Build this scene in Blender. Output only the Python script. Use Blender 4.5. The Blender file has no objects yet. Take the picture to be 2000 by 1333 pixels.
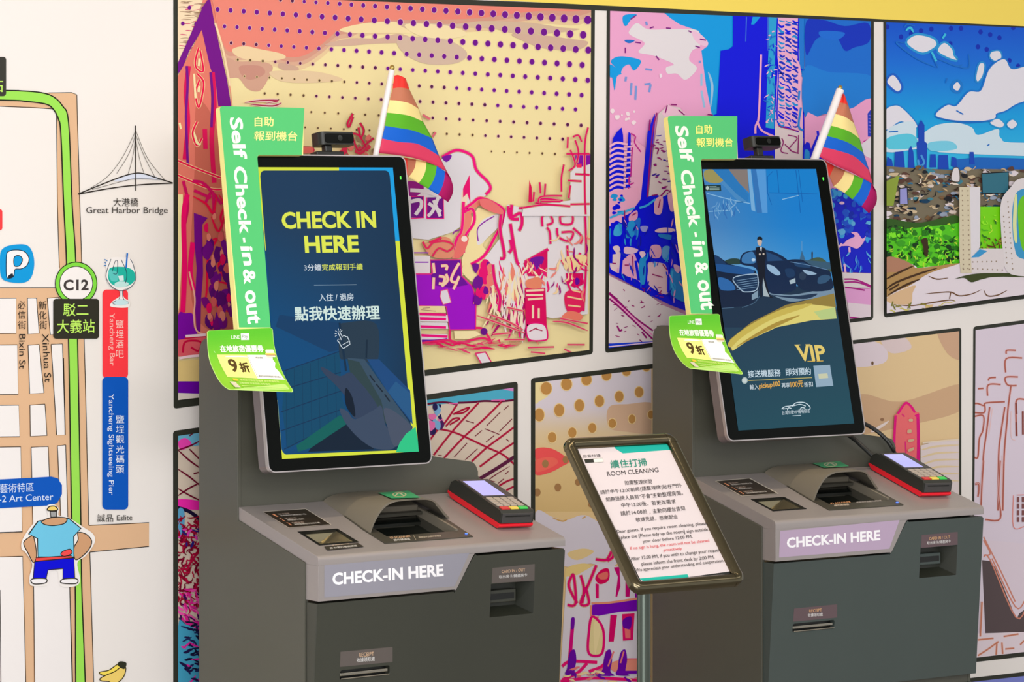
import bpy, bmesh, math, random
from mathutils import Vector, Matrix
from mathutils.geometry import tessellate_polygon
C = bpy.context.scene.collection
# ------------------------------------------------------------------ camera
FPX, CY, YAW, CAMZ = 6200.0, 405.11, 0.64960, 1.635
camd = bpy.data.cameras.new('camera'); cam = bpy.data.objects.new('camera', camd); C.objects.link(cam)
RT = Vector((math.cos(YAW), -math.sin(YAW), 0)); FW = Vector((math.sin(YAW), math.cos(YAW), 0)); UP = Vector((0, 0, 1))
cam.matrix_world = Matrix(((RT.x, UP.x, -FW.x, 0), (RT.y, UP.y, -FW.y, 0), (RT.z, UP.z, -FW.z, CAMZ), (0, 0, 0, 1)))
camd.sensor_width = 36; camd.lens = FPX * 36 / 2000; camd.shift_y = -(666.5 - CY) / 2000
camd.clip_start = 0.05; camd.clip_end = 100
sc = bpy.context.scene; sc.camera = cam
sc.view_settings.view_transform = 'Standard'; sc.view_settings.look = 'None'
sc.view_settings.gamma = 1; sc.view_settings.use_curve_mapping = False
sc.view_settings.exposure = 0.06
# ------------------------------------------------------------------ light
w = bpy.data.worlds.new('hall_light'); sc.world = w; w.use_nodes = True
bg = w.node_tree.nodes['Background']; bg.inputs[0].default_value = (0.965, 0.98, 1.0, 1); bg.inputs[1].default_value = 0.74

def area(name, loc, size, power, col, target=None):
    l = bpy.data.lights.new(name, 'AREA'); l.shape = 'RECTANGLE'; l.size, l.size_y = size; l.energy = power; l.color = col
    o = bpy.data.objects.new(name, l); C.objects.link(o); o.location = loc
    if target:
        o.rotation_euler = (Vector(target) - Vector(loc)).to_track_quat('-Z', 'Y').to_euler()
    return o
area('ceiling_panel_light', (2.6, 1.4, 2.95), (3.4, 0.9), 66, (1.0, 0.975, 0.955), (4.9, 5.6, 0.2))
area('ceiling_panel_light', (5.4, 2.9, 3.05), (2.4, 0.8), 9, (1.0, 0.96, 0.92), (5.0, 5.6, 1.0))
area('ceiling_panel_light', (3.7, 4.1, 3.1), (2.4, 0.07), 6, (1.0, 0.82, 0.60), (3.7, 4.2, 0.9))
area('front_fill_light', (-0.9, -0.9, 1.7), (4.5, 2.6), 250, (0.97, 0.98, 1.0), (4.6, 5.6, 1.1))  # added soft fill, left behind the camera, brightens wall and kiosk sides
for dx, dy in ((3.60, 5.02), (3.84, 4.98), (4.80, 5.0), (5.04, 4.96)):
    l = bpy.data.lights.new('downlight', 'SPOT'); l.energy = 30; l.spot_size = 0.62; l.spot_blend = 0.8; l.shadow_soft_size = 0.03; l.color = (1, .82, .58)
    o = bpy.data.objects.new('downlight', l); C.objects.link(o); o.location = (dx, dy, 3.0)

# ------------------------------------------------------------------ helpers
def lin(c):
    r = []
    for v in c[:3]:
        v = v / 255.0
        r.append(v / 12.92 if v <= 0.04045 else ((v + 0.055) / 1.055) ** 2.4)
    return (r[0], r[1], r[2], 1.0)

def mat(name, col, rough=0.5, metal=0.0, noise=0.0, nscale=60.0, bump=0.0, bscale=400.0, coat=0.0, emit=None, estr=0.0, spec=0.5):
    m = bpy.data.materials.new(name); m.use_nodes = True; nt = m.node_tree; b = nt.nodes['Principled BSDF']
    b.inputs['Base Color'].default_value = lin(col); b.inputs['Roughness'].default_value = rough
    b.inputs['Metallic'].default_value = metal; b.inputs['Coat Weight'].default_value = coat
    b.inputs['Specular IOR Level'].default_value = spec
    tc = nt.nodes.new('ShaderNodeTexCoord')
    if noise > 0:
        n = nt.nodes.new('ShaderNodeTexNoise'); n.inputs['Scale'].default_value = nscale; n.inputs['Detail'].default_value = 4
        nt.links.new(tc.outputs['Object'], n.inputs['Vector'])
        mp = nt.nodes.new('ShaderNodeMapRange'); mp.inputs['To Min'].default_value = 1 - noise; mp.inputs['To Max'].default_value = 1 + noise
        mx = nt.nodes.new('ShaderNodeMix'); mx.data_type = 'RGBA'; mx.blend_type = 'MULTIPLY'; mx.inputs[0].default_value = 1
        mx.inputs[6].default_value = lin(col)
        nt.links.new(n.outputs['Fac'], mp.inputs['Value']); nt.links.new(mp.outputs[0], mx.inputs[7]); nt.links.new(mx.outputs[2], b.inputs['Base Color'])
    if bump > 0:
        n2 = nt.nodes.new('ShaderNodeTexNoise'); n2.inputs['Scale'].default_value = bscale; n2.inputs['Detail'].default_value = 2
        nt.links.new(tc.outputs['Object'], n2.inputs['Vector'])
        bp = nt.nodes.new('ShaderNodeBump'); bp.inputs['Strength'].default_value = bump; bp.inputs['Distance'].default_value = 0.0005
        nt.links.new(n2.outputs['Fac'], bp.inputs['Height']); nt.links.new(bp.outputs[0], b.inputs['Normal'])
    if emit:
        b.inputs['Emission Color'].default_value = lin(emit); b.inputs['Emission Strength'].default_value = estr
    return m

def print_mat(name, rough=0.45, emissive=False, spec=0.4):
    m = bpy.data.materials.new(name); m.use_nodes = True; nt = m.node_tree; b = nt.nodes['Principled BSDF']
    a = nt.nodes.new('ShaderNodeAttribute'); a.attribute_name = 'Col'
    b.inputs['Roughness'].default_value = rough; b.inputs['Specular IOR Level'].default_value = spec
    if emissive:
        b.inputs['Base Color'].default_value = (0.004, 0.004, 0.005, 1)
        nt.links.new(a.outputs['Color'], b.inputs['Emission Color']); b.inputs['Emission Strength'].default_value = 0.88
    else:
        nt.links.new(a.outputs['Color'], b.inputs['Base Color'])
    return m
M_PRINT = print_mat('printed_vinyl', 0.5, spec=0.2)
M_PAPER = print_mat('printed_paper', 0.55, spec=0.2)
M_CARD = print_mat('printed_label', 0.35)
M_SCREEN = print_mat('lit_screen', 0.08, True, 0.10)

def link(name, me, m=None, parent=None, smooth=False):
    o = bpy.data.objects.new(name, me); C.objects.link(o)
    if m is not None:
        for x in (m if isinstance(m, (list, tuple)) else [m]): me.materials.append(x)
    if smooth:
        for p in me.polygons: p.use_smooth = True
    if parent: o.parent = parent
    return o

def from_bm(name, bm, m, parent=None, smooth=False, loc=None):
    bmesh.ops.recalc_face_normals(bm, faces=bm.faces)
    me = bpy.data.meshes.new(name); bm.to_mesh(me); bm.free()
    if loc is not None: me.transform(Matrix.Translation(-Vector(loc)))
    o = link(name, me, m, parent, smooth)
    if loc is not None: o.location = loc
    if smooth:
        try: me.set_sharp_from_angle(angle=math.radians(38))
        except Exception: pass
    return o

def bev(o, w=0.0009):
    m_ = o.modifiers.new('edge', 'BEVEL'); m_.width = w; m_.segments = 2; m_.limit_method = 'ANGLE'; m_.angle_limit = math.radians(50); m_.harden_normals = False
    return o

def empty(name, loc, rz=0, label=None, cat=None, group=None):
    o = bpy.data.objects.new(name, None); C.objects.link(o); o.location = loc; o.rotation_euler = (0, 0, rz); o.empty_display_size = 0.05
    tag(o, label, cat, group); return o

def tag(o, label=None, cat=None, group=None, kind=None):
    if label: o['label'] = label
    if cat: o['category'] = cat
    if group: o['group'] = group
    if kind: o['kind'] = kind
    return o

def box(bm, a, b, mp=None, bevel=0, seg=2):
    """axis box from corner a to corner b; mp maps every vertex"""
    vs = [bm.verts.new((x, y, z)) for x in (a[0], b[0]) for y in (a[1], b[1]) for z in (a[2], b[2])]
    idx = ((0, 1, 3, 2), (4, 6, 7, 5), (0, 4, 5, 1), (2, 3, 7, 6), (0, 2, 6, 4), (1, 5, 7, 3))
    fs = [bm.faces.new([vs[i] for i in f]) for f in idx]
    if bevel:
        es = list({e for f in fs for e in f.edges})
        r = bmesh.ops.bevel(bm, geom=es, offset=bevel, segments=seg, profile=0.5, affect='EDGES')
        vs = list({v for f in r['faces'] for v in f.verts} | {v for v in vs if v.is_valid})
    if mp:
        for v in vs:
            if v.is_valid: v.co = mp(v.co)
    return vs

def rounded(x0, y0, x1, y1, r, n=6, which=(1, 1, 1, 1)):
    """rounded rectangle loop, corners in order (x0,y0),(x1,y0),(x1,y1),(x0,y1)"""
    pts = []
    for k, (cx, cy, sx, sy, a0) in enumerate(((x0, y0, 1, 1, 180), (x1, y0, -1, 1, 270), (x1, y1, -1, -1, 0), (x0, y1, 1, -1, 90))):
        sgx = 1 if x1 > x0 else -1; sgy = 1 if y1 > y0 else -1
        if which[k]:
            for i in range(n + 1):
                a = math.radians(a0 + 90 * i / n)
                pts.append((cx + sgx * r * (sx + math.cos(a)), cy + sgy * r * (sy + math.sin(a))))
        else: pts.append((cx, cy))
    return pts

def prism(bm, outer, holes, front, back, rim=0.0):
    """extrude a 2-D outline with holes between two maps (x,y)->Vector"""
    loops = [list(outer)] + [list(h) for h in holes]
    flat = [p for l in loops for p in l]
    tris = tessellate_polygon([[Vector((x, y, 0)) for x, y in l] for l in loops])
    fv = [bm.verts.new(front(*p)) for p in flat]; bv = [bm.verts.new(back(*p)) for p in flat]
    for t in tris:
        try: bm.faces.new([fv[i] for i in t]); bm.faces.new([bv[i] for i in reversed(t)])
        except ValueError: pass
    k = 0
    for l in loops:
        n = len(l)
        for i in range(n):
            j = (i + 1) % n
            try: bm.faces.new([fv[k + i], fv[k + j], bv[k + j], bv[k + i]])
            except ValueError: pass
        k += n

def tube(bm, pts, r, n=10, cap=True):
    pts = [Vector(p) for p in pts]; rings = []; prev = None
    for i, p in enumerate(pts):
        d = (pts[min(i + 1, len(pts) - 1)] - pts[max(i - 1, 0)]).normalized()
        if prev is None:
            u = d.orthogonal().normalized()
        else:
            u = (prev - d * prev.dot(d)).normalized()
        prev = u; v = d.cross(u); rr = r[i] if isinstance(r, (list, tuple)) else r
        rings.append([bm.verts.new(p + u * rr * math.cos(2 * math.pi * k / n) + v * rr * math.sin(2 * math.pi * k / n)) for k in range(n)])
    for a, b in zip(rings, rings[1:]):
        for k in range(n): bm.faces.new([a[k], a[(k + 1) % n], b[(k + 1) % n], b[k]])
    if cap:
        bm.faces.new(rings[0][::-1]); bm.faces.new(rings[-1])

def catmull(P, closed=False, n=5):
    P = list(P)
    if len(P) < 3: return P
    out = []; m = len(P); rng = range(m if closed else m - 1)
    for i in rng:
        if closed: p0, p1, p2, p3 = P[i - 1], P[i], P[(i + 1) % m], P[(i + 2) % m]
        else: p0, p1, p2, p3 = P[max(i - 1, 0)], P[i], P[i + 1], P[min(i + 2, m - 1)]
        for k in range(n):
            t = k / n
            out.append(tuple(0.5 * (2 * p1[q] + (p2[q] - p0[q]) * t + (2 * p0[q] - 5 * p1[q] + 4 * p2[q] - p3[q]) * t * t + (3 * p1[q] - p0[q] - 3 * p2[q] + p3[q]) * t ** 3) for q in (0, 1)))
    if not closed: out.append(P[-1])
    return out

# line of sight through a point of the 2000 x 1333 photograph, used to survey where flat prints lie on their surfaces
def sight(x, y): return FW + RT * ((x - 1000) / FPX) - UP * ((y - CY) / FPX)
CAM = Vector((0, 0, CAMZ))
def hit(x, y, P0, N):
    d = sight(x, y); return CAM + d * ((P0 - CAM).dot(N) / d.dot(N))

_txt = {}
def glyphs(s, bold=0.0, res=3):
    key = (s, bold)
    if key in _txt: return _txt[key]
    cu = bpy.data.curves.new('lettering', 'FONT'); cu.body = s; cu.fill_mode = 'FRONT'; cu.resolution_u = res; cu.offset = bold
    o = bpy.data.objects.new('lettering', cu); me = o.to_mesh()
    vs = [(v.co.x, v.co.y) for v in me.vertices]; fs = []
    me.calc_loop_triangles()
    fs = [tuple(t.vertices) for t in me.loop_triangles]
    o.to_mesh_clear(); bpy.data.objects.remove(o); bpy.data.curves.remove(cu)
    if not vs: vs = [(0, 0), (1, 0), (0, 1)]; fs = []
    x0 = min(v[0] for v in vs); x1 = max(v[0] for v in vs); y0 = min(v[1] for v in vs); y1 = max(v[1] for v in vs)
    _txt[key] = ([((v[0] - x0) / (x1 - x0 or 1), (v[1] - y0) / (y1 - y0 or 1)) for v in vs], fs); return _txt[key]

def Z(x0, y0, s):
    """reads coordinates from an enlargement of the photograph"""
    return lambda pts: [(x / s + x0, y / s + y0) for x, y in pts]

class Art:
    """flat print built as thin coloured layers lying on a plane"""
    def __init__(self, P0, N, clip=None, dz=0.00009):
        self.P0 = Vector(P0); self.N = Vector(N).normalized(); self.clip = clip; self.dz = dz; self.lay = 0
        self.v = []; self.f = []; self.c = []
    def at(self, x, y): return hit(x, y, self.P0 + self.N * (self.lay * self.dz), self.N)
    def _clip(self, poly):
        cl = self.clip
        if not cl: return poly
        area = sum(cl[i][0] * cl[(i + 1) % len(cl)][1] - cl[(i + 1) % len(cl)][0] * cl[i][1] for i in range(len(cl)))
        sg = 1 if area > 0 else -1
        for i in range(len(cl)):
            a = cl[i]; b = cl[(i + 1) % len(cl)]; out = []
            side = lambda p: sg * ((b[0] - a[0]) * (p[1] - a[1]) - (b[1] - a[1]) * (p[0] - a[0]))
            for k in range(len(poly)):
                p = poly[k]; q = poly[(k + 1) % len(poly)]; sp = side(p); sq = side(q)
                if sp >= 0: out.append(p)
                if (sp >= 0) != (sq >= 0):
                    t = sp / (sp - sq); out.append((p[0] + (q[0] - p[0]) * t, p[1] + (q[1] - p[1]) * t))
            poly = out
            if len(poly) < 3: return []
        return poly
    def tri(self, poly, col):
        poly = self._clip(poly)
        if len(poly) < 3: return
        k = len(self.v)
        for p in poly:
            self.v.append(self.at(*p)); self.c.append(lin(col(*p) if callable(col) else col))
        self.f.append(list(range(k, k + len(poly))))
    def up(self): self.lay += 1; return self
    def raw(self, loops, col):
        t = tessellate_polygon([[Vector((x, y, 0)) for x, y in l] for l in loops]); flat = [p for l in loops for p in l]
        for a in t: self.tri([flat[i] for i in a], col)
    def poly(self, pts, col, smooth=False, new=True, holes=()):
        if new: self.up()
        if smooth: pts = catmull(pts, True)
        self.raw([pts] + list(holes), col); return self
    def polys(self, lst, col, smooth=False):
        self.up()
        for p in lst: self.poly(p, col, smooth, False)
    def line(self, pts, w, col, smooth=True, new=True, taper=False):
        if new: self.up()
        P = catmull(pts) if smooth and len(pts) > 2 else list(pts)
        n = len(P); L = []; R = []
        for i in range(n):
            a = P[max(i - 1, 0)]; b = P[min(i + 1, n - 1)]; dx = b[0] - a[0]; dy = b[1] - a[1]; d = math.hypot(dx, dy) or 1
            ww = w / 2
            if taper: ww *= max(0.18, math.sin(math.pi * (i + 0.5) / n) ** 0.6)
            L.append((P[i][0] - dy / d * ww, P[i][1] + dx / d * ww)); R.append((P[i][0] + dy / d * ww, P[i][1] - dx / d * ww))
        keep = self.lay
        for i in range(n - 1): self.lay = keep + 0.03 * (i % 7); self.tri([L[i], L[i + 1], R[i + 1], R[i]], col)
        self.lay = keep
        return self
    def lines(self, lst, w, col, smooth=True, taper=False, halo=None, hw=2.0):
        if halo:
            self.up()
            for l in lst: self.line(l, w + hw * 2, halo, smooth, False, taper)
        self.up()
        for l in lst: self.lay += 0.22; self.line(l, w, col, smooth, False, taper)
    def outline(self, pts, fill, w, col, smooth=False):
        self.poly(pts, fill, smooth); P = catmull(pts, True) if smooth else list(pts)
        self.line(P + [P[0], P[1]], w, col, False)
    def dot(self, x, y, rx, ry, col, n=14, new=False):
        if new: self.up()
        self.tri([(x + rx * math.cos(2 * math.pi * k / n), y + ry * math.sin(2 * math.pi * k / n)) for k in range(n)], col)
    def grad(self, x0, y0, x1, y1, cols, nx=1):
        """vertical colour run from y0 to y1; cols = [(t, colour), ...]"""
        self.up()
        def cc(x, y):
            t = (y - y0) / (y1 - y0); a = cols[0]; b = cols[-1]
            for p, q in zip(cols, cols[1:]):
                if p[0] <= t <= q[0]: a, b = p, q; break
            if t < cols[0][0]: return cols[0][1]
            if t > cols[-1][0]: return cols[-1][1]
            s = (t - a[0]) / ((b[0] - a[0]) or 1)
            return tuple(a[1][i] + (b[1][i] - a[1][i]) * s for i in range(3))
        ts = sorted({c[0] for c in cols} | {i / 12 for i in range(13)})
        for a, b in zip(ts, ts[1:]):
            ya = y0 + a * (y1 - y0); yb = y0 + b * (y1 - y0)
            self.tri([(x0, ya), (x1, ya), (x1, yb), (x0, yb)], cc)
    def text(self, s, p00, p10, p01, col, bold=0.0, new=True, res=3):
        """p00 bottom-left, p10 bottom-right, p01 top-left of the lettering's box"""
        if new: self.up()
        if bold and any(ord(c) > 0x2e80 for c in s):   # heavier weight for ideographs: the same glyphs again, a hair aside
            hx = math.hypot(p01[0] - p00[0], p01[1] - p00[1]) * bold * 1.6
            for dx, dy in ((-hx, 0), (hx, 0), (0, -hx), (0, hx)):
                self.lay += 0.2; self.text(s, (p00[0] + dx, p00[1] + dy), (p10[0] + dx, p10[1] + dy), (p01[0] + dx, p01[1] + dy), col, 0.0, False, res)
            return
        vs, fs = glyphs(s, bold, res)
        P = [(p00[0] + u * (p10[0] - p00[0]) + v * (p01[0] - p00[0]), p00[1] + u * (p10[1] - p00[1]) + v * (p01[1] - p00[1])) for u, v in vs]
        for f in fs: self.tri([P[i] for i in f], col)
    def scrib(self, x0, y0, x1, y1, n, ln, w, cols, seed=0, ang=(0, math.pi), curl=0.6, inside=None):
        rnd = random.Random(seed); self.up()
        for _ in range(n):
            for _t in range(8):
                x = rnd.uniform(x0, x1); y = rnd.uniform(y0, y1)
                if inside is None or inside(x, y): break
            else: continue
            a = rnd.uniform(*ang); P = [(x, y)]; l = ln * rnd.uniform(0.5, 1.3)
            for k in range(4):
                x += math.cos(a) * l / 4; y += math.sin(a) * l / 4; a += rnd.uniform(-curl, curl); P.append((x, y))
            self.lay += 0.12; self.line(P, w * rnd.uniform(0.6, 1.4), rnd.choice(cols), True, False, True)
    def blobs(self, x0, y0, x1, y1, n, r, cols, seed=0, asp=1.0, inside=None):
        rnd = random.Random(seed); self.up()
        for _ in range(n):
            for _t in range(8):
                x = rnd.uniform(x0, x1); y = rnd.uniform(y0, y1)
                if inside is None or inside(x, y): break
            else: continue
            m = rnd.randint(5, 8); rr = r * rnd.uniform(0.5, 1.4); ph = rnd.uniform(0, 6)
            P = [(x + rr * rnd.uniform(0.6, 1.2) * math.cos(ph + 2 * math.pi * k / m), y + rr * asp * rnd.uniform(0.6, 1.2) * math.sin(ph + 2 * math.pi * k / m)) for k in range(m)]
            self.lay += 0.12; self.poly(P, rnd.choice(cols), True, False)
    def build(self, name, m, parent=None, loc=None, mw=None):
        """mw: parent's world matrix when the print is a part"""
        me = bpy.data.meshes.new(name); inv = mw.inverted() if mw is not None else Matrix.Identity(4)
        org = Vector(loc) if loc is not None else Vector((0, 0, 0))
        me.from_pydata([(inv @ v) - org for v in self.v], [], self.f); me.update()
        at = me.color_attributes.new('Col', 'FLOAT_COLOR', 'POINT')
        at.data.foreach_set('color', [x for c in self.c for x in c])
        bm = bmesh.new(); bm.from_mesh(me); N = inv.to_3x3() @ self.N if mw is not None else self.N
        for f in bm.faces:
            if f.normal.dot(N) < 0: f.normal_flip()
        bm.to_mesh(me); bm.free()
        o = link(name, me, m, parent); o.location = org; return o

def pin(poly):
    def f(x, y):
        c = False; j = len(poly) - 1
        for i in range(len(poly)):
            xi, yi = poly[i]; xj, yj = poly[j]
            if (yi > y) != (yj > y) and x < (xj - xi) * (y - yi) / (yj - yi) + xi: c = not c
            j = i
        return c
    return f

# ------------------------------------------------------------------ room
WY = 5.70
M_WALL = mat('white_vinyl_wall', (236, 229, 224), 0.5, noise=0.015, nscale=3, spec=0.3)
M_BAND = mat('yellow_wall_band', (247, 218, 92), 0.5, noise=0.02, nscale=3)
M_FLOOR = mat('grey_floor_tile', (150, 146, 140), 0.35, noise=0.08, nscale=8)
M_CEIL = mat('white_ceiling', (225, 222, 215), 0.8)
bm = bmesh.new(); box(bm, (-2, WY, 0), (10, WY + 0.15, 3.2)); wall = tag(from_bm('wall_back', bm, M_WALL), kind='structure')
bm = bmesh.new(); box(bm, (-2, -2.5, -0.1), (10, WY, 0)); tag(from_bm('floor', bm, M_FLOOR), kind='structure')
bm = bmesh.new(); box(bm, (-2, 1.2, 3.2), (10, WY + 0.15, 3.3)); tag(from_bm('ceiling', bm, M_CEIL), kind='structure')
zb = hit(1500, 25, Vector((0, WY, 0)), Vector((0, -1, 0))).z
bm = bmesh.new(); box(bm, (3.44, WY - 0.0012, zb - 0.002), (9.9, WY + 0.01, zb + 0.42), None); from_bm('yellow_band', bm, M_BAND, wall)
bm = bmesh.new(); box(bm, (-2, WY - 0.012, 0), (10, WY, 0.09), bevel=0.003); tag(from_bm('baseboard_back', bm, mat('baseboard', (70, 68, 64), 0.5)), kind='structure')

WP = Vector((0, WY - 0.0006, 0)); WN = Vector((0, -1, 0))
INK = (50, 51, 43); WHITE = (236, 229, 224)

def panel(outer, inner, base, name, label, draw):
    """a comic-style picture printed on the wall: black border plus print"""
    c = hit(sum(p[0] for p in outer) / 4, sum(p[1] for p in outer) / 4, WP, WN)
    root = empty(name, c, 0, label, 'mural')
    b = Art(WP, WN); b.lay = 2
    def rc(q, r):
        out = []
        for i in range(len(q)):
            p = Vector(q[i]); a = (Vector(q[i - 1]) - p).normalized() * r; d = (Vector(q[(i + 1) % len(q)]) - p).normalized() * r
            out += [tuple(p + a), tuple(p + (a + d) * 0.3), tuple(p + d)]
        return out
    # the border ring
    b.raw([rc(outer, 5), inner], INK)
    mwp = Matrix.Translation(c)
    b.build('border', M_PRINT, root, mw=mwp)
    a = Art(WP, WN, inner); a.lay = 1; a.poly(inner, base); draw(a); a.build('picture', M_PRINT, root, mw=mwp)
    return root

CREAM = (236, 218, 162); CORAL = (229, 130, 114); PUR = (112, 0, 132); MAG = (238, 0, 124); GW = (222, 214, 218); TAUPE = (178, 140, 118)
VIO = (158, 0, 198); BLU = (2, 10, 222); SKY = (8, 154, 226); PINK = (234, 160, 202); DM = (150, 10, 110); CRIM = (170, 0, 52)

def draw_harbour(a):
    Q = Z(340, 0, 3.3326); R = Z(780, 0, 3.174); S = Z(780, 380, 3.507); T = Z(330, 380, 2.778)
    # soft evening sky: coral field with taupe and cream clouds under it
    for k, (col, off) in enumerate((((226, 196, 152), 26), ((214, 168, 142), 17), ((208, 150, 130), 9), (CORAL, 0))):
        P = Q([(60, -60), (240, 90), (330, 310), (400, 335), (520, 330), (640, 345), (740, 372), (850, 360), (960, 290), (1060, 205), (1150, 185), (1230, 150), (1400, 135), (1533, 130)]) + R([(250, 122), (500, 112), (700, 85), (900, 66), (1150, 60)])
        a.poly([(x, y + off) for x, y in P] + [(1160, -20), (330, -20)], col, True)
    for pts, col in (([(380, 320), (460, 300), (560, 320), (700, 350), (720, 380), (600, 400), (480, 390), (400, 360)], (232, 204, 160)),
                     ([(340, 380), (420, 400), (560, 400), (640, 430), (620, 500), (560, 590), (480, 580), (420, 510), (350, 500)], (205, 158, 136)),
                     ([(430, 430), (560, 430), (590, 480), (500, 520), (440, 490)], (196, 140, 124)),
                     ([(690, 410), (790, 430), (810, 455), (740, 465), (680, 440)], (202, 164, 142)),
                     ([(1080, 190), (1250, 150), (1460, 145), (1533, 200), (1533, 215), (1300, 215), (1150, 215)], (236, 214, 164)),
                     ([(980, 290), (1150, 250), (1330, 250), (1450, 220), (1533, 240), (1533, 275), (1300, 285), (1100, 300)], (206, 170, 150)),
                     ([(620, 470), (760, 460), (950, 470), (1100, 520), (900, 540), (700, 530)], (224, 196, 158))):
        a.poly(Q(pts), col, True)
    for pts, col in (([(0, 150), (150, 140), (330, 150), (520, 130), (800, 140), (1000, 170), (1120, 180), (1000, 200), (760, 215), (560, 175), (300, 170), (100, 190)], (206, 176, 150)),
                     ([(0, 235), (180, 230), (330, 260), (420, 330), (360, 390), (200, 400), (90, 370), (0, 300)], (206, 178, 158)),
                     ([(700, 210), (900, 220), (1050, 240), (1170, 260), (1100, 310), (900, 300), (760, 250)], (205, 170, 150)),
                     ([(40, 150), (300, 160), (420, 210), (300, 240), (120, 220)], (236, 216, 168))):
        a.poly(R(pts), col, True)
    # halftone dots, bigger towards the top right corner
    a.up()
    rows = [((487, 42), (1160, 126), 9, 21, 20.5)]
    base = [(285, 62), (1470, 46)]
    rowdef = [  # (first x, first y, last x, last y, n, r first, r last) photo pixels
        (548, 0, 1148, 39, 26, 3, 7.6), (425, 18.5, 1139, 68, 28, 4.3, 6.8), (438.5, 51.5, 1149, 98, 29, 3.6, 6.2),
        (451.5, 84, 1137, 127, 28, 3.0, 5.4), (464.5, 116.5, 1148, 157, 28, 2.2, 4.7), (477.5, 149, 1136, 186, 27, 1.6, 4.2),
        (517, 182.7, 1124, 214, 24, 2.2, 3.6), (608, 219, 1135, 245, 20, 1.9, 3.2), (596, 249, 1099, 272, 20, 1.6, 2.8), (960, 296, 1084, 301, 6, 1.6, 2.2)]
    dots = []
    for x0, y0, x1, y1, n, r0, r1 in rowdef:
        for i in range(n + 1 if n > 10 else n):
            m = n if n > 10 else n - 1
            t = i / m; dots.append((x0 + (x1 - x0) * t, y0 + (y1 - y0) * t, r0 + (r1 - r0) * t))
    rnd = random.Random(3)
    for x, y, r in dots: a.dot(x, y, r + 0.9, r * 1.1 + 1.1, (222, 176, 178) if r > 2.4 else (222, 196, 146), 10)
    a.up()
    for x, y, r in dots: a.dot(x, y, r * 0.93, r * 1.1, (108, 0, 138) if r > 3.2 else ((84, 20, 70) if r > 2.4 else (96, 70, 50)))
    # house at the left edge
    a.poly([(345, -10), (400, -10), (345, 145)], (236, 212, 178))
    a.scrib(348, 0, 388, 130, 60, 20, 1.4, [(150, 120, 90), (170, 130, 110), (200, 60, 110)], 2, (-0.1, 0.1), 0.1)
    a.up()
    for x, y in ((370, 15), (357, 46), (397, 17), (383, 47), (371, 79), (397, 80), (357, 110)): a.dot(x, y, 3.6, 4.2, PUR)
    a.poly([(347, 150), (394, 58), (425, 140), (470, 500), (480, 660), (347, 660)], (221, 118, 102))
    a.poly([(385, 200), (425, 260), (460, 500), (478, 640), (400, 640), (372, 560), (380, 330)], (196, 100, 84), True)
    a.poly(Q([(22, 490), (22, 415), (190, 40), (232, -20), (262, 150), (345, 520), (372, 692), (288, 692), (270, 530), (235, 440), (180, 195), (100, 330), (60, 430)]), PUR)
    a.line(Q([(180, 0), (250, 0), (300, 260), (350, 480), (378, 690)]), 1.8, (226, 140, 120))
    a.line(Q([(268, 150), (320, 330), (365, 560)]), 4, (238, 210, 168))
    a.lines([Q([(95, 430), (78, 600), (90, 800), (70, 1040)]), Q([(250, 470), (262, 700), (245, 900), (262, 1190)]), Q([(200, 840), (205, 970)])], 9, (214, 0, 84))
    a.lines([Q([(82, 430), (88, 560), (78, 760), (90, 1080)]), Q([(238, 470), (250, 640), (243, 830)])], 5, PUR)
    a.lines([Q([(160, 310), (138, 400), (150, 450), (190, 460), (170, 330)]), Q([(150, 480), (190, 530), (185, 610), (160, 700), (140, 610), (165, 520)]), Q([(150, 790), (120, 870), (150, 950), (180, 900)]), Q([(22, 1045), (150, 1100), (310, 1160)]), Q([(22, 1140), (110, 1180), (240, 1230), (310, 1235)])], 3.4, (224, 0, 70), halo=(238, 200, 150), hw=1.2)
    a.lines([Q([(165, 380), (160, 430)]), Q([(130, 480), (140, 640)]), Q([(165, 560), (160, 600)]), Q([(130, 860), (150, 930), (175, 940)]), Q([(35, 800), (45, 840)])], 5, (238, 222, 170), taper=True)
    a.lines([Q([(120, 1180), (200, 1200), (310, 1330)]), Q([(130, 1240), (240, 1290)]), Q([(200, 1330), (250, 1250), (260, 1400)]), Q([(60, 1180), (90, 1330), (60, 1500)])], 6, (200, 0, 90))
    # lower house front
    a.poly([(346, 380), (357, 380), (357, 470), (350, 600), (346, 620)], (238, 220, 160))
    a.lines([T([(100, 0), (80, 120), (85, 400), (75, 640)]), T([(130, 260), (115, 420), (135, 520)])], 10, (232, 0, 100))
    a.poly(T([(135, 100), (210, 128), (180, 165), (185, 430), (175, 560), (170, 745), (150, 745), (140, 600), (150, 400), (138, 260)]), PUR)
    a.lines([T([(200, 270), (260, 240), (215, 330), (205, 520), (190, 620)]), T([(270, 0), (300, 60), (280, 130), (310, 200)]), T([(130, 10), (200, 50), (240, 100), (260, 0)]),
             T([(230, 120), (270, 200), (310, 90)]), T([(285, 260), (330, 300), (270, 380), (300, 460)]), T([(250, 470), (330, 500), (260, 600), (330, 640)])], 5, (222, 0, 62), taper=True)
    a.blobs(400, 470, 455, 640, 46, 8, [PUR, (90, 0, 110), (120, 0, 120)], 5, 1.7)
    a.blobs(400, 420, 460, 640, 26, 5, [CORAL, (214, 90, 90), (228, 0, 90)], 8, 2.0)
    a.poly(T([(50, 655), (90, 645), (128, 650), (135, 720), (150, 760), (80, 790), (60, 850), (50, 840)]), (122, 0, 160), True)
    a.lines([T([(110, 420), (140, 560), (135, 660), (150, 740), (200, 760)])], 3, (236, 170, 150))
    a.poly(T([(50, 790), (200, 765), (200, 880), (50, 880)]), (220, 90, 100))
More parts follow.
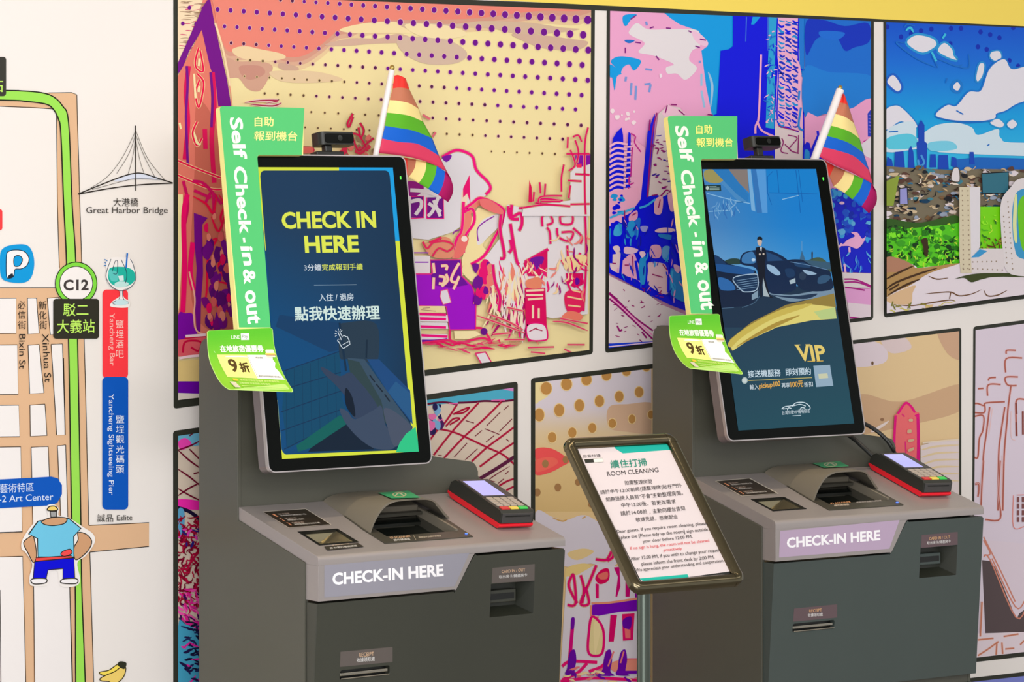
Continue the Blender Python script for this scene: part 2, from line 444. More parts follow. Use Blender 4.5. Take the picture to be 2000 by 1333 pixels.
    a.lines([T([(85, 780), (200, 768)]), T([(75, 860), (90, 800), (170, 800), (160, 850), (120, 830)])], 4, (196, 0, 60))
    a.lines([T([(55, 890), (110, 880), (170, 875)]), T([(90, 770), (200, 762)])], 5, (238, 206, 214))
    a.poly(T([(50, 905), (170, 895), (170, 1015), (50, 1015)]), (226, 196, 128)); a.poly(T([(50, 1015), (170, 1015), (170, 1082), (50, 1078)]), (104, 0, 160)); a.poly(T([(50, 1078), (170, 1082), (170, 1120), (50, 1120)]), (222, 210, 200))
    a.lines([Q([(460, 668), (560, 655), (680, 655), (600, 672)]), Q([(500, 680), (640, 690), (700, 670)])], 3, (176, 40, 80), taper=True, halo=(232, 206, 196), hw=2)
    # coral tree behind the webcam
    a.blobs(672, 268, 735, 305, 22, 7, [(222, 40, 80), (230, 120, 110), (150, 120, 90)], 11)
    a.lines([Q([(1165, 740), (1130, 800), (1140, 825), (1165, 760)]), Q([(1210, 800), (1235, 850), (1215, 895), (1200, 830)]), Q([(1150, 860), (1200, 980), (1260, 930), (1300, 900)]), Q([(1130, 870), (1200, 880), (1250, 960)]), Q([(840, 960), (900, 965), (900, 990), (840, 985)])], 3.4, (214, 0, 74), halo=(160, 120, 90), hw=1)
    a.poly(Q([(835, 955), (900, 955), (910, 1000), (835, 1000)]), (232, 110, 100))
    # figure in pale dress
    dress = R([(270, 975), (340, 930), (400, 935), (460, 975), (475, 1050), (540, 1120), (565, 1170), (545, 1205), (520, 1225), (430, 1310), (390, 1400)]) + S([(390, 240), (360, 260), (200, 310), (85, 300), (60, 20), (160, -40)])
    a.poly(dress, (220, 214, 220))
    a.poly(R([(385, 1200), (440, 1090), (420, 1260), (400, 1333), (380, 1333)]), (238, 214, 190))
    a.lines([R([(265, 975), (340, 935), (400, 940), (455, 975), (478, 1055), (545, 1125), (565, 1170), (535, 1208)])], 5, MAG, halo=(196, 150, 128), hw=1.3)
    a.poly(R([(265, 975), (320, 960), (318, 985), (290, 1005)]), (120, 0, 160), True)
    a.poly(R([(435, 1085), (395, 1170), (395, 1225), (420, 1200), (440, 1255)]), (230, 0, 110))
    a.lines([R([(145, 712), (190, 740)]), R([(225, 820), (205, 850)])], 3.4, (226, 100, 120), halo=(200, 150, 120), hw=1)
    # sign with characters beside the monitor
    a.poly(S([(62, -70), (170, -70), (170, 10), (310, 30), (305, 165), (60, 165)]), (226, 212, 218))
    a.poly(S([(80, 15), (165, 15), (165, 160), (80, 160)]), PUR); a.poly(S([(188, 20), (305, 20), (305, 165), (188, 165)]), PUR)
    a.poly(S([(60, -90), (180, -60), (120, 10), (60, 0)]), (150, 0, 130), True)
    a.lines([S([(75, 50), (140, 40), (150, 80), (110, 140)]), S([(75, -30), (180, -20), (290, 20)]), S([(180, -60), (175, 170)])], 7, (224, 212, 218))
    a.lines([S([(200, 60), (285, 120)]), S([(270, 10), (230, 110), (195, 150)]), S([(235, 40), (280, 150)])], 6.5, (224, 212, 218))
    a.lines([S([(80, 15), (165, 12), (168, 160), (80, 165)]), S([(188, 165), (305, 165), (300, 20)]), S([(188, 165), (186, 20)])], 2, MAG, smooth=False)
    # coral plume and curved arm
    a.poly(S([(555, 30), (640, 60), (715, 110), (710, 150), (640, 115), (550, 75), (500, 110), (490, 140), (515, 190), (470, 260), (410, 440), (360, 440), (400, 280), (430, 250), (430, 150), (440, 110)]), (231, 128, 112))
    a.poly(S([(540, 90), (640, 120), (700, 130), (680, 210), (600, 290), (570, 350), (620, 420), (560, 470), (480, 520), (430, 560), (430, 440), (480, 260), (500, 150)]), (238, 218, 160))
    a.poly(S([(550, 200), (620, 150), (700, 135), (680, 220), (600, 300), (560, 340), (530, 330)]), GW, True)
    a.lines([S([(430, 110), (500, 60), (555, 25), (650, 60), (715, 110), (700, 200), (650, 300), (580, 420), (490, 480)]), S([(430, 130), (500, 100), (512, 190), (450, 290), (440, 400)]), S([(440, 50), (428, 240), (395, 300), (370, 380)])], 5, MAG, halo=(220, 160, 130), hw=1)
    a.lines([S([(540, 320), (535, 240), (580, 190), (650, 150)]), S([(365, 275), (380, 255), (420, 240)])], 2.2, (140, 20, 160))
    a.poly(S([(395, 330), (420, 280), (470, 290), (470, 330), (430, 420), (380, 430)]), (229, 110, 104), True)
    a.dot(*S([(445, 305)])[0], 6, 6, (240, 220, 210), new=True)
    a.poly(S([(160, 330), (220, 330), (300, 290), (360, 320), (370, 420), (300, 440), (210, 420), (170, 360)]), (222, 140, 110), True)
    a.lines([S([(160, 325), (190, 370), (230, 330), (280, 300)]), S([(225, 425), (270, 370), (330, 390), (370, 350), (310, 320), (225, 330)]), S([(205, 330), (290, 295)])], 4, (224, 30, 90), halo=(190, 140, 100), hw=1)
    a.poly(S([(-20, 420), (210, 420), (210, 545), (-20, 545)]), (226, 214, 220)); a.lines([S([(20, 465), (200, 465)]), S([(60, 400), (200, 400)])], 3, (150, 60, 190), taper=True)
    # violet body
    a.poly(S([(110, 545), (225, 545), (215, 450), (420, 450), (430, 560), (500, 630), (520, 720), (520, 925), (345, 925), (325, 770), (130, 770)]), VIO)
    a.poly(S([(215, 450), (420, 450), (430, 560), (470, 620), (350, 640), (220, 620)]), (104, 0, 150))
    a.lines([S([(225, 545), (212, 450), (420, 448), (428, 560), (500, 630), (525, 720), (522, 925), (345, 928), (322, 770), (120, 765)]), S([(110, 545), (222, 545)])], 2.6, (224, 40, 130), smooth=False)
    a.lines([S([(232, 470), (240, 540)]), S([(236, 570), (232, 650)]), S([(285, 490), (325, 490), (320, 520)]), S([(270, 560), (310, 570), (300, 610), (270, 610)]), S([(320, 545), (330, 590), (290, 630)]), S([(410, 470), (370, 540), (355, 590), (390, 600), (410, 560)]), S([(395, 600), (370, 650)])], 5, (240, 206, 170), halo=(226, 40, 130), hw=0.7)
    a.outline(S([(285, 660), (330, 650), (355, 740), (300, 755), (278, 700)]), (224, 214, 222), 2, (226, 80, 140))
    a.poly(S([(430, 530), (500, 600), (545, 560), (550, 520), (500, 500), (450, 480)]), (238, 218, 160), True)
    a.poly(S([(-10, 765), (310, 765), (320, 810), (-10, 810)]), (236, 214, 160))
    for y in (820, 870, 950): a.poly(S([(-10, y + 5), (330, y + 8), (335, y + 52), (-10, y + 50)]), (224, 212, 220))
    a.lines([S([(120, 850), (320, 855)]), S([(130, 905), (320, 912)]), S([(140, 965), (330, 975)]), S([(120, 820), (320, 825)])], 5, MAG, taper=False)
    a.lines([S([(140, 1005), (240, 1005), (330, 995)])], 6, (112, 0, 160)); a.lines([S([(150, 790), (250, 800)]), S([(160, 780), (210, 776)])], 1.6, TAUPE, taper=True)
    a.lines([S([(345, 930), (350, 1000), (400, 1020), (560, 985), (620, 1000), (600, 960), (570, 920), (520, 915)]), S([(150, 1020), (330, 1000), (420, 1030)]), S([(600, 990), (680, 1030), (740, 1040)]), S([(620, 1030), (690, 1000)])], 4.5, (226, 30, 100))
    a.poly(S([(375, 935), (520, 935), (560, 960), (480, 990), (380, 990)]), (240, 222, 170)); a.dot(*S([(580, 940)])[0], 7, 7, (100, 0, 130), new=True)
    a.scrib(*S([(160, 1010)])[0], *S([(760, 1060)])[0], 34, 26, 3, [(224, 60, 110), (196, 140, 110), (226, 0, 90)], 21, (-0.2, 0.2), 0.3)
    a.outline(S([(520, 1090), (590, 1080), (630, 1150), (580, 1190)]), (222, 214, 218), 3, (220, 40, 110))
    # crowd of jagged town strokes on the right
    tz = S([(740, 70), (840, 90), (1290, 70), (1290, 820), (1050, 850), (830, 800), (660, 760), (600, 640), (560, 470), (690, 300)])
    a.poly(tz, (222, 214, 218))
    a.scrib(*S([(590, 450)])[0], *S([(860, 800)])[0], 46, 60, 5.2, [(214, 0, 90), (228, 20, 120), (170, 0, 100), (230, 130, 110)], 31, (1.1, 1.9), 0.25, pin(tz))
    a.scrib(*S([(600, 450)])[0], *S([(900, 800)])[0], 40, 54, 4.6, [(236, 216, 190), (228, 214, 216), (238, 220, 170)], 32, (1.2, 1.9), 0.3, pin(tz))
    a.blobs(*S([(520, 480)])[0], *S([(640, 720)])[0], 18, 8, [(110, 0, 140), (226, 0, 110), (230, 120, 110)], 33, 1.6)
    a.lines([S([(640, 480), (655, 600), (690, 700), (680, 800)]), S([(700, 120), (690, 240), (720, 420), (690, 440)]), S([(770, 70), (770, 150), (830, 130), (840, 200), (820, 250)]), S([(745, 80), (760, 160), (820, 170)]), S([(760, 310), (770, 370), (750, 400)]), S([(860, 465), (1020, 375)]), S([(760, 200), (800, 440), (820, 480)])], 5.5, (222, 0, 110), halo=(196, 150, 130), hw=1)
    a.poly(S([(850, 470), (1015, 380), (1015, 500), (960, 560), (880, 560)]), (210, 0, 90)); a.poly(S([(900, 440), (990, 430), (960, 500), (900, 520)]), (110, 10, 150), True)
    a.scrib(*S([(850, 440)])[0], *S([(1020, 620)])[0], 26, 20, 3.2, [(232, 128, 112), (238, 214, 180), (226, 20, 110)], 34, (0.8, 2.2), 0.5)
    a.lines([S([(980, 220), (980, 150), (1030, 140), (1050, 190), (1010, 210)]), S([(1010, 225), (1030, 260), (1035, 340)]), S([(1100, 150), (1180, 140), (1180, 200), (1110, 200), (1100, 150)]), S([(1080, 230), (1090, 290), (1160, 320), (1190, 260), (1110, 260)]), S([(1190, 230), (1250, 290), (1240, 340)]), S([(1150, 350), (1160, 440), (1210, 450), (1240, 400)]), S([(1110, 450), (1160, 500), (1290, 480)]), S([(1180, 20), (1180, 90), (1280, 60)]), S([(1270, 90), (1280, 440), (1260, 800)]), S([(820, 95), (1000, 75), (1150, 80), (1300, 100)]), S([(950, 40), (1000, 30), (1120, 45)]), S([(930, 60), (1110, 62)])], 3.6, (222, 0, 104), halo=(206, 160, 140), hw=1.2)
    a.poly(S([(1140, 430), (1280, 420), (1240, 520), (1140, 520)]), (236, 208, 150), True)
    a.poly(S([(1140, 540), (1260, 540), (1255, 620), (1200, 640), (1150, 610)]), (206, 0, 90)); a.dot(*S([(1215, 595)])[0], 6, 7, (100, 0, 150), new=True)
    a.poly(S([(1140, 670), (1265, 670), (1250, 800), (1150, 800)]), (222, 30, 90), True); a.poly(S([(1160, 800), (1245, 820), (1240, 860), (1110, 855)]), (230, 120, 100), True)
    a.lines([S([(1150, 700), (1250, 720)]), S([(1155, 760), (1240, 770)]), S([(1160, 650), (1240, 670)])], 3, (238, 200, 150))
    a.scrib(*S([(1060, 250)])[0], *S([(1290, 640)])[0], 34, 26, 3.4, [(222, 0, 104), (232, 130, 120), (238, 206, 160), (150, 0, 120)], 35, (0.9, 2.1), 0.7)
    # boots: tall magenta one with white sole
    a.poly(S([(860, 640), (1000, 640), (1010, 900), (1000, 1000), (880, 1010), (865, 900)]), (214, 0, 90)); a.poly(S([(870, 590), (960, 570), (970, 640), (880, 640)]), (226, 130, 100), True)
    a.lines([S([(870, 660), (990, 655)]), S([(870, 690), (985, 690)]), S([(915, 760), (915, 850)]), S([(955, 780), (955, 850)]), S([(880, 720), (985, 712)])], 5, (236, 206, 176), taper=True)
    a.outline(S([(875, 900), (930, 880), (1000, 900), (1015, 980), (990, 1000), (900, 1000), (872, 960)]), (226, 214, 220), 3, (222, 0, 110), True)
    a.lines([S([(890, 940), (940, 915)]), S([(930, 920), (980, 935)])], 2.5, (170, 30, 80), taper=True)
    a.lines([S([(530, 830), (700, 890), (860, 950)]), S([(610, 820), (740, 870), (850, 930)]), S([(740, 775), (850, 800)]), S([(1050, 870), (1150, 880), (1290, 935)]), S([(1100, 850), (1290, 885)]), S([(640, 960), (760, 950)]), S([(720, 995), (860, 995)]), S([(1130, 1060), (1180, 1085)]), S([(1150, 1030), (1270, 1030)]), S([(900, 1080), (1000, 1090)]), S([(880, 1050), (1060, 1045)])], 3, (222, 50, 100), taper=True, halo=(214, 170, 140), hw=1.3)
    # rooftops above the town
    a.poly(R([(770, 1280), (1170, 1230), (1200, 1340), (760, 1340)]), (224, 216, 220)); a.poly(R([(1060, 1070), (1130, 1000), (1190, 1000), (1190, 1270), (1060, 1270)]), (222, 214, 218))
    a.poly(R([(1090, 955), (1190, 955), (1190, 1015), (1130, 1035), (1095, 1010)]), (130, 0, 160)); a.poly(R([(1095, 1015), (1130, 1015), (1130, 1040), (1100, 1040)]), (236, 40, 90))
    a.lines([R([(1170, 790), (1150, 900), (1150, 1200), (1155, 1330)]), R([(1045, 850), (1042, 920)]), R([(1090, 870), (1110, 940), (1100, 1010)]), R([(1075, 850), (1110, 840), (1130, 880)]), R([(1020, 1020), (1005, 1100), (1005, 1190)]), R([(1050, 1060), (1090, 1020), (1060, 930)]), R([(1035, 955), (1180, 955)]), R([(1045, 1120), (1130, 1125)]), R([(1060, 1150), (1050, 1230)]), R([(1060, 1268), (1180, 1265)]), R([(860, 1260), (880, 1220), (1010, 1215)]), R([(870, 1130), (875, 1200)]), R([(905, 1140), (900, 1215)]), R([(835, 1190), (830, 1250)]), R([(880, 1250), (1000, 1250)]), R([(760, 1290), (900, 1270), (1060, 1280)]), R([(1090, 1080), (1180, 1085)])], 3, (222, 0, 96), halo=(206, 160, 130), hw=1.1)
    a.poly(R([(805, 1115), (820, 1160), (825, 1255), (800, 1255)]), (214, 0, 80))
    a.poly(R([(500, 1240), (560, 1240), (640, 1300), (630, 1330), (520, 1290)]), (228, 110, 110), True)

def draw_street(a):
    E = Z(1160, 0, 3.3333); F = Z(1440, 0, 3.3333); G = Z(1160, 380, 4.1667); H = Z(1600, 380, 4.165)
    a.poly(E([(440, 70), (500, 120), (560, 160), (680, 200), (740, 300), (700, 330), (730, 560), (770, 760), (930, 760), (930, 60)]), SKY)
    a.lines([E([(700, 480), (700, 560)]), E([(745, 470), (770, 560), (760, 700)]), E([(700, 590), (720, 700)])], 5, (150, 190, 224), taper=True)
    # white and blue cloud patches
    a.poly(E([(230, 200), (280, 150), (350, 190), (480, 190), (640, 190), (690, 220), (690, 300), (640, 330), (620, 390), (670, 440), (640, 490), (590, 520), (540, 480), (480, 480), (470, 440), (520, 420), (460, 390), (380, 360), (290, 340), (330, 280), (240, 230)]), (226, 218, 222), True)
    a.poly(E([(640, 200), (690, 220), (740, 270), (735, 300), (690, 290), (650, 250)]), (236, 190, 216), True)
    a.poly(E([(195, 100), (280, 95), (240, 130), (210, 170), (190, 150)]), SKY, True); a.poly(E([(200, 260), (265, 262), (240, 280), (215, 278)]), (30, 110, 200), True)
    a.poly(E([(110, 400), (150, 370), (220, 370), (300, 390), (300, 420), (260, 460), (230, 420), (190, 440), (170, 480), (140, 440)]), SKY, True)
    a.poly(E([(105, 420), (150, 450), (180, 480), (150, 500), (135, 590), (120, 510), (105, 500)]), SKY, True)
    a.lines([E([(245, 540), (240, 620)]), E([(275, 560), (270, 650)]), E([(210, 500), (205, 530)]), E([(335, 450), (380, 455)]), E([(330, 550), (370, 545)]), E([(370, 550), (360, 600)]), E([(690, 395), (690, 410)]), E([(340, 140), (345, 165)])], 5, (120, 150, 214), taper=True)
    a.lines([E([(240, 125), (275, 100)]), E([(270, 275), (305, 280)]), E([(205, 310), (205, 345)]), E([(405, 365), (425, 390)]), E([(470, 182), (500, 185)]), E([(660, 300), (690, 310)]), E([(690, 255), (730, 262)]), E([(615, 200), (635, 210)]), E([(365, 183), (390, 175)])], 3, (130, 20, 130), taper=True)
    a.poly(E([(425, 480), (440, 480), (445, 500), (430, 510)]), (236, 220, 230)); a.blobs(1195, 215, 1240, 240, 8, 4, [(240, 220, 226)], 3)
    # tower: broad dark-blue block with narrow banner
    a.poly(E([(905, 90), (905, 300), (880, 320), (825, 330), (800, 740), (760, 760), (760, 1100)]) + F([(640, 1300), (440, 1300), (440, 1000), (430, 800), (440, 110)]), BLU)
    a.poly([(1420, 40), (1436, 40), (1432, 100), (1400, 120)] if False else F([(100, 110), (150, 110), (110, 160), (90, 160)]), SKY)
    a.lines([F([(60, 110), (55, 270)]), F([(200, 110), (200, 330)])], 2.5, (60, 110, 220), taper=True)
    # blue banner strip left, pink lettered banner right
    a.poly(F([(205, 110), (260, 110), (245, 400), (240, 840), (185, 830), (195, 500), (205, 300)]), (40, 160, 214))
    a.poly(F([(262, 115), (400, 115), (395, 300), (440, 440), (430, 900), (425, 1060), (250, 1060), (245, 800), (262, 480)]), (234, 176, 206))
    a.poly(F([(400, 115), (440, 115), (436, 560), (405, 420)]), (30, 120, 210))
    a.poly(F([(262, 820), (430, 860), (425, 1060), (245, 1060), (245, 830)]), (222, 205, 206))
    rnd = random.Random(6)
    a.up()
    for k in range(26):  # slanted shreds of lettering down the banner
        y = 130 + k * 27; x = 268 + rnd.uniform(-3, 5)
        for j in range(3): a.line(F([(x + j * 44, y + rnd.uniform(-8, 6)), (x + j * 44 + 20, y + rnd.uniform(-4, 24)), (x + j * 44 + 40, y + rnd.uniform(4, 30))]), rnd.uniform(2.4, 5.2), rnd.choice([BLU, (20, 40, 190), (16, 60, 200), (30, 140, 214)]), True, False, True)
    a.lines([F([(262, 120), (255, 330), (268, 480), (262, 790), (330, 830), (400, 860)]), F([(400, 115), (398, 400), (440, 470)]), F([(430, 560), (432, 900)])], 2.4, BLU)
    a.lines([F([(265, 350), (330, 350), (400, 420), (402, 560), (395, 800), (330, 795), (262, 780)]), F([(155, 355), (150, 500), (140, 760), (120, 820), (118, 870)]), F([(130, 790), (160, 850), (240, 890)])], 4, (238, 170, 204))
    a.scrib(*F([(200, 200)])[0], *F([(245, 800)])[0], 60, 9, 2.2, [BLU, (30, 110, 206), (240, 180, 212)], 8)
    a.lines([F([(270, 820), (300, 830), (400, 855)]), F([(290, 900), (300, 930), (285, 985), (330, 1000)]), F([(330, 880), (390, 900), (340, 970), (400, 1000)]), F([(400, 880), (395, 1000)]), F([(310, 940), (360, 990)])], 2, DM)
    a.lines([F([(430, 460), (425, 500)]), F([(415, 700), (400, 820), (430, 850)]), F([(405, 590), (400, 650)])], 4, (30, 130, 214))
    # sky right of the tower
    a.poly(F([(440, 110), (900, 110), (900, 700), (800, 690), (600, 735), (440, 760)]), (24, 108, 208))
    a.poly(F([(440, 440), (600, 470), (880, 500), (880, 690), (600, 735), (440, 755)]), (28, 124, 214), True)
    a.poly(F([(450, 140), (560, 130), (700, 170), (850, 150), (860, 270), (760, 310), (700, 330), (640, 240), (520, 250), (450, 360)]), (12, 50, 190), True)
    a.poly(F([(530, 210), (590, 200), (700, 215), (650, 260), (560, 250)]), (26, 108, 214), True)
    a.poly(F([(440, 775), (460, 730), (520, 760), (640, 740), (760, 700), (830, 650), (870, 640), (880, 1400), (440, 1400)]), PINK)
    a.poly(F([(848, 740), (880, 700), (880, 890), (850, 890)]), (40, 60, 190)); a.lines([F([(855, 750 + 22 * i), (875, 755 + 22 * i)]) for i in range(6)], 2, (130, 110, 210))
    a.poly(F([(430, 960), (450, 925), (470, 930), (480, 970), (520, 880), (515, 855), (530, 850), (535, 880), (570, 820), (560, 1080), (430, 1080)]), BLU)
    a.poly(F([(440, 980), (470, 990), (465, 1070), (440, 1070)]), (40, 150, 224), True); a.lines([F([(845, 910), (820, 925)]), F([(800, 980), (870, 1005)])], 2.5, (200, 30, 150), taper=True)
    a.poly(F([(860, 900), (880, 890), (880, 1030), (790, 970)]), (226, 216, 226), True)
    # trees and steps at the lower right
    a.poly(H([(90, -20), (440, -60), (440, 640), (190, 630)]), (18, 30, 205))
    a.blobs(1615, 375, 1702, 480, 60, 6, [(36, 110, 218), (60, 160, 226), (10, 40, 180), (28, 84, 210)], 9, 1.2)
    a.blobs(1635, 420, 1702, 470, 16, 5, [(96, 176, 226), (30, 60, 200)], 14, 0.8)
    a.scrib(1640, 480, 1700, 530, 14, 18, 3, [(40, 110, 224), (90, 170, 230)], 19, (1.2, 1.9))
    a.poly(H([(165, 420), (200, 400), (230, 370), (290, 340), (260, 310), (310, 310), (350, 360), (378, 340), (360, 390), (310, 440), (240, 420)]), (236, 172, 214), True)
    a.lines([H([(245, 430), (248, 470)]), H([(205, 565), (215, 640)]), H([(185, 400), (160, 430)])], 4, (236, 180, 216)); a.dot(*H([(185, 70)])[0], 5, 3, (230, 190, 220), new=True)
    a.poly(H([(190, 635), (430, 645), (430, 760), (200, 760)]), (224, 212, 214)); a.poly(H([(200, 760), (430, 770), (430, 900), (230, 880)]), (226, 160, 210))
    a.poly(H([(230, 880), (430, 900), (430, 1010), (250, 1010)]), (228, 210, 220))
    a.lines([H([(205, 690), (300, 695), (420, 745)]), H([(205, 715), (310, 715), (425, 755)]), H([(210, 755), (290, 765), (370, 780)]), H([(250, 1000), (330, 1010)])], 3, (170, 20, 130))
    # building facade on the left
    a.poly(E([(180, 830), (190, 880), (195, 1000), (190, 1340), (100, 1340), (100, 1060), (125, 900), (150, 860)]), BLU)
    rnd = random.Random(4)
    a.up()
    for k in range(14):
        y = 930 + k * 34
        a.line(E([(100, y + 26), (150, y), (215, y + 10), (260, y + 2)]), 4.4, (238, 178, 208), True, False)
    a.poly(E([(225, 860), (240, 870), (235, 1340), (200, 1340), (215, 1000)]), BLU); a.up()
    for k in range(12): a.line(E([(195, 960 + k * 34), (250, 955 + k * 34)]), 3.4, (238, 178, 208), True, False)
    a.poly(E([(250, 900), (330, 960), (330, 1400), (235, 1400)]), (234, 168, 200))
    a.lines([E([(240, 870), (270, 890), (265, 930), (305, 990)]), E([(250, 960), (240, 1150)]), E([(230, 1150), (230, 1200), (260, 1190)]), E([(225, 1220), (230, 1340)])], 2.6, (190, 30, 140))
    a.poly(E([(395, 740), (350, 860), (300, 1340), (345, 1340), (400, 780)]), BLU); a.lines([E([(410, 735), (380, 880), (345, 1320)]), E([(365, 780), (360, 850)])], 2.8, DM)
    a.poly(E([(420, 740), (480, 690), (560, 700), (600, 760), (540, 1340), (350, 1340), (385, 1000)]), (216, 200, 200))
    a.poly(E([(440, 740), (480, 680), (600, 740), (460, 760)]), (236, 190, 212))
    a.lines([E([(465, 735), (478, 685)]), E([(500, 680), (540, 683)]), E([(550, 715), (590, 750)]), E([(740, 745), (775, 750)])], 3, (140, 10, 110), taper=True)
    a.scrib(1270, 265, 1318, 395, 56, 9, 2.6, [DM, (130, 20, 120), (60, 20, 150)], 12, (-0.2, 0.25), 0.4)
    a.lines([E([(395, 965), (420, 970), (410, 1005)]), E([(400, 925), (425, 930)]), E([(365, 1300), (430, 1280), (470, 1240), (500, 1250)])], 3, DM, taper=True)
    # shop fronts, receding to the right
    a.poly(G([(120, -20), (360, -60), (360, 200), (120, 270)]), (234, 166, 198)); a.blobs(1192, 382, 1215, 420, 12, 6, [BLU, (30, 150, 220)], 15, 0.7)
    sf = G([(120, 260), (200, 200), (300, 150), (380, 40), (440, 20), (500, 0), (560, 20), (640, -20), (690, 250), (760, 600), (780, 960), (620, 900), (420, 800), (200, 680), (120, 640)])
    a.poly(sf, BLU)
    for pts, col in (([(130, 220), (190, 170), (240, 170), (230, 230), (170, 210), (130, 260)], (236, 172, 206)), ([(290, 170), (350, 130), (350, 200), (290, 220)], (230, 160, 190)),
                     ([(180, 250), (240, 250), (220, 330), (160, 330)], (60, 170, 222)), ([(280, 230), (330, 220), (330, 330), (260, 350)], (36, 150, 216)), ([(340, 210), (380, 200), (360, 320), (330, 320)], (30, 110, 210)),
                     ([(130, 280), (160, 290), (150, 380), (130, 400)], (40, 150, 216)), ([(150, 430), (210, 430), (218, 600), (205, 640), (135, 600), (140, 500), (180, 480)], (226, 200, 206)),
                     ([(235, 540), (320, 480), (360, 560), (410, 600), (400, 720), (340, 690), (225, 640)], (232, 168, 200)), ([(250, 430), (300, 430), (360, 450), (330, 480), (250, 480)], (228, 190, 214)),
                     ([(370, 540), (420, 500), (415, 720), (370, 700)], (36, 150, 216)), ([(450, 550), (560, 560), (600, 600), (605, 810), (450, 740), (440, 620)], (222, 186, 196)),
                     ([(465, 420), (540, 420), (540, 510), (460, 510)], (222, 160, 186)), ([(560, 430), (620, 430), (610, 530), (560, 520)], (96, 160, 214)), ([(500, 290), (570, 270), (650, 280), (650, 305), (520, 310)], (236, 196, 206)),
                     ([(490, 120), (500, 40), (560, 20), (550, 150), (500, 160)], (228, 170, 190)), ([(600, 0), (650, 0), (660, 120), (620, 130)], (232, 172, 200)), ([(530, 320), (640, 335), (640, 370), (540, 350)], (36, 130, 206)),
                     ([(640, 600), (740, 700), (770, 880), (610, 800), (620, 640)], (34, 130, 206)), ([(650, 570), (700, 590), (690, 640), (660, 620)], (226, 170, 206)), ([(380, 260), (440, 260), (430, 300), (390, 300)], (150, 150, 220)), ([(370, 470), (410, 465), (420, 490), (390, 515)], (238, 200, 216))):
        a.poly(G(pts), col, True)
    a.lines([G([(370, 110), (430, 90), (500, 40)]), G([(130, 190), (230, 150), (330, 110)]), G([(640, 620), (630, 720), (660, 800)])], 4, (60, 170, 226))
    a.lines([G([(445, 540), (540, 545), (600, 590), (606, 800)]), G([(340, 540), (365, 700)]), G([(650, 300), (620, 500), (640, 600)]), G([(690, 400), (720, 700)]), G([(240, 180), (235, 400), (215, 640)]), G([(150, 230), (140, 560)])], 5, BLU)
    a.lines([G([(475, 650), (560, 675)]), G([(560, 570), (600, 620)]), G([(150, 560), (180, 562)]), G([(250, 575), (285, 575)]), G([(250, 130), (250, 200)]), G([(470, 10), (520, 0)]), G([(540, 40), (525, 110)]), G([(310, 170), (345, 150)]), G([(315, 500), (320, 640)])], 2.6, (150, 10, 100), taper=True)
    a.scrib(1205, 425, 1330, 590, 60, 18, 2.6, [(14, 20, 170), (40, 150, 220), (10, 40, 200), (226, 150, 200)], 17, (0.9, 2.0), 0.3, pin(sf))
    # pavement
    a.poly(G([(120, 660), (200, 700), (420, 800), (560, 900), (700, 960), (790, 1000), (700, 1300), (120, 1210)]), (222, 208, 210))
    a.lines([G([(125, 800), (200, 870), (330, 1000), (480, 1110)]), G([(125, 850), (220, 930), (480, 1180)]), G([(125, 810), (180, 860), (250, 940)])], 3.4, (150, 0, 110)); a.lines([G([(140, 840), (240, 930), (480, 1150)])], 2.6, (240, 150, 200))
    a.scrib(1190, 560, 1290, 665, 34, 8, 1.8, [(160, 30, 110), (140, 0, 100)], 22, (-0.6, 0.8), 0.4)
    a.lines([G([(190, 1070), (210, 1110), (230, 1100)]), G([(390, 1120), (430, 1170)])], 3.4, DM); a.poly(G([(120, 1215), (500, 1195), (500, 1260), (120, 1260)]), (20, 60, 210)); a.lines([G([(120, 1240), (480, 1205)])], 2, (236, 200, 220))

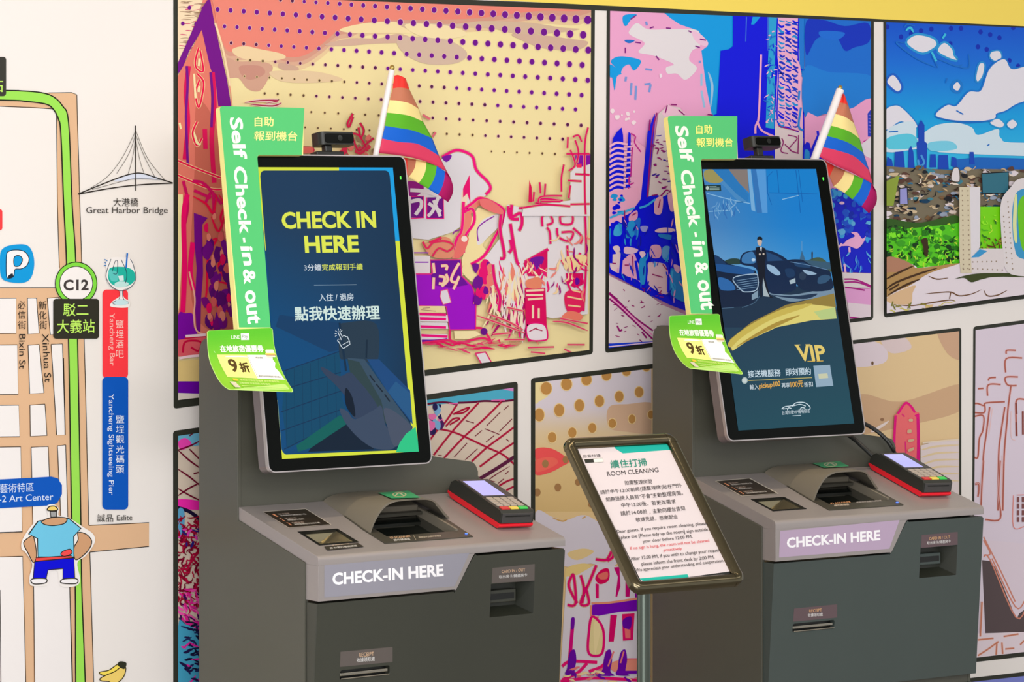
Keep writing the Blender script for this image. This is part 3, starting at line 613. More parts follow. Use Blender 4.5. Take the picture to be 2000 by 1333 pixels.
def draw_lookout(a):
    I = Z(1700, 0, 3.3333); H = Z(1600, 380, 4.165)
    a.grad(1725, 35, 2320, 330, [(0, (14, 80, 205)), (0.3, (20, 110, 216)), (0.65, (20, 158, 226)), (1, (60, 190, 232))])
    a.up()
    for x, y in ((200, 240), (265, 220), (330, 200), (397, 190), (525, 185), (590, 185), (717, 208), (780, 226), (840, 246), (405, 293), (520, 285), (700, 305), (757, 322), (930, 180), (110, 175), (962, 430), (905, 395)): a.dot(*I([(x, y)])[0], 4.4, 5, (10, 44, 176))
    cw = (226, 222, 232)
    def cloud(pts, edge=(16, 96, 196), w=5): a.line(I(catmull(pts, True) + [pts[0]]), w, edge, False); a.poly(I(pts), cw, True)
    cloud([(240, 270), (300, 230), (400, 250), (430, 290), (380, 330), (330, 340), (270, 310)], (40, 150, 214), 9)
    cloud([(440, 330), (480, 280), (530, 320), (540, 360), (560, 390), (500, 370)], (40, 150, 214), 8)
    cloud([(110, 530), (150, 490), (200, 560), (180, 595), (140, 570)], (24, 96, 200), 9)
    cloud([(540, 560), (565, 535), (585, 560), (570, 590), (545, 580)], (24, 120, 206), 12)
    cloud([(690, 500), (710, 420), (740, 420), (730, 490), (700, 530)], (40, 140, 210), 7)
    cloud([(790, 340), (840, 335), (850, 380), (810, 395), (780, 370)], (40, 140, 210), 6)
    cloud([(425, 750), (500, 685), (560, 690), (640, 600), (720, 590), (770, 460), (830, 400), (880, 390), (920, 450), (1020, 430), (1250, 380), (1500, 420), (1900, 380), (2100, 420), (2100, 600), (1300, 620), (1000, 660), (880, 720), (820, 740), (800, 775), (640, 795), (520, 780)], (24, 116, 206), 6)
    cloud([(100, 720), (150, 690), (200, 700), (280, 780), (300, 830), (200, 790), (120, 840), (90, 830)], (30, 130, 210), 5)
    cloud([(780, 800), (830, 775), (870, 810), (840, 830)], (40, 150, 214), 4); cloud([(890, 810), (925, 780), (955, 810), (920, 838)], (40, 150, 214), 4)
    a.poly(I([(100, 860), (200, 800), (290, 800), (300, 900), (340, 870), (430, 815), (560, 800), (660, 830), (700, 880), (830, 840), (850, 900), (1000, 930), (2000, 900), (2000, 1030), (560, 1000), (400, 960), (100, 990)]), (206, 224, 236), True)
    a.poly(I([(110, 900), (240, 870), (300, 900), (290, 960), (120, 970)]), (90, 200, 226), True); a.poly(I([(380, 930), (520, 920), (560, 970), (400, 985)]), (120, 204, 230), True)
    a.lines([I([(220, 280), (170, 280), (300, 380), (430, 440)]), I([(400, 360), (440, 440)]), I([(500, 510), (490, 540)]), I([(640, 350), (640, 440), (560, 430)]), I([(430, 380), (560, 430), (600, 420)]), I([(420, 760), (560, 790), (800, 790)]), I([(220, 180), (240, 160), (290, 170)]), I([(120, 860), (180, 855)]), I([(760, 950), (775, 940)]), I([(560, 720), (605, 745)])], 3, (24, 110, 200), taper=True)
    a.lines([I([(230, 200), (260, 180), (280, 210)]), I([(400, 340), (430, 400)]), I([(470, 250), (490, 220)])], 5, (60, 190, 226), taper=True)
    # sea, skyline
    a.poly(I([(540, 1040), (700, 1025), (900, 1030), (2000, 1060), (2000, 1130), (540, 1110)]), (24, 100, 190))
    for pts in ([(310, 1110), (300, 930), (312, 920), (310, 820), (330, 780), (352, 815), (352, 920), (370, 935), (365, 1110)], [(245, 1110), (250, 970), (265, 950), (280, 990), (290, 1110)], [(155, 1090), (160, 990), (215, 985), (225, 1090)], [(385, 1090), (390, 1005), (425, 1005), (430, 1090)], [(440, 1100), (445, 1010), (505, 1010), (510, 1100)], [(645, 1070), (645, 990), (672, 990), (680, 1070)], [(525, 1080), (530, 1020), (560, 1030), (565, 1090)], [(105, 1080), (110, 1020), (140, 1040), (150, 1090)]):
        a.poly(I(pts), (20, 70, 184))
    a.lines([I([(330, 1010), (350, 1060), (320, 1080), (310, 1040)])], 4, (70, 150, 220))
    # crowded roofs
    town = I([(100, 1080), (200, 1090), (400, 1100), (560, 1110), (700, 1100), (2100, 1120), (2100, 1500), (100, 1500)])
    a.poly(town, (120, 110, 90)); a.blobs(1731, 328, 2320, 445, 420, 7, [(30, 30, 34), (206, 184, 150), (224, 206, 196), (120, 90, 60), (60, 130, 150), (150, 160, 180), (90, 60, 50), (226, 214, 220), (20, 60, 90), (160, 130, 110)], 41, 0.55)
    a.scrib(1731, 330, 2320, 450, 260, 16, 2.6, [(20, 22, 26), (230, 214, 200), (70, 50, 40), (40, 110, 150), (200, 170, 130)], 42, (-0.5, 0.5), 0.8)
    a.poly(I([(105, 1180), (190, 1140), (150, 1340), (105, 1340)]), (140, 160, 60)); a.outline(I([(190, 1230), (240, 1220), (245, 1330), (190, 1330)]), (150, 150, 210), 2, (30, 30, 30)); a.outline(I([(725, 1130), (900, 1120), (900, 1260), (730, 1260)]), (50, 110, 130), 2, (20, 22, 26))
    a.outline(I([(530, 1130), (545, 1095), (575, 1100), (580, 1180), (530, 1175)]), (222, 214, 216), 1.5, (90, 80, 70), True)
    # green hill
    a.poly(H([(540, 200), (600, 250), (820, 260), (1140, 190), (1140, 560), (800, 600), (700, 540), (540, 520)]), (84, 196, 30))
    a.poly(H([(1310, 100), (1500, 100), (3200, 120), (3200, 520), (1310, 440)]), (120, 214, 20))
    a.poly(H([(540, 200), (820, 230), (1100, 170), (1130, 230), (900, 260), (700, 280), (540, 300)]), (50, 90, 30), True)
    ins = pin(H([(540, 250), (820, 260), (1130, 220), (1140, 560), (800, 600), (700, 540), (540, 500)]))
    a.blobs(1731, 440, 1875, 525, 110, 6, [(96, 214, 30), (40, 120, 20), (130, 232, 40), (20, 60, 20), (60, 160, 30)], 43, 0.8, ins)
    a.scrib(1731, 435, 1875, 525, 110, 12, 2.2, [(16, 50, 16), (140, 236, 50), (50, 140, 30), (190, 220, 60)], 44, (0, 3.1), 1.4, ins)
    a.scrib(1915, 405, 2320, 485, 150, 12, 2.4, [(30, 110, 20), (150, 236, 40), (196, 232, 60), (60, 170, 30)], 45, (0.8, 2.2), 1.0)
    a.scrib(1915, 462, 1960, 485, 20, 12, 2.4, [(90, 50, 20), (180, 150, 60)], 46, (0, 1.4), 1.0)
    a.poly(H([(830, 370), (880, 360), (885, 490), (860, 500), (845, 420)]), (60, 40, 20), True)
    # rock and pale ground
    a.poly(H([(540, 520), (640, 520), (780, 580), (800, 600), (1140, 560), (3200, 640), (3200, 1000), (540, 1000)]), (226, 214, 222))
    a.poly(H([(540, 520), (640, 518), (760, 575), (700, 600), (620, 660), (540, 680)]), (176, 126, 100), True)
    a.poly(H([(540, 650), (640, 630), (760, 575), (810, 600), (1140, 560), (900, 640), (740, 740), (620, 790), (540, 830)]), (176, 138, 84), True)
    a.poly(H([(545, 850), (640, 790), (780, 740), (760, 800), (740, 890), (600, 890)]), (216, 180, 140), True)
    a.lines([H([(545, 690), (640, 640), (770, 580)]), H([(550, 770), (620, 720), (800, 650), (960, 600)]), H([(560, 820), (700, 740), (820, 690)]), H([(570, 780), (650, 730)])], 4.4, (70, 44, 22), taper=True)
    a.lines([H([(890, 665), (960, 690), (1050, 680)]), H([(860, 810), (960, 800), (1070, 795), (1140, 825), (1240, 810), (1320, 775)]), H([(1340, 780), (1370, 825), (1450, 820), (1530, 780)]), H([(640, 900), (760, 905), (920, 880), (1060, 860), (1110, 870)]), H([(1440, 640), (1480, 600), (1500, 570)]), H([(1070, 800), (1060, 850)])], 2.6, (110, 74, 44), taper=True)
    a.lines([H([(600, 900), (620, 940)]), H([(730, 890), (740, 930)]), H([(600, 870), (590, 910)]), H([(750, 880), (720, 930)])], 3, (120, 120, 40), taper=True); a.poly(H([(860, 900), (930, 895), (910, 940), (870, 940)]), (214, 180, 130))
    a.scrib(1735, 590, 1850, 612, 12, 18, 2, [(140, 130, 60), (200, 190, 90)], 48, (-0.4, 0.2))
    # big standing letters
    def dots(cx, cy, n, dx, dy): [a.dot(*H([(cx + dx * i, cy + dy * i)])[0], 1.2, 1.5, (150, 130, 110), 8) for i in range(n)]
    a.poly(H([(1100, 690), (1240, 650), (1500, 640), (2200, 660), (2200, 690), (1500, 670), (1330, 690), (1240, 715), (1180, 680)]), (60, 70, 30), True)
    a.poly(H([(1140, -60), (1225, -60), (1235, 500), (1240, 640), (1150, 640), (1140, 500)]), (212, 200, 172)); a.poly(H([(1225, -60), (1310, -60), (1308, 430), (1235, 510)]), (222, 216, 222))
    a.poly(H([(1235, 510), (1300, 440), (1500, 440), (1520, 560), (1480, 640), (1240, 640)]), (220, 210, 212)); a.poly(H([(1235, 515), (1305, 445), (1370, 460), (1300, 510)]), (60, 150, 206))
    a.poly(H([(1480, 300), (1480, 60), (1560, -60), (1640, -130), (1900, -140), (2050, 60), (2060, 400), (1950, 640), (1560, 650), (1500, 480)]), (222, 214, 216), True)
    a.poly(H([(1570, 250), (1580, 60), (1640, -40), (1850, -40), (1920, 90), (1920, 380), (1840, 530), (1640, 520), (1590, 440)]), (60, 150, 200), True)
    a.poly(H([(1620, 250), (1620, 80), (1680, 0), (1830, 0), (1880, 100), (1880, 360), (1820, 470), (1680, 470), (1640, 400)]), (110, 196, 30), True)
    a.poly(H([(1575, 240), (1590, 20), (1610, 20), (1605, 240), (1610, 380), (1590, 380)]), (220, 226, 160), True)
    a.up(); dots(1165, -30, 17, 0.6, 40); dots(1210, -30, 17, 0.8, 40); dots(1250, 550, 6, 38, -1); dots(1500, 180, 10, 3, 42); dots(1535, 60, 14, 3, 42); dots(1170, 600, 9, 40, 2)

def draw_gate(a):
    M = Z(820, 740, 4.443); N = Z(330, 800, 2.5)
    a.poly(M([(-300, 0), (820, -120), (820, 190), (600, 195), (300, 210), (-300, 280)]), (76, 168, 196)); a.poly(M([(600, 60), (820, 60), (820, 110)]), (206, 130, 190), True)
    a.lines([M([(40, 225), (200, 205), (330, 225)]), M([(330, 210), (450, 205), (560, 195), (700, 198), (820, 185)])], 4, (96, 0, 50)); a.lines([M([(250, 215), (330, 218)]), M([(620, 190), (740, 186)])], 2.2, (224, 90, 160))
    L = [[(510, 210), (290, 450), (120, 665)], [(710, 200), (560, 350), (390, 500), (210, 690)], [(320, 230), (220, 380), (150, 450), (90, 530)], [(820, 420), (700, 510), (580, 600), (450, 720)], [(820, 555), (690, 640), (520, 765)], [(40, 430), (180, 440), (290, 465), (390, 505), (590, 600), (720, 660), (820, 745)], [(820, 870), (760, 890), (690, 930)], [(820, 935), (750, 970)]]
    a.lines([M(l) for l in L], 3.4, CRIM, halo=(214, 150, 150), hw=0.6)
    a.lines([M([(820, 680), (700, 760), (520, 870), (400, 940)])], 7, (90, 20, 60))
    a.lines([M(l) for l in ([(400, 365), (470, 385)], [(565, 435), (690, 485)], [(750, 525), (775, 545)], [(770, 235), (730, 270)], [(700, 290), (580, 410)], [(800, 350), (690, 460)], [(540, 450), (480, 500)], [(645, 495), (575, 550)], [(410, 560), (300, 680)], [(500, 610), (395, 705)], [(780, 760), (610, 870), (655, 895)], [(770, 805), (740, 830)], [(730, 870), (680, 910)], [(160, 665), (190, 668)])], 2, (120, 20, 50), taper=True)
    a.lines([M([(290, 310), (350, 280), (430, 250), (380, 295), (300, 305)]), M([(225, 415), (290, 350), (345, 348), (260, 400)])], 3.4, CRIM)
    a.blobs(838, 792, 862, 842, 16, 6, [(30, 20, 80), (226, 110, 170), (120, 170, 210), (70, 20, 90)], 51, 1.3)
    # strip left of the kiosk
    a.poly(N([(40, 120), (170, 100), (170, 165), (100, 180), (40, 160)]), (110, 180, 210), True); a.poly(N([(45, 160), (80, 140), (110, 170), (60, 200)]), (240, 70, 180), True)
    a.lines([N(l) for l in ([(40, 200), (100, 180), (160, 150)], [(40, 195), (100, 250), (170, 300)], [(100, 195), (160, 255)], [(40, 290), (100, 330), (160, 380)], [(160, 355), (100, 385), (40, 425)], [(40, 385), (100, 420), (160, 450)], [(120, 315), (145, 308)], [(100, 130), (140, 100)])], 3.2, (110, 0, 40), taper=True)
    a.poly(N([(45, 440), (150, 450), (160, 490), (45, 480)]), (240, 40, 170), True); a.lines([N([(40, 480), (100, 500), (160, 545)])], 7, (24, 14, 50)); a.poly(N([(45, 490), (75, 500), (70, 620), (45, 610)]), (90, 160, 200), True)
    a.scrib(347, 1005, 395, 1180, 150, 22, 3.4, [(150, 0, 40), (120, 0, 40), (180, 10, 60)], 52, (0.4, 2.8), 0.9)
    a.scrib(347, 1030, 395, 1060, 12, 14, 4, [(40, 30, 120), (226, 60, 170)], 53); a.scrib(347, 1150, 395, 1235, 70, 16, 4.4, [(220, 30, 140), (240, 80, 170), (60, 10, 80)], 54, (0.2, 1.2))
    a.poly(N([(45, 1060), (80, 1050), (160, 1120), (160, 1400), (45, 1400)]), (66, 156, 190), True); a.scrib(350, 1215, 395, 1350, 60, 22, 4.6, [(16, 14, 50), (30, 20, 70), (220, 30, 150), (30, 40, 90)], 55, (-0.6, 0.8), 0.5)

def draw_pier(a):
    J = Z(1030, 700, 6.6667); K = Z(1030, 900, 3.08); L = Z(1640, 620, 3.703)
    a.grad(1040, 700, 1280, 1000, [(0, (222, 212, 222)), (0.32, (218, 206, 214)), (0.48, (222, 196, 158)), (0.62, (222, 190, 136)), (1, (214, 180, 122))])
    a.poly(J([(100, 300), (200, 300), (280, 470), (160, 560), (100, 580)]), (238, 218, 160), True)
    a.poly(J([(1060, 640), (1300, 600), (1650, 600), (1650, 960), (1300, 960), (1060, 900)]), (214, 176, 146), True)
    a.poly([(1272, 600), (1900, 600), (1900, 1400), (1272, 1400)], (226, 196, 150))
    a.poly([(1600, 800), (1680, 770), (1760, 785), (1880, 750), (1880, 800), (1780, 830), (1650, 850)], (206, 168, 132), True)
    a.poly([(1640, 640), (1690, 660), (1730, 680), (1725, 710), (1650, 712)], (222, 206, 214), True); a.poly([(1720, 660), (1760, 655), (1780, 680), (1740, 690)], (220, 200, 200), True)
    a.poly([(1830, 640), (1880, 640), (1880, 700), (1850, 690)], (206, 166, 136), True)
    a.dot(1704, 710, 2.4, 4, (110, 80, 50), new=True); a.dot(1723, 820, 4, 3, (150, 110, 80))
    a.poly(L([(230, 820), (350, 750), (330, 780), (250, 830)]), (230, 214, 210), True)
    dotc = (190, 138, 74)
    D = [(245, 395, 72, 82), (510, 340, 70, 78), (770, 280, 66, 74), (1030, 225, 60, 66), (1290, 180, 52, 50), (1550, 130, 44, 40), (155, 740, 64, 84), (415, 678, 64, 82), (678, 616, 62, 78), (938, 560, 60, 74), (1196, 500, 56, 70), (1455, 442, 54, 68), (322, 1033, 56, 70), (585, 970, 54, 66), (845, 910, 52, 64), (1106, 850, 50, 60), (1362, 793, 44, 58), (1610, 735, 40, 54)]
    a.poly(K([(50, 0), (50, -70), (150, -70), (250, 0), (200, 40), (130, 75), (50, 85)]), (238, 84, 84), True); a.poly(K([(50, 0), (150, -20), (180, 20), (60, 70)]), (240, 104, 90), True)
    a.up()
    for x, y, rx, ry in D: a.dot(*J([(x, y)])[0], rx / 6.667 + 1.6, ry / 6.667 + 1.6, (236, 206, 150), 20)
    a.up()
    for x, y, rx, ry in D: a.dot(*J([(x, y)])[0], rx / 6.667, ry / 6.667, dotc, 20)
    for x, y, r in ((108, 20, 20), (60, 192, 20), (184, 162, 20), (305, 130, 18), (380, 265, 14), (230, -5, 18)): a.dot(*K([(x, y)])[0], r / 3.08, r / 3.08 * 1.2, (164, 120, 76), 16)
    a.poly(K([(50, 310), (150, 340), (230, 360), (350, 330), (480, 420), (560, 560), (500, 650), (380, 620), (240, 640), (50, 560)]), (214, 204, 214), True)
    a.poly(K([(240, 560), (330, 530), (400, 550), (300, 600)]), (226, 196, 140), True); a.poly(K([(235, 650), (330, 620), (380, 640), (330, 720), (235, 740)]), (230, 200, 130), True)
    a.lines([K([(150, 345), (210, 365), (240, 355)]), K([(330, 350), (350, 338)])], 3, (206, 160, 90), taper=True)
    a.poly(K([(235, 700), (300, 690), (420, 620), (560, 640), (700, 700), (700, 1400), (190, 1400)]), (218, 208, 216))
    a.lines([K([(240, 870), (290, 860), (280, 700), (265, 700), (250, 760), (300, 860)]), K([(415, 630), (370, 740), (320, 860), (370, 860), (350, 760)]), K([(320, 690), (340, 770), (330, 860)]), K([(410, 595), (470, 600), (490, 580), (510, 545), (515, 580), (480, 605)]), K([(455, 435), (490, 425)])], 4.6, (222, 0, 104), halo=(206, 150, 120), hw=1.3)
    a.poly(K([(415, 690), (450, 655), (490, 655), (490, 720), (440, 745), (410, 720)]), (216, 0, 84), True); a.poly(K([(425, 690), (480, 670), (480, 710), (440, 715)]), (230, 110, 100), True)
    a.poly(K([(410, 740), (430, 745), (430, 830), (412, 830)]), (216, 0, 100)); a.poly(K([(520, 645), (555, 640), (560, 760), (540, 820), (530, 820), (545, 700)]), (200, 0, 110)); a.poly(K([(590, 690), (625, 680), (615, 820), (590, 820)]), (196, 0, 110)); a.poly(K([(640, 760), (680, 790), (680, 840), (650, 830)]), (140, 0, 150))
    a.poly(K([(385, 870), (440, 860), (560, 850), (680, 830), (680, 905), (560, 910), (430, 935), (385, 930)]), (118, 0, 176)); a.lines([K([(385, 860), (500, 855), (680, 828)]), K([(385, 870), (385, 935), (430, 945)])], 4, (228, 140, 110))
    a.lines([K([(275, 960), (265, 1080), (255, 1200)])], 7, (212, 0, 120)); a.poly(K([(265, 950), (285, 950), (280, 1010), (262, 1010)]), (112, 0, 160), True)
    a.outline(K([(370, 1040), (390, 940), (450, 1000), (460, 1100), (440, 1170), (370, 1160)]), (226, 206, 150), 5, (222, 0, 110), True); a.poly(K([(400, 980), (440, 1000), (420, 1120), (405, 1160)]), (236, 214, 160), True)
    a.poly(K([(500, 930), (540, 930), (520, 1090), (490, 1090)]), (212, 0, 100)); a.poly(K([(570, 925), (645, 920), (635, 1080), (575, 1085)]), (222, 10, 100)); a.poly(K([(575, 960), (625, 940), (620, 1010), (580, 1010)]), (100, 0, 160), True); a.poly(K([(585, 1010), (620, 1020), (620, 1070), (590, 1070)]), (234, 110, 110))
    a.lines([K([(210, 1240), (260, 1210), (420, 1215)]), K([(210, 1320), (300, 1280), (360, 1220)]), K([(370, 1270), (460, 1230), (480, 1150)]), K([(560, 1200), (690, 1200)]), K([(200, 1330), (400, 1310), (690, 1325)])], 6, (230, 10, 110)); a.poly(K([(520, 1210), (690, 1200), (690, 1270), (520, 1270)]), (230, 140, 120), True)
    for x in (270, 485, 575): a.poly(K([(x - 25, 1200), (x - 10, 1150), (x + 15, 1140), (x + 25, 1200), (x + 15, 1270), (x + 40, 1295), (x - 40, 1290), (x - 30, 1250)]), (104, 0, 160), True)
    a.lines([K([(380, 1285), (500, 1290)]), K([(540, 1275), (690, 1275)])], 6, (110, 0, 170)); a.lines([K([(520, 1150), (485, 1240)]), K([(580, 1150), (560, 1220)])], 3, (232, 120, 120)); a.scrib(1095, 1310, 1255, 1420, 60, 20, 4, [(226, 0, 110), (236, 210, 160), (230, 120, 120), (110, 0, 160)], 61, (-0.4, 0.4))
    # pink tower at the right
    a.poly(L([(395, 710), (430, 690), (480, 610), (530, 680), (575, 690), (580, 1200), (390, 1200)]), (236, 108, 112))
    a.lines([L([(420, 700), (460, 640), (485, 620), (520, 650), (545, 690)]), L([(405, 710), (395, 900), (400, 1100)])], 4.6, (228, 0, 124)); a.lines([L([(565, 700), (570, 900), (565, 1100)])], 6, (214, 0, 124)); a.poly(L([(540, 710), (575, 695), (575, 740)]), (226, 0, 124))
    a.lines([L([(475, 900), (480, 1000)]), L([(450, 700), (470, 720)])], 3, (226, 30, 124), taper=True)
    for q in ([(500, 735), (530, 735), (530, 755), (500, 755)], [(490, 815), (520, 812), (520, 838), (490, 842)], [(495, 885), (540, 880), (535, 900), (498, 905)], [(490, 960), (515, 945), (540, 940), (535, 965), (500, 975)]): a.outline(L(q), (206, 176, 140), 1.2, (236, 80, 100), True)
    a.poly(L([(585, 930), (700, 895), (862, 880), (862, 1400), (585, 1400)]), (222, 206, 206)); a.lines([L([(590, 960 + 55 * i), (700, 935 + 50 * i), (862, 925 + 52 * i)]) for i in range(6)], 4, (224, 200, 160), taper=True); a.lines([L([(600, 910), (740, 895), (862, 885)])], 3, (228, 210, 190))

def draw_blocks(a):
    L = Z(1640, 620, 3.703); O = Z(1840, 900, 3.08); red = (172, 92, 78)
    a.poly(O([(240, 600), (290, 605), (330, 660), (440, 940), (493, 900), (1200, 860), (1200, 1040), (260, 1040)]), (88, 74, 76))
    a.poly(O([(270, 480), (500, 500), (1200, 400), (1200, 700), (500, 850), (450, 950), (300, 600)]), (222, 206, 218)); a.lines([O([(250, 580), (290, 600), (445, 945), (520, 850)]), O([(300, 590), (440, 880), (500, 840)]), O([(250, 460), (350, 660), (440, 850)]), O([(250, 480), (290, 560), (250, 570)])], 2.6, (206, 130, 110))
    a.lines([L(l) for l in ([(1275, 240), (1210, 240), (1205, 265)], [(1320, 295), (1205, 300), (1200, 400)], [(1290, 432), (1200, 435), (1215, 490), (1280, 495)], [(1130, 435), (1085, 440), (1075, 460)], [(1165, 487), (1075, 490), (1070, 570)], [(1000, 518), (1040, 515)], [(1195, 612), (1060, 620), (1045, 640), (1000, 625), (975, 625)], [(975, 690), (1045, 690), (1050, 640)], [(975, 718), (1040, 715), (1035, 820), (1010, 880), (1000, 1010), (975, 1015)], [(1085, 650), (1060, 850), (1040, 1000), (1025, 1300), (1020, 1400)], [(1195, 650), (1165, 850), (1150, 1000), (1145, 1400)], [(1240, 490), (1220, 640), (1210, 760), (1190, 1000), (1180, 1400)], [(1340, 595), (1280, 600), (1275, 700)], [(1275, 700), (1280, 860)], [(980, 1205), (1010, 1208), (1000, 1300)], [(1500, 600), (1340, 600)])], 2.5, red, halo=(226, 178, 178), hw=1.0)
    a.lines([L([(1240, 680), (1240, 860), (1270, 890)]), L([(1105, 660), (1080, 850)]), L([(1175, 1000), (1170, 1400)])], 1.6, (232, 196, 196))
    a.lines([L([(1275, 620), (1280, 700)]), L([(1278, 760), (1280, 860)]), L([(1325, 680), (1326, 850)])], 4.4, (140, 70, 60), taper=True)
    a.lines([O([(260, 355), (350, 350), (340, 200), (350, 0)]), O([(235, 250), (240, 140), (250, 0)]), O([(200, 145), (220, 145), (220, 200)])], 2.4, red, halo=(226, 178, 178), hw=1.0)
    a.up()
    for i in range(3):
        for j in range(4): a.poly(O([(450 + i * 30, 220 + j * 40), (465 + i * 30, 220 + j * 40), (465 + i * 30, 250 + j * 40), (450 + i * 30, 250 + j * 40)]), (130, 80, 80), False, False)
    a.lines([O([(430, 210), (430, 400), (500, 395)]), O([(450, 208), (560, 205)])], 1.6, (226, 140, 130))
    a.poly(O([(205, 1040), (260, 1040), (1200, 1010), (1200, 1200), (205, 1200)]), (226, 210, 218)); a.lines([O(l) for l in ([(215, 1080), (310, 1070)], [(370, 1060), (460, 1045)], [(215, 1175), (270, 1140), (340, 1090)], [(330, 1090), (325, 1170)], [(360, 1095), (365, 1165)], [(380, 1135), (435, 1130)], [(470, 1110), (493, 1085)], [(230, 1060), (240, 850)], [(540, 1060), (700, 1040)], [(540, 1160), (640, 1090)])], 2.6, (196, 120, 96), halo=(230, 190, 180), hw=1)

yt = lambda x: -26.3 + 0.0397 * x + 0.0           # lower edge of the long top rule
panel([(338.5, -23), (1162, 9), (1158, 692), (339, 799)], [(347, -12.5), (1154.5, 19.6), (1151, 684), (348, 782)], CREAM, 'mural_panel', 'large comic panel with purple dots, red house and magenta harbour figures', draw_harbour)
panel([(1185, 9.5), (1707, 31.5), (1705.6, 625), (1182, 690)], [(1191.7, 21.2), (1701, 41.5), (1700.8, 618.8), (1188.8, 680.5)], (234, 164, 204), 'mural_panel', 'pink and blue comic panel of a street with a tall tower', draw_street)
panel([(1725.3, 32), (2330, 58), (2330, 540), (1726.5, 621)], [(1731, 43), (2322, 68), (2322, 532), (1732, 612.5)], (24, 130, 214), 'mural_panel', 'blue sky comic panel with white clouds and big letters on a green hill', draw_lookout)
panel([(338, 842.5), (1011.2, 745.6), (1011.2, 1500), (338.5, 1500)], [(348, 852), (1003, 757.8), (1003, 1490), (348, 1490)], (214, 196, 178), 'mural_panel', 'comic panel of crimson lattice beams behind the left kiosk', draw_gate)
panel([(1037, 739.3), (1877.5, 640), (1877.5, 1302), (1037, 1400)], [(1045.4, 748), (1873.3, 647.3), (1873.3, 1293), (1045.4, 1391)], (224, 192, 140), 'mural_panel', 'beige comic panel with tan dots and a pink tower behind the sign stand', draw_pier)
panel([(1901, 638.5), (2330, 583), (2330, 1245), (1897, 1295)], [(1905.5, 645.2), (2322, 590), (2322, 1237), (1901, 1286)], (220, 206, 220), 'mural_panel', 'pale lilac comic panel with brown outlined blocks at the right edge', draw_blocks)
panel([(1884, 1326.5), (2330, 1276), (2330, 1600), (1884, 1600)], [(1889, 1334), (2322, 1285), (2322, 1590), (1889, 1590)], (124, 132, 206), 'mural_panel', 'periwinkle comic panel, lowest one at the right corner', lambda a: a.scrib(1300, 1400, 2300, 1580, 60, 60, 6, [(90, 96, 180), (160, 160, 220)], 3))
# long black rule over the upper panels
r = Art(WP, WN); r.lay = 3
r.poly([(300, yt(300) - 10.6), (871, -1.5), (1440, 20.4), (2330, 57.5), (2330, 67.4), (1440, 31.5), (1160, 20.0), (300, yt(300))], INK)
r.build('top_rule', M_PRINT, wall)

# ------------------------------------------------------------------ printed street map left of the comic panels
mapc = hit(150, 650, WP, WN)
mroot = empty('wall_map', mapc, 0, 'printed street map with tan roads and green rail line at the left of the wall', 'map')
MW = Matrix.Translation(mapc)
A_, B_, C_, D_ = Z(0, 0, 3.3325), Z(0, 380, 3.919), Z(0, 700, 3.7025), Z(0, 960, 3.5725)
TAN = (222, 180, 142); LN = (38, 32, 28); GRN = (154, 222, 84)
m = Art(WP, WN); m.lay = 1
m.poly([(-300, 195), (110, 212), (111, 216), (112.5, 400), (112, 430), (116, 523), (118, 562.4), (-300, 562.4)], WHITE)
m.poly([(-300, 168), (100, 181.5), (140, 181), (150, 185), (156, 400), (159.5, 512), (166, 720), (173.3, 1027), (291, 1021.6), (291, 1068), (176, 1079), (183, 1333), (186, 1500), (-300, 1500), (-300, 562.4), (117, 562.4), (116, 523), (112, 400), (110.5, 216), (106, 213), (-300, 196)], TAN)
m.lines([[(-300, 196), (60, 210), (104, 213), (110.5, 222), (112, 400), (116, 523)], [(95, 181.6), (140, 181), (150, 185), (156, 400), (159.5, 512), (166, 720), (173.3, 1027)], [(173.3, 1027), (291, 1021.6)], [(291, 1068), (176, 1079)], [(175.5, 1079), (183, 1333), (186, 1500)], [(-300, 562.4), (118, 562.4)]], 1.5, LN, smooth=False)
blocks = [B_([(-1100, 800), (125, 795), (125, 1065), (-1100, 1075)]), B_([(210, 795), (280, 795), (300, 1065), (215, 1070)]), B_([(362, 795), (450, 788), (470, 1068), (385, 1073)]),
    [(-300, 677), (33.7, 674), (35.6, 770.8), (-300, 775)], [(54.9, 674.7), (76.5, 673.4), (85.9, 768), (58, 769.7)], [(100, 673), (122, 672), (127.5, 850), (110.7, 850.4)],
    C_([(-1100, 350), (135, 340), (142, 568), (-1100, 585)]), C_([(217, 340), (325, 333), (340, 560), (220, 565)]), C_([(415, 635), (475, 628), (492, 1230), (445, 1230)]), C_([(-1100, 660), (150, 642), (160, 1255), (-1100, 1330)]), C_([(225, 645), (348, 640), (375, 1240), (240, 1255)]),
    D_([(-1100, 490), (158, 455), (180, 1333), (185, 1900), (-1100, 1900)]), D_([(232, 465), (480, 445), (503, 1333), (508, 1900), (250, 1900)])]
for b in blocks: m.outline(b, (238, 232, 230), 1.4, LN)
m.lines([D_([(-1100, 320), (158, 284)]), D_([(0, 690), (6, 1333)]), C_([(460, 0), (472, 555)]), D_([(487, 670), (507, 1333)])], 1.4, LN, smooth=False)
m.build('road', M_PRINT, mroot, mw=MW)
g = Art(WP, WN); g.lay = 20
gl = [(-300, 172), (0, 176.5), (40, 177.5), (80, 181), (104, 189), (122, 207), (134, 240), (141, 400), (148, 512), (152.5, 715), (158, 1021), (159.6, 1145), (166.5, 1333), (171, 1500)]
gr = [(-300, 190), (0, 195.5), (50, 198), (88, 203), (103, 212), (114, 232), (119, 262), (124.5, 400), (130, 512), (135, 715), (140.4, 1021), (147, 1145), (148, 1333), (152, 1500)]
g.raw([catmull(gl, False, 4) + catmull(gr, False, 4)[::-1]], GRN); g.lines([gl, gr], 2.4, (24, 28, 18)); g.build('rail_line', M_PRINT, mroot, mw=MW)

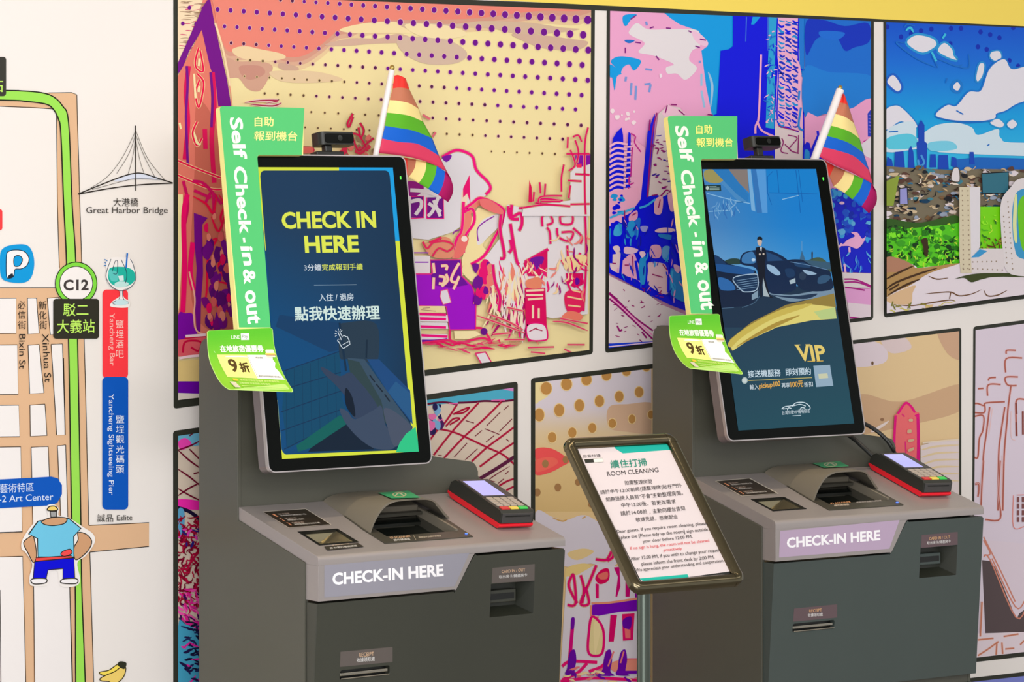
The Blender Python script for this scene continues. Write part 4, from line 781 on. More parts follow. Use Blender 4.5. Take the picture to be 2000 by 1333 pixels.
def sticker(name, draw, lay=24):
    s = Art(WP, WN); s.lay = lay; draw(s); return s.build(name, M_PRINT, mroot, mw=MW)
def st_c12(s):
    s.dot(148.8, 554, 41.5, 42.5, (26, 30, 20), 40, True); s.dot(148.8, 554, 39.8, 40.8, (126, 214, 66), 40, True); s.dot(148.8, 554, 33, 34, (26, 30, 20), 40, True); s.dot(148.8, 554, 31.6, 32.6, (240, 234, 232), 40, True)
    s.text('C12', (124, 568), (173, 567.5), (124, 546.5), (66, 58, 58), 0.035)
    s.poly(rounded(104, 584, 193.5, 662, 6), (46, 44, 34)); s.text('駁二', (123.5, 617.5), (172.5, 617.5), (123.5, 593), (190, 236, 100), 0.005); s.text('大義站', (111.5, 651), (185, 650), (111.5, 625), (190, 236, 100), 0.005)
sticker('station_badge', st_c12)
def st_top(s):
    s.poly(rounded(-70, 111, 12, 188, 6), (56, 54, 48)); s.text('站', (-20, 180), (6, 180), (-20, 152), (190, 236, 100))
sticker('station_badge', st_top)
def st_p(s):
    s.poly([(0, 500), (8, 484), (30, 478), (52, 479), (63, 492), (67, 515), (62, 540), (48, 552), (18, 551), (2, 540)], (0, 150, 216), True)
    P = B_([(50, 470), (70, 435), (130, 425), (190, 440), (222, 490), (205, 545), (160, 570), (115, 575), (105, 625), (70, 642), (50, 620)])
    s.outline(P, (240, 234, 236), 1.6, (26, 34, 50), True); s.outline(B_([(110, 480), (150, 470), (172, 500), (150, 545), (110, 545)]), (0, 150, 216), 1.6, (26, 34, 50), True); s.poly(B_([(62, 625), (95, 605), (100, 635), (70, 642)]), (24, 34, 50), True)
sticker('parking_badge', st_p)
sticker('red_badge', lambda s: s.poly(rounded(-50, 409, 4.6, 450, 5), (240, 62, 66)))
def st_bridge(s):
    s.poly(A_([(740, 1180), (870, 1132), (960, 1135), (1060, 1172), (900, 1165)]), (214, 220, 238), True)
    s.lines([A_([(882, 818), (884, 1242)])], 1.9, LN, smooth=False)
    s.lines([A_([(510, 1263), (640, 1210), (780, 1155), (870, 1130), (930, 1130), (1010, 1155), (1125, 1192)]), A_([(510, 1265), (640, 1240), (800, 1215), (960, 1200), (1125, 1193)])], 2.2, LN)
    s.lines([A_([(884, 850), (800, 1020), (700, 1150), (590, 1225)]), A_([(884, 870), (840, 1000), (760, 1130)]), A_([(884, 900), (860, 1040), (835, 1130)]), A_([(884, 850), (960, 1030), (1070, 1168)]), A_([(884, 880), (940, 1020), (1010, 1155)]), A_([(884, 910), (910, 1040), (938, 1130)]), A_([(600, 1235), (800, 1180), (900, 1162), (1060, 1172)])], 0.8, LN)
    s.text('大港橋', (221, 403.5), (270.5, 403.5), (221, 387), (52, 48, 46)); s.text('Great Harbor Bridge', (168.5, 420.5), (327.5, 420.5), (168.5, 404.5), (64, 60, 58))
sticker('bridge_drawing', st_bridge)
def st_text(s):
    s.text('必', (35, 604), (50, 604), (35, 588), LN); s.text('信', (35, 623), (50, 623), (35, 607), LN); s.text('街', (35, 643), (51, 643), (35, 627), LN)
    s.text('新', (75, 605), (91, 605), (75, 588), LN); s.text('化', (76, 624), (91, 624), (76, 608), LN); s.text('街', (77, 643), (92, 643), (77, 627), LN)
    s.text('Bixin St', (37.5, 653), (37.5, 721), (50, 653), LN); s.text('Xinhua St', (82, 652), (87.5, 747), (95, 652), LN)
    s.text('誠品', (190, 1020), (221, 1020), (190, 1005), LN); s.text('Eslite', (228.5, 1017.5), (258.5, 1016.5), (228.5, 1007), LN)
sticker('street_lettering', st_text, 30)
def st_red(s):
    s.poly(rounded(200.5, 566, 250, 739, 8), (248, 56, 66)); s.poly(rounded(200, 736.5, 250.5, 996, 9), (0, 84, 186))
    s.text('Yancheng Bar', (211, 612), (211.5, 715), (224, 612), (246, 190, 180)); s.text('Yancheng Sightseeing Pier', (209.5, 770), (209.5, 968), (222.5, 770), (226, 232, 244))
    for i, c in enumerate('鹽埕酒吧'): s.text(c, (226.5, 641 + i * 19.5), (241.5, 641 + i * 19.5), (226.5, 625.5 + i * 19.5), (246, 210, 200))
    for i, c in enumerate('鹽埕觀光碼頭'): s.text(c, (226.5, 827 + i * 19.6), (242.5, 827 + i * 19.6), (226.5, 811.5 + i * 19.6), (232, 238, 246))
    gp = B_([(830, 490), (815, 600), (820, 670), (870, 720), (910, 735), (915, 780), (860, 820), (850, 860), (980, 865), (990, 820), (950, 790), (940, 735), (1010, 700), (1040, 640), (1025, 560), (1000, 490)])
    s.poly(gp, (240, 234, 232), True)
    s.poly(B_([(830, 600), (850, 560), (940, 555), (1000, 570), (1030, 600), (1035, 650), (1000, 690), (930, 710), (860, 690), (830, 650)]), (30, 178, 160), True)
    s.poly(B_([(830, 600), (840, 580), (900, 600), (900, 660), (850, 660)]), (90, 196, 190), True); s.poly(B_([(905, 625), (945, 620), (948, 660), (915, 662)]), (214, 232, 232)); s.poly(B_([(880, 680), (930, 665), (985, 680), (960, 705), (890, 710)]), (190, 226, 222), True)
    s.line(B_([(975, 450), (965, 565)]), 3, (20, 110, 200)); s.lines([B_([(850, 495), (812, 620), (850, 700), (925, 738), (1000, 710), (1040, 640), (1020, 540), (998, 495)]), B_([(928, 500), (970, 600), (960, 680)]), B_([(918, 738), (912, 800), (865, 825), (880, 842), (960, 838), (985, 835)]), B_([(938, 738), (945, 800), (985, 825)]), B_([(860, 590), (880, 515), (900, 515), (895, 605), (865, 605)])], 1.1, (34, 60, 80))
    s.poly(B_([(870, 835), (920, 800), (985, 830), (930, 850)]), (196, 224, 230), True); s.lines([B_([(800, 497), (822, 510)]), B_([(795, 545), (815, 542)]), B_([(800, 520), (812, 528)])], 1.6, (40, 120, 190))
sticker('place_label', st_red)
def st_art(s):
    s.poly([(-120, 944), (-10, 937.5), (60, 934), (100, 931.5), (113, 935), (121, 948), (121, 966), (112, 983), (98, 988), (0, 993.5), (-120, 1000)], (0, 84, 186))
    s.text('藝術特區', (0, 964), (66, 961), (0, 946), (214, 226, 244)); s.text('-2 Art Center', (-2, 982), (104, 977), (-2, 969), (214, 226, 244))
sticker('art_centre_label', st_art, 40)
def st_man(s):
    hl = D_([(150, 400), (160, 330), (240, 220), (330, 180), (320, 110), (370, 90), (410, 120), (410, 170), (470, 180), (580, 250), (650, 300), (660, 360), (600, 450), (540, 500), (560, 620), (520, 665), (420, 660), (400, 560), (340, 570), (330, 655), (220, 660), (205, 600), (225, 510), (180, 430)])
    s.poly(hl, (240, 234, 230), True)
    s.outline(D_([(165, 360), (215, 315), (235, 320), (255, 440), (235, 500), (195, 430)]), (206, 156, 116), 1.8, LN, True); s.outline(D_([(545, 290), (600, 300), (640, 350), (610, 420), (530, 480), (515, 400), (545, 340)]), (206, 156, 116), 1.8, LN, True)
    s.outline(D_([(200, 300), (265, 210), (330, 200), (480, 190), (565, 260), (515, 315), (515, 460), (265, 460), (262, 330)]), (110, 196, 228), 2.2, LN)
    s.outline(D_([(290, 215), (330, 192), (400, 182), (465, 190), (450, 225), (380, 240), (320, 235)]), (206, 156, 116), 1.8, LN, True)
    s.outline(D_([(250, 465), (500, 450), (500, 480), (250, 492)]), (236, 72, 70), 1.6, LN); s.outline(D_([(425, 440), (440, 420), (490, 405), (500, 435), (450, 455)]), (240, 76, 76), 1.6, LN, True)
    s.outline(D_([(242, 492), (515, 465), (522, 610), (440, 612), (440, 540), (335, 550), (322, 612), (232, 610)]), (0, 0, 214), 2, LN)
    s.outline(D_([(215, 625), (240, 610), (320, 612), (318, 640), (240, 648)]), (240, 236, 238), 2, LN, True); s.outline(D_([(428, 640), (440, 615), (525, 610), (545, 630), (520, 646)]), (240, 236, 238), 2, LN, True)
    s.outline(D_([(350, 140), (395, 140), (395, 180), (355, 182)]), (160, 160, 160), 2, LN); s.outline(D_([(330, 132), (345, 108), (385, 106), (402, 130), (365, 138)]), (240, 206, 110), 2, LN, True)
sticker('figure_drawing', st_man, 46)
def st_banana(s):
    s.outline(D_([(695, 1265), (760, 1250), (820, 1210), (840, 1230), (790, 1275), (720, 1285)]), (246, 220, 90), 1.8, (50, 44, 20), True)
    s.outline(D_([(698, 1310), (740, 1285), (800, 1260), (850, 1225), (878, 1235), (860, 1300), (800, 1350), (760, 1330), (710, 1325)]), (240, 208, 110), 1.8, (50, 44, 20), True); s.poly(D_([(820, 1210), (840, 1188), (882, 1200), (870, 1240), (845, 1235)]), (46, 48, 34), True)
sticker('banana_drawing', st_banana)

# ------------------------------------------------------------------ kiosks
Z0 = CAMZ - 0.6845
S = 0.2642; KW = 0.6135; KD = 0.2903; NS = Vector((0, -S, 1)).normalized()
M_SIDE = mat('charcoal_powder_coat', (80, 79, 69), 0.42, noise=0.05, nscale=5, bump=0.25, bscale=900)
M_FRONT = [mat('dark_front_paint', (58, 59, 50), 0.42, noise=0.06, nscale=6, bump=0.25, bscale=900), mat('slate_front_paint', (66, 75, 72), 0.42, noise=0.06, nscale=6, bump=0.25, bscale=900)]
M_SILV = mat('silver_grey_paint', (158, 150, 148), 0.38, metal=0.25, noise=0.03, nscale=6, bump=0.1, bscale=1200)
M_HOOD = mat('hood_grey', (124, 116, 102), 0.42, noise=0.04, nscale=8)
M_RIM = mat('brushed_rim', (188, 180, 180), 0.3, metal=0.7)
M_BLACK = mat('gloss_black', (7, 9, 7), 0.12, spec=0.10)
M_PLAST = mat('black_plastic', (26, 27, 25), 0.4)
M_DARK = mat('recess_black', (18, 19, 17), 0.35)
M_RECESS = mat('recess_grey', (44, 46, 38), 0.35)
M_GLASS = mat('scanner_glass', (16, 22, 20), 0.05, coat=0.5)
M_STEEL = mat('polished_steel', (196, 190, 176), 0.15, metal=1.0)
M_LED = mat('green_led', (60, 240, 60), 0.4, emit=(70, 255, 60), estr=1.5)
M_LEDB = mat('blue_led', (60, 100, 240), 0.4, emit=(80, 120, 255), estr=1.5)
KS = [dict(x=3.4505, y=5.1678, rz=0.0, a=0.1515, my=0.2777, mz=0.7676), dict(x=4.6328, y=5.1514, rz=-0.0451, a=0.2204, my=0.3058, mz=0.7717)]

def L_(x, y, z): return Vector((x, y, z + Z0))
def CP(x, y, h=0.0): return L_(x, y, S * y) + NS * h

def make_kiosk(i):
    k = KS[i]; root = empty('checkin_kiosk', (k['x'], k['y'], 0), k['rz'],
        ('self check-in kiosk whose screen reads CHECK IN HERE, left one' if i == 0 else 'self check-in kiosk whose screen shows black cars and VIP, right one'), 'kiosk', None)
    MX = Matrix.Translation((k['x'], k['y'], 0)) @ Matrix.Rotation(k['rz'], 4, 'Z'); k['M'] = MX; k['root'] = root
    R3 = MX.to_3x3(); FRT = M_FRONT[i]
    # left side panel
    bm = bmesh.new()
    o = [(0.4385, -Z0)] + [(0.4385, 0.385)] + [(0.4385 - 0.03 + 0.03 * math.cos(a), 0.385 + 0.03 * math.sin(a)) for a in (0.4, 0.8, 1.2, math.pi / 2)] + [(0.302, 0.415), (0.2905, 0.405), (KD, S * KD - 0.0262), (0.0445, S * 0.0445 - 0.0262), (0.0445, -Z0)]
    prism(bm, o, [], lambda y, z: L_(-0.003, y, z), lambda y, z: L_(0.006, y, z)); bev(from_bm('side_panel', bm, M_SIDE, root))
    bm = bmesh.new()
    o = [(0.4385, -Z0), (0.4385, 0.10), (0.43, 0.112), (0.31, 0.112), (KD, 0.10), (KD, S * KD - 0.0262), (0.0445, S * 0.0445 - 0.0262), (0.0445, -Z0)]
    prism(bm, o, [], lambda y, z: L_(KW - 0.007, y, z), lambda y, z: L_(KW, y, z)); bev(from_bm('side_panel', bm, M_SIDE, root))
    # backplate tower: high at the left, sweeping down to a low rounded shoulder at the right
    top = catmull([(0.008, 0.413), (0.2, 0.413), (0.285, 0.40), (0.335, 0.33), (0.375, 0.235), (0.42, 0.178), (0.49, 0.156), (0.57, 0.143), (0.596, 0.136), (0.6065, 0.118)], False, 4)
    o = [(0.006, 0.04)] + top + [(0.6065, 0.04)]
    bm = bmesh.new(); prism(bm, o, [], lambda x, z: L_(x, KD + 0.003, z), lambda x, z: L_(x, 0.4375, z)); bev(from_bm('backplate', bm, M_SIDE, root))
    # lower cabinet behind the door, and plinth
    bm = bmesh.new(); box(bm, (0.006, 0.046, 0.02), (KW - 0.007, 0.437, Z0 - 0.155)); from_bm('cabinet', bm, M_SIDE, root)
    bm = bmesh.new(); box(bm, (0.006, 0.045, Z0 - 0.155), (KW - 0.007, 0.43, Z0 - 0.034)); bmesh.ops.delete(bm, geom=[f for f in bm.faces if False], context='FACES')
    bm.free()
    bm = bmesh.new(); o = [(0.006, 0.002), (KW - 0.002, 0.002), (KW - 0.002, Z0 - 0.405), (0.006, Z0 - 0.405)]
    prism(bm, o, [], lambda x, z: Vector((x, 0.038, z)), lambda x, z: Vector((x, 0.06, z))); from_bm('base_panel', bm, FRT, root)
    # front door with card slot and receipt slot
    T = 0.0703; dy = lambda z: max(0.0, T * (-z - 0.0173))
    g = 0.005
    out = [(0.0, -0.0868 - g), (0.330, -0.0868 - g)] + catmull([(0.3324, -0.0868 - g), (0.3375, -0.084 - g), (0.378, -0.0195 - g), (0.3855, -0.0173 - g)], False, 3) + [(KW - 0.004, -0.0173 - g), (KW, -0.0215 - g), (KW, -0.3843), (0.0, -0.3843)]
    h1 = [(0.4252, -0.0839), (0.5368, -0.0839), (0.5368, -0.1518), (0.4252, -0.1518)]
    h2 = rounded(0.0607, -0.2285, 0.1812, -0.2475, 0.006, 3)
    bm = bmesh.new(); prism(bm, out, [h1, h2], lambda x, z: L_(x, dy(z), z), lambda x, z: L_(x, 0.044, z)); door = bev(from_bm('front_door', bm, FRT, root))
    # card recess: sloping floor and angled cheek, inner reader
    bm = bmesh.new()
    def quad(*p): bm.faces.new([bm.verts.new(L_(*q)) for q in p])
    f = lambda z: dy(z)
    quad((0.4252, f(-.0839), -.0839), (0.5368, f(-.0839), -.0839), (0.515, 0.043, -.0839), (0.4252, 0.043, -.0839))
    quad((0.5368, f(-.0839), -.0839), (0.5368, f(-.1518), -.1518), (0.515, 0.043, -.135), (0.515, 0.043, -.0839))
    quad((0.4252, f(-.1518), -.1518), (0.5368, f(-.1518), -.1518), (0.515, 0.043, -.135), (0.4252, 0.043, -.135))
    quad((0.4252, 0.043, -.0839), (0.515, 0.043, -.0839), (0.515, 0.043, -.135), (0.4252, 0.043, -.135)); from_bm('card_recess', bm, M_RECESS, root)
    bm = bmesh.new(); box(bm, L_(0.43, 0.026, -0.126), L_(0.505, 0.043, -0.100), bevel=0.002); rd = from_bm('card_reader', bm, FRT, root)
    bm = bmesh.new(); box(bm, L_(0.434, 0.0245, -0.119), L_(0.499, 0.03, -0.107)); from_bm('card_slot', bm, M_DARK, rd)
    bm = bmesh.new(); box(bm, L_(0.0615, 0.03, -0.247), L_(0.1805, 0.043, -0.229)); rs = from_bm('receipt_slot', bm, M_DARK, root)
    bm = bmesh.new(); box(bm, L_(0.063, 0.018, -0.2405), L_(0.178, 0.03, -0.2345), bevel=0.001); from_bm('tear_bar', bm, M_STEEL, rs)
    bm = bmesh.new(); box(bm, L_(0.063, 0.0135, -0.2468), L_(0.179, 0.022, -0.2443), bevel=0.001); from_bm('paper_lip', bm, M_STEEL, rs)
    # sloping counter top with pit and scanner openings
    bm = bmesh.new()
    pit = [(0.0443, 0.0619), (0.1324, 0.0619), (0.1324, 0.1323), (0.0443, 0.1323)]
    scn = [(0.207, 0.066), (0.392, 0.066), (0.392, 0.235), (0.207, 0.235)]
    ub = lambda y: -0.0173 if y < 0.0442 else S * y - 0.0262
    prism(bm, [(0, 0.009), (KW, 0.009), (KW, 0.044), (KW, 0.0445), (KW, KD), (0, KD), (0, 0.0445), (0, 0.044)], [pit, scn], lambda x, y: CP(x, y), lambda x, y: L_(x, y, ub(y)))
    prof = [(0.009, S * 0.009)] + [(0.009 - 0.009 * math.sin(a), S * 0.009 - 0.0095 * (1 - math.cos(a))) for a in (0.4, 0.8, 1.2, math.pi / 2)] + [(0.0, -0.0173), (0.009, -0.0173)]
    prism(bm, prof, [], lambda y, z: L_(0, y, z), lambda y, z: L_(KW, y, z))
    ap = [(0, -0.0173), (0.3855, -0.0173)] + catmull([(0.3808, -0.0178), (0.376, -0.022), (0.3365, -0.0835), (0.331, -0.0868)], False, 3) + [(0.0, -0.0868)]
    prism(bm, ap, [], lambda x, z: L_(x, 0.0, z), lambda x, z: L_(x, 0.0445, z))
    bev(from_bm('counter_top', bm, M_SILV, root, smooth=True), 0.0012)
    # pit: pale metal bowl with black frame
    bm = bmesh.new(); prism(bm, [(0.0405, 0.0585), (0.1362, 0.0585), (0.1362, 0.1357), (0.0405, 0.1357)], [[(0.0465, 0.064), (0.1305, 0.064), (0.1305, 0.130), (0.0465, 0.130)]], lambda x, y: CP(x, y, 0.0012), lambda x, y: CP(x, y, -0.004)); fr = from_bm('coin_tray', bm, M_DARK, root)
    bm = bmesh.new(); c = [CP(x, y, -0.001) for x, y in ((0.0443, 0.0619), (0.1324, 0.0619), (0.1324, 0.1323), (0.0443, 0.1323))]; d = [CP(x, y, -0.019) for x, y in ((0.062, 0.078), (0.090, 0.078), (0.090, 0.122), (0.062, 0.122))]
    cv = [bm.verts.new(p) for p in c]; dv = [bm.verts.new(p) for p in d]; bm.faces.new(dv)
    for q in range(4): bm.faces.new([cv[q], cv[(q + 1) % 4], dv[(q + 1) % 4], dv[q]])
    from_bm('tray_bowl', bm, mat('bronze_bowl', (150, 140, 112), 0.25, metal=0.85), fr)
    # scanner well
    bm = bmesh.new()
    prism(bm, [(0.186, 0.040), (0.405, 0.040), (0.412, 0.13), (0.412, 0.20), (0.196, 0.20), (0.188, 0.12)], [scn_i := [(0.214, 0.074), (0.386, 0.074), (0.388, 0.19), (0.214, 0.19)]], lambda x, y: CP(x, y, 0.0022), lambda x, y: CP(x, y, -0.004)); sf = from_bm('scanner_frame', bm, mat('scanner_frame_grey', (70, 67, 58), 0.35), root)
    bm = bmesh.new(); box(bm, (0.208, 0.067, -0.026), (0.391, 0.234, -0.012), mp=lambda c: CP(c.x, c.y, c.z)); from_bm('scanner_glass', bm, M_GLASS, root)
    bm = bmesh.new(); box(bm, (0.215, 0.205, -0.012), (0.385, 0.232, 0.012), mp=lambda c: CP(c.x, c.y, c.z), bevel=0.003); box(bm, (0.386, 0.075, -0.012), (0.392, 0.232, 0.006), mp=lambda c: CP(c.x, c.y, c.z)); from_bm('scanner_rail', bm, M_HOOD, root)
    # hood: vault over the scanner, crown level with the ground
    bm = bmesh.new(); rows = []
    hp = catmull([(0.189, 0.0), (0.1945, 0.30), (0.205, 0.60), (0.219, 0.83), (0.238, 0.96), (0.262, 1.0), (0.30, 1.0), (0.338, 0.97), (0.362, 0.86), (0.384, 0.62), (0.406, 0.30), (0.427, 0.0)], False, 3); NP = len(hp) - 1
    for jj in range(11):
        t = jj / 10; row = []
        for q, (x, hh) in enumerate(hp):
            u = q / NP; y0 = 0.100 + 0.050 * u ** 1.5; y = y0 + (0.2895 - y0) * t
            x = x + 0.016 * t * (1 - u)
            row.append((x, y, (0.0925 - S * y) * hh))
        rows.append(row)
    def shell(off):
        return [[bm.verts.new(CP(x + (off if x < 0.25 else (-off if x > 0.37 else 0)) * 1.0, y, max(h - off, 0.0))) for x, y, h in r] for r in rows]
    A1 = shell(0.0); A2 = shell(0.0035)
    for jj in range(10):
        for q in range(NP):
            bm.faces.new([A1[jj][q], A1[jj][q + 1], A1[jj + 1][q + 1], A1[jj + 1][q]]); bm.faces.new([A2[jj][q + 1], A2[jj][q], A2[jj + 1][q], A2[jj + 1][q + 1]])
    for q in range(NP): bm.faces.new([A1[0][q + 1], A1[0][q], A2[0][q], A2[0][q + 1]])
    from_bm('scanner_hood', bm, M_HOOD, root, smooth=True)
    # ---- flat printed labels
    def art(P0, N, clip=None, dz=0.0002):
        return Art(MX @ P0, R3 @ N, clip, dz)
    def bars(a, pts, n, w, col):  # small unreadable print between four corner points
        pass
    FN = Vector((0, -1, -T)).normalized()
    lab = art(L_(0, 0, -0.05), Vector((0, -1, 0)))
    if i == 0:
        lab.poly([(633.5, 1105), (917, 1080.5), (888, 1146), (633.5, 1168)], (146, 144, 156))
        lab.text('CHECK-IN HERE', (649.6, 1144), (866.6, 1126), (649, 1119.8), (246, 244, 248), 0.035)
    else:
        lab.poly([(1523.8, 1037.8), (1757, 1016.5), (1737, 1072.5), (1521.5, 1089.5)], (180, 158, 184))
        lab.text('CHECK-IN HERE', (1537, 1071.5), (1719.5, 1056), (1536.5, 1051), (246, 244, 248), 0.035)
    lab.build('fascia_label', M_CARD, root, mw=MX)
    dl = art(L_(0, 0, -0.0173), FN)
    g1 = (96, 88, 84) if i == 0 else (98, 80, 84)
    if i == 0:
        dl.poly([(961.8, 1110.2), (1044.4, 1102.3), (1043.9, 1135), (960.4, 1140)], g1); dl.text('CARD IN / OUT', (980, 1120.4), (1026, 1116.3), (979.8, 1114.4), (224, 186, 150)); dl.text('取出房卡/歸還房卡', (974.7, 1131), (1030, 1126.6), (974.5, 1124.6), (232, 230, 228))
        dl.build('card_label', M_CARD, root, mw=MX); dl = art(L_(0, 0, -0.0173), FN)
        dl.poly([(665, 1274), (766.7, 1264.4), (766.7, 1293.8), (663.8, 1303.5)], g1); dl.text('RECEIPT', (701.4, 1284), (730.3, 1281.4), (701.3, 1276.3), (224, 186, 150)); dl.text('收據領取處', (697, 1294.5), (732, 1291.5), (696.8, 1286), (232, 230, 228))
    else:
        dl.poly([(1800, 1046), (1870.5, 1039.5), (1870.5, 1064.5), (1799, 1071)], g1); dl.text('CARD IN / OUT', (1815, 1055.5), (1855.8, 1051.9), (1814.8, 1050), (226, 176, 120)); dl.text('取出房卡/歸還房卡', (1810.8, 1064.5), (1857, 1060.5), (1810.6, 1058.4), (232, 230, 228))
        dl.build('card_label', M_CARD, root, mw=MX); dl = art(L_(0, 0, -0.0173), FN)
        dl.poly([(1551, 1189.5), (1635, 1181), (1635, 1207), (1549, 1215)], g1); dl.text('RECEIPT', (1580.8, 1197), (1605, 1195), (1580.6, 1191.2), (226, 176, 120)); dl.text('收據領取處', (1578, 1206), (1607, 1203.8), (1577.8, 1199.4), (232, 230, 228))
    dl.build('receipt_label', M_CARD, root, mw=MX)
    cl = art(CP(0, 0, 0.0008), NS)
    if i == 0:
        cl.poly([(512, 1000), (597.2, 994), (647.6, 1025.2), (563.6, 1031.7)], (214, 204, 190)); cl.poly([(513.8, 1000.5), (596.8, 994.8), (645.4, 1024.9), (564.2, 1031)], (46, 38, 30))
        pp = lambda u, v: (512 + 85.2 * u + 51 * v, 1000 - 6 * u + 31.5 * v)
    else:
        cl.poly([(1396.3, 940), (1463.9, 934), (1520.6, 964.5), (1448.2, 969.8)], (222, 214, 200)); cl.poly([(1398.8, 940.6), (1463.3, 935), (1518, 964.3), (1448.8, 968.9)], (58, 50, 44))
        pp = lambda u, v: (1396.3 + 68 * u + 53 * v, 940 - 6 * u + 30 * v)
    for q in range(3):
        v = 0.30 + 0.27 * q
        cl.text(str(q + 1), pp(0.12, v + 0.04), pp(0.17, v + 0.04), pp(0.12, v - 0.13), (226, 150, 110), 0.02)
        cl.text(('QR CODE', 'SCAN ID', 'CHECK IN')[q], pp(0.24, v - 0.06), pp(0.50, v - 0.06), pp(0.24, v - 0.13), (214, 190, 176), 0.0)
        cl.text(('掃描預訂代碼辦理入住', '掃描身分證件', '按照螢幕指示完成手續')[q], pp(0.24, v + 0.04), pp(0.82 if q != 1 else 0.62, v + 0.04), pp(0.24, v - 0.04), (226, 220, 214), 0.0)
    cl.build('instruction_plate', M_CARD, root, mw=MX)
    cl = art(CP(0, 0, 0.0016), NS)
    if i == 0:
        cl.poly([(633, 1068), (699, 1061), (711, 1068), (640, 1075.3)], (60, 54, 46)); cl.text('QR CODE SCANNER', (648, 1066.8), (682, 1063.6), (648, 1064.8), (226, 200, 170)); cl.text('房卡/預訂條碼掃描', (645, 1073), (698, 1068), (643, 1069.6), (236, 232, 226), 0.0)
        cl.build('tray_label', M_CARD, root, mw=MX)
    cl = art(CP(0, 0, 0.0024), NS)
    if i == 0:
        cl.text('ID SCANNER', (763, 1052.8), (803, 1049.5), (761, 1049.4), (236, 190, 150)); cl.text('證件掃描區', (770, 1057.6), (802, 1055), (768, 1053.6), (240, 236, 230)); cl.text('請將證件放置於掃描區', (818, 1052), (862, 1048.6), (817, 1048.6), (214, 200, 180))
        cl.poly([(807, 1046.5), (808.5, 1046.5), (813, 1055), (811.5, 1055)], (150, 140, 120))
    else:
        cl.text('ID SCANNER', (1623, 985.6), (1662, 982.2), (1621.5, 982.6), (236, 170, 120)); cl.text('證件掃描區', (1630, 990), (1659, 987.4), (1628.5, 986.6), (240, 220, 200)); cl.text('請將證件放置於掃描區', (1673, 983.5), (1722, 979.6), (1672, 980.6), (200, 190, 186))
    cl.build('scanner_label', M_CARD, sf, mw=MX)
    led = CP(0.398, 0.054, 0.003); bm = bmesh.new(); box(bm, led - Vector((0.0025, 0.002, 0.001)), led + Vector((0.0025, 0.002, 0.001)), bevel=0.0006); from_bm('status_light', bm, M_LEDB, root)
    # green sticker on the hood crown
    st = art(L_(0, 0, 0.0931), Vector((0, 0, 1)))
    if i == 0:
        st.poly([(737.6, 963), (797, 958.3), (822, 972.6), (765, 974)], (60, 176, 116)); st.dot(780, 966.3, 14, 5, (206, 210, 160), 20, True); st.dot(780, 966.3, 11, 3.6, (60, 176, 116), 20, True); st.line([(772, 969), (779, 963.4), (788, 968.4)], 2, (220, 214, 180))
    else:
        st.poly([(1586, 905), (1640, 901.3), (1658, 911), (1609, 914)], (60, 180, 120)); st.dot(1622, 907.6, 13, 4.5, (206, 214, 170), 20, True); st.dot(1622, 907.6, 10, 3.2, (60, 180, 120), 20, True); st.line([(1614, 909.6), (1621, 905), (1630, 909)], 2, (220, 220, 190))
    st.build('green_sticker', M_CARD, root, mw=MX)
    # ---- monitor
    sa, ca = math.sin(k['a']), math.cos(k['a']); M0 = L_(0.0372, k['my'], k['mz']); nn = Vector((0, -ca, sa)); dd = Vector((0, -sa, -ca))
    MPt = lambda u, v, w=0.0: M0 + Vector((u, 0, 0)) + dd * v + nn * w
    k['MP'] = MPt; k['n'] = nn; k['M0'] = M0
    u0, u1, v0, v1 = -0.0342, 0.3702, -0.0257, 0.6227
    bm = bmesh.new(); loop = rounded(u0, v0, u1, v1, 0.017, 7)
    prism(bm, rounded(u0 + 0.001, v0 + 0.001, u1 - 0.001, v1 - 0.001, 0.017, 7), [], lambda u, v: MPt(u, v, -0.008), lambda u, v: MPt(u, v, -0.036)); mon = from_bm('monitor', bm, mat('monitor_case', (128, 118, 118), 0.35, metal=0.5), root)
    bm = bmesh.new(); prism(bm, loop, [rounded(u0 + 0.0026, v0 + 0.0026, u1 - 0.0026, v1 - 0.0026, 0.0145, 7)], lambda u, v: MPt(u, v, 0.0), lambda u, v: MPt(u, v, -0.009)); from_bm('rim', bm, M_RIM, mon)
    bm = bmesh.new(); prism(bm, rounded(u0 + 0.0024, v0 + 0.0024, u1 - 0.0024, v1 - 0.0024, 0.0146, 7), [], lambda u, v: MPt(u, v, -0.0008), lambda u, v: MPt(u, v, -0.008)); from_bm('bezel', bm, M_BLACK, mon)
    bm = bmesh.new(); prism(bm, rounded(0.3517, 0.0180, 0.3547, 0.0250, 0.001, 2), [], lambda u, v: MPt(u, v, -0.0003), lambda u, v: MPt(u, v, -0.003)); from_bm('power_light', bm, M_LED, mon)
    bm = bmesh.new(); box(bm, (0.10, 0.26, -0.058), (0.24, 0.44, -0.036), mp=lambda c: MPt(c.x, c.y, c.z), bevel=0.004)
    p1 = MPt(0.17, 0.40, -0.05); box(bm, (p1.x - 0.05, p1.y - 0.01, p1.z - 0.06), (p1.x + 0.05, 0.31, p1.z + 0.04)); from_bm('mount_bracket', bm, M_PLAST, mon)
    # ---- lit picture
    if i == 0: draw = screen_one; quad_ = [(502.6, 326.8), (767.3, 327.6), (818, 882.6), (551, 897.2)]
    else: draw = screen_two; quad_ = [(1371.8, 330.7), (1593.7, 330.2), (1668.3, 827.5), (1442.1, 841.7)]
    a = Art(MX @ MPt(0, 0, 0.0), R3 @ nn, quad_, 0.00004); draw(a, quad_); a.build('screen', M_SCREEN, mon, mw=MX)
    return root

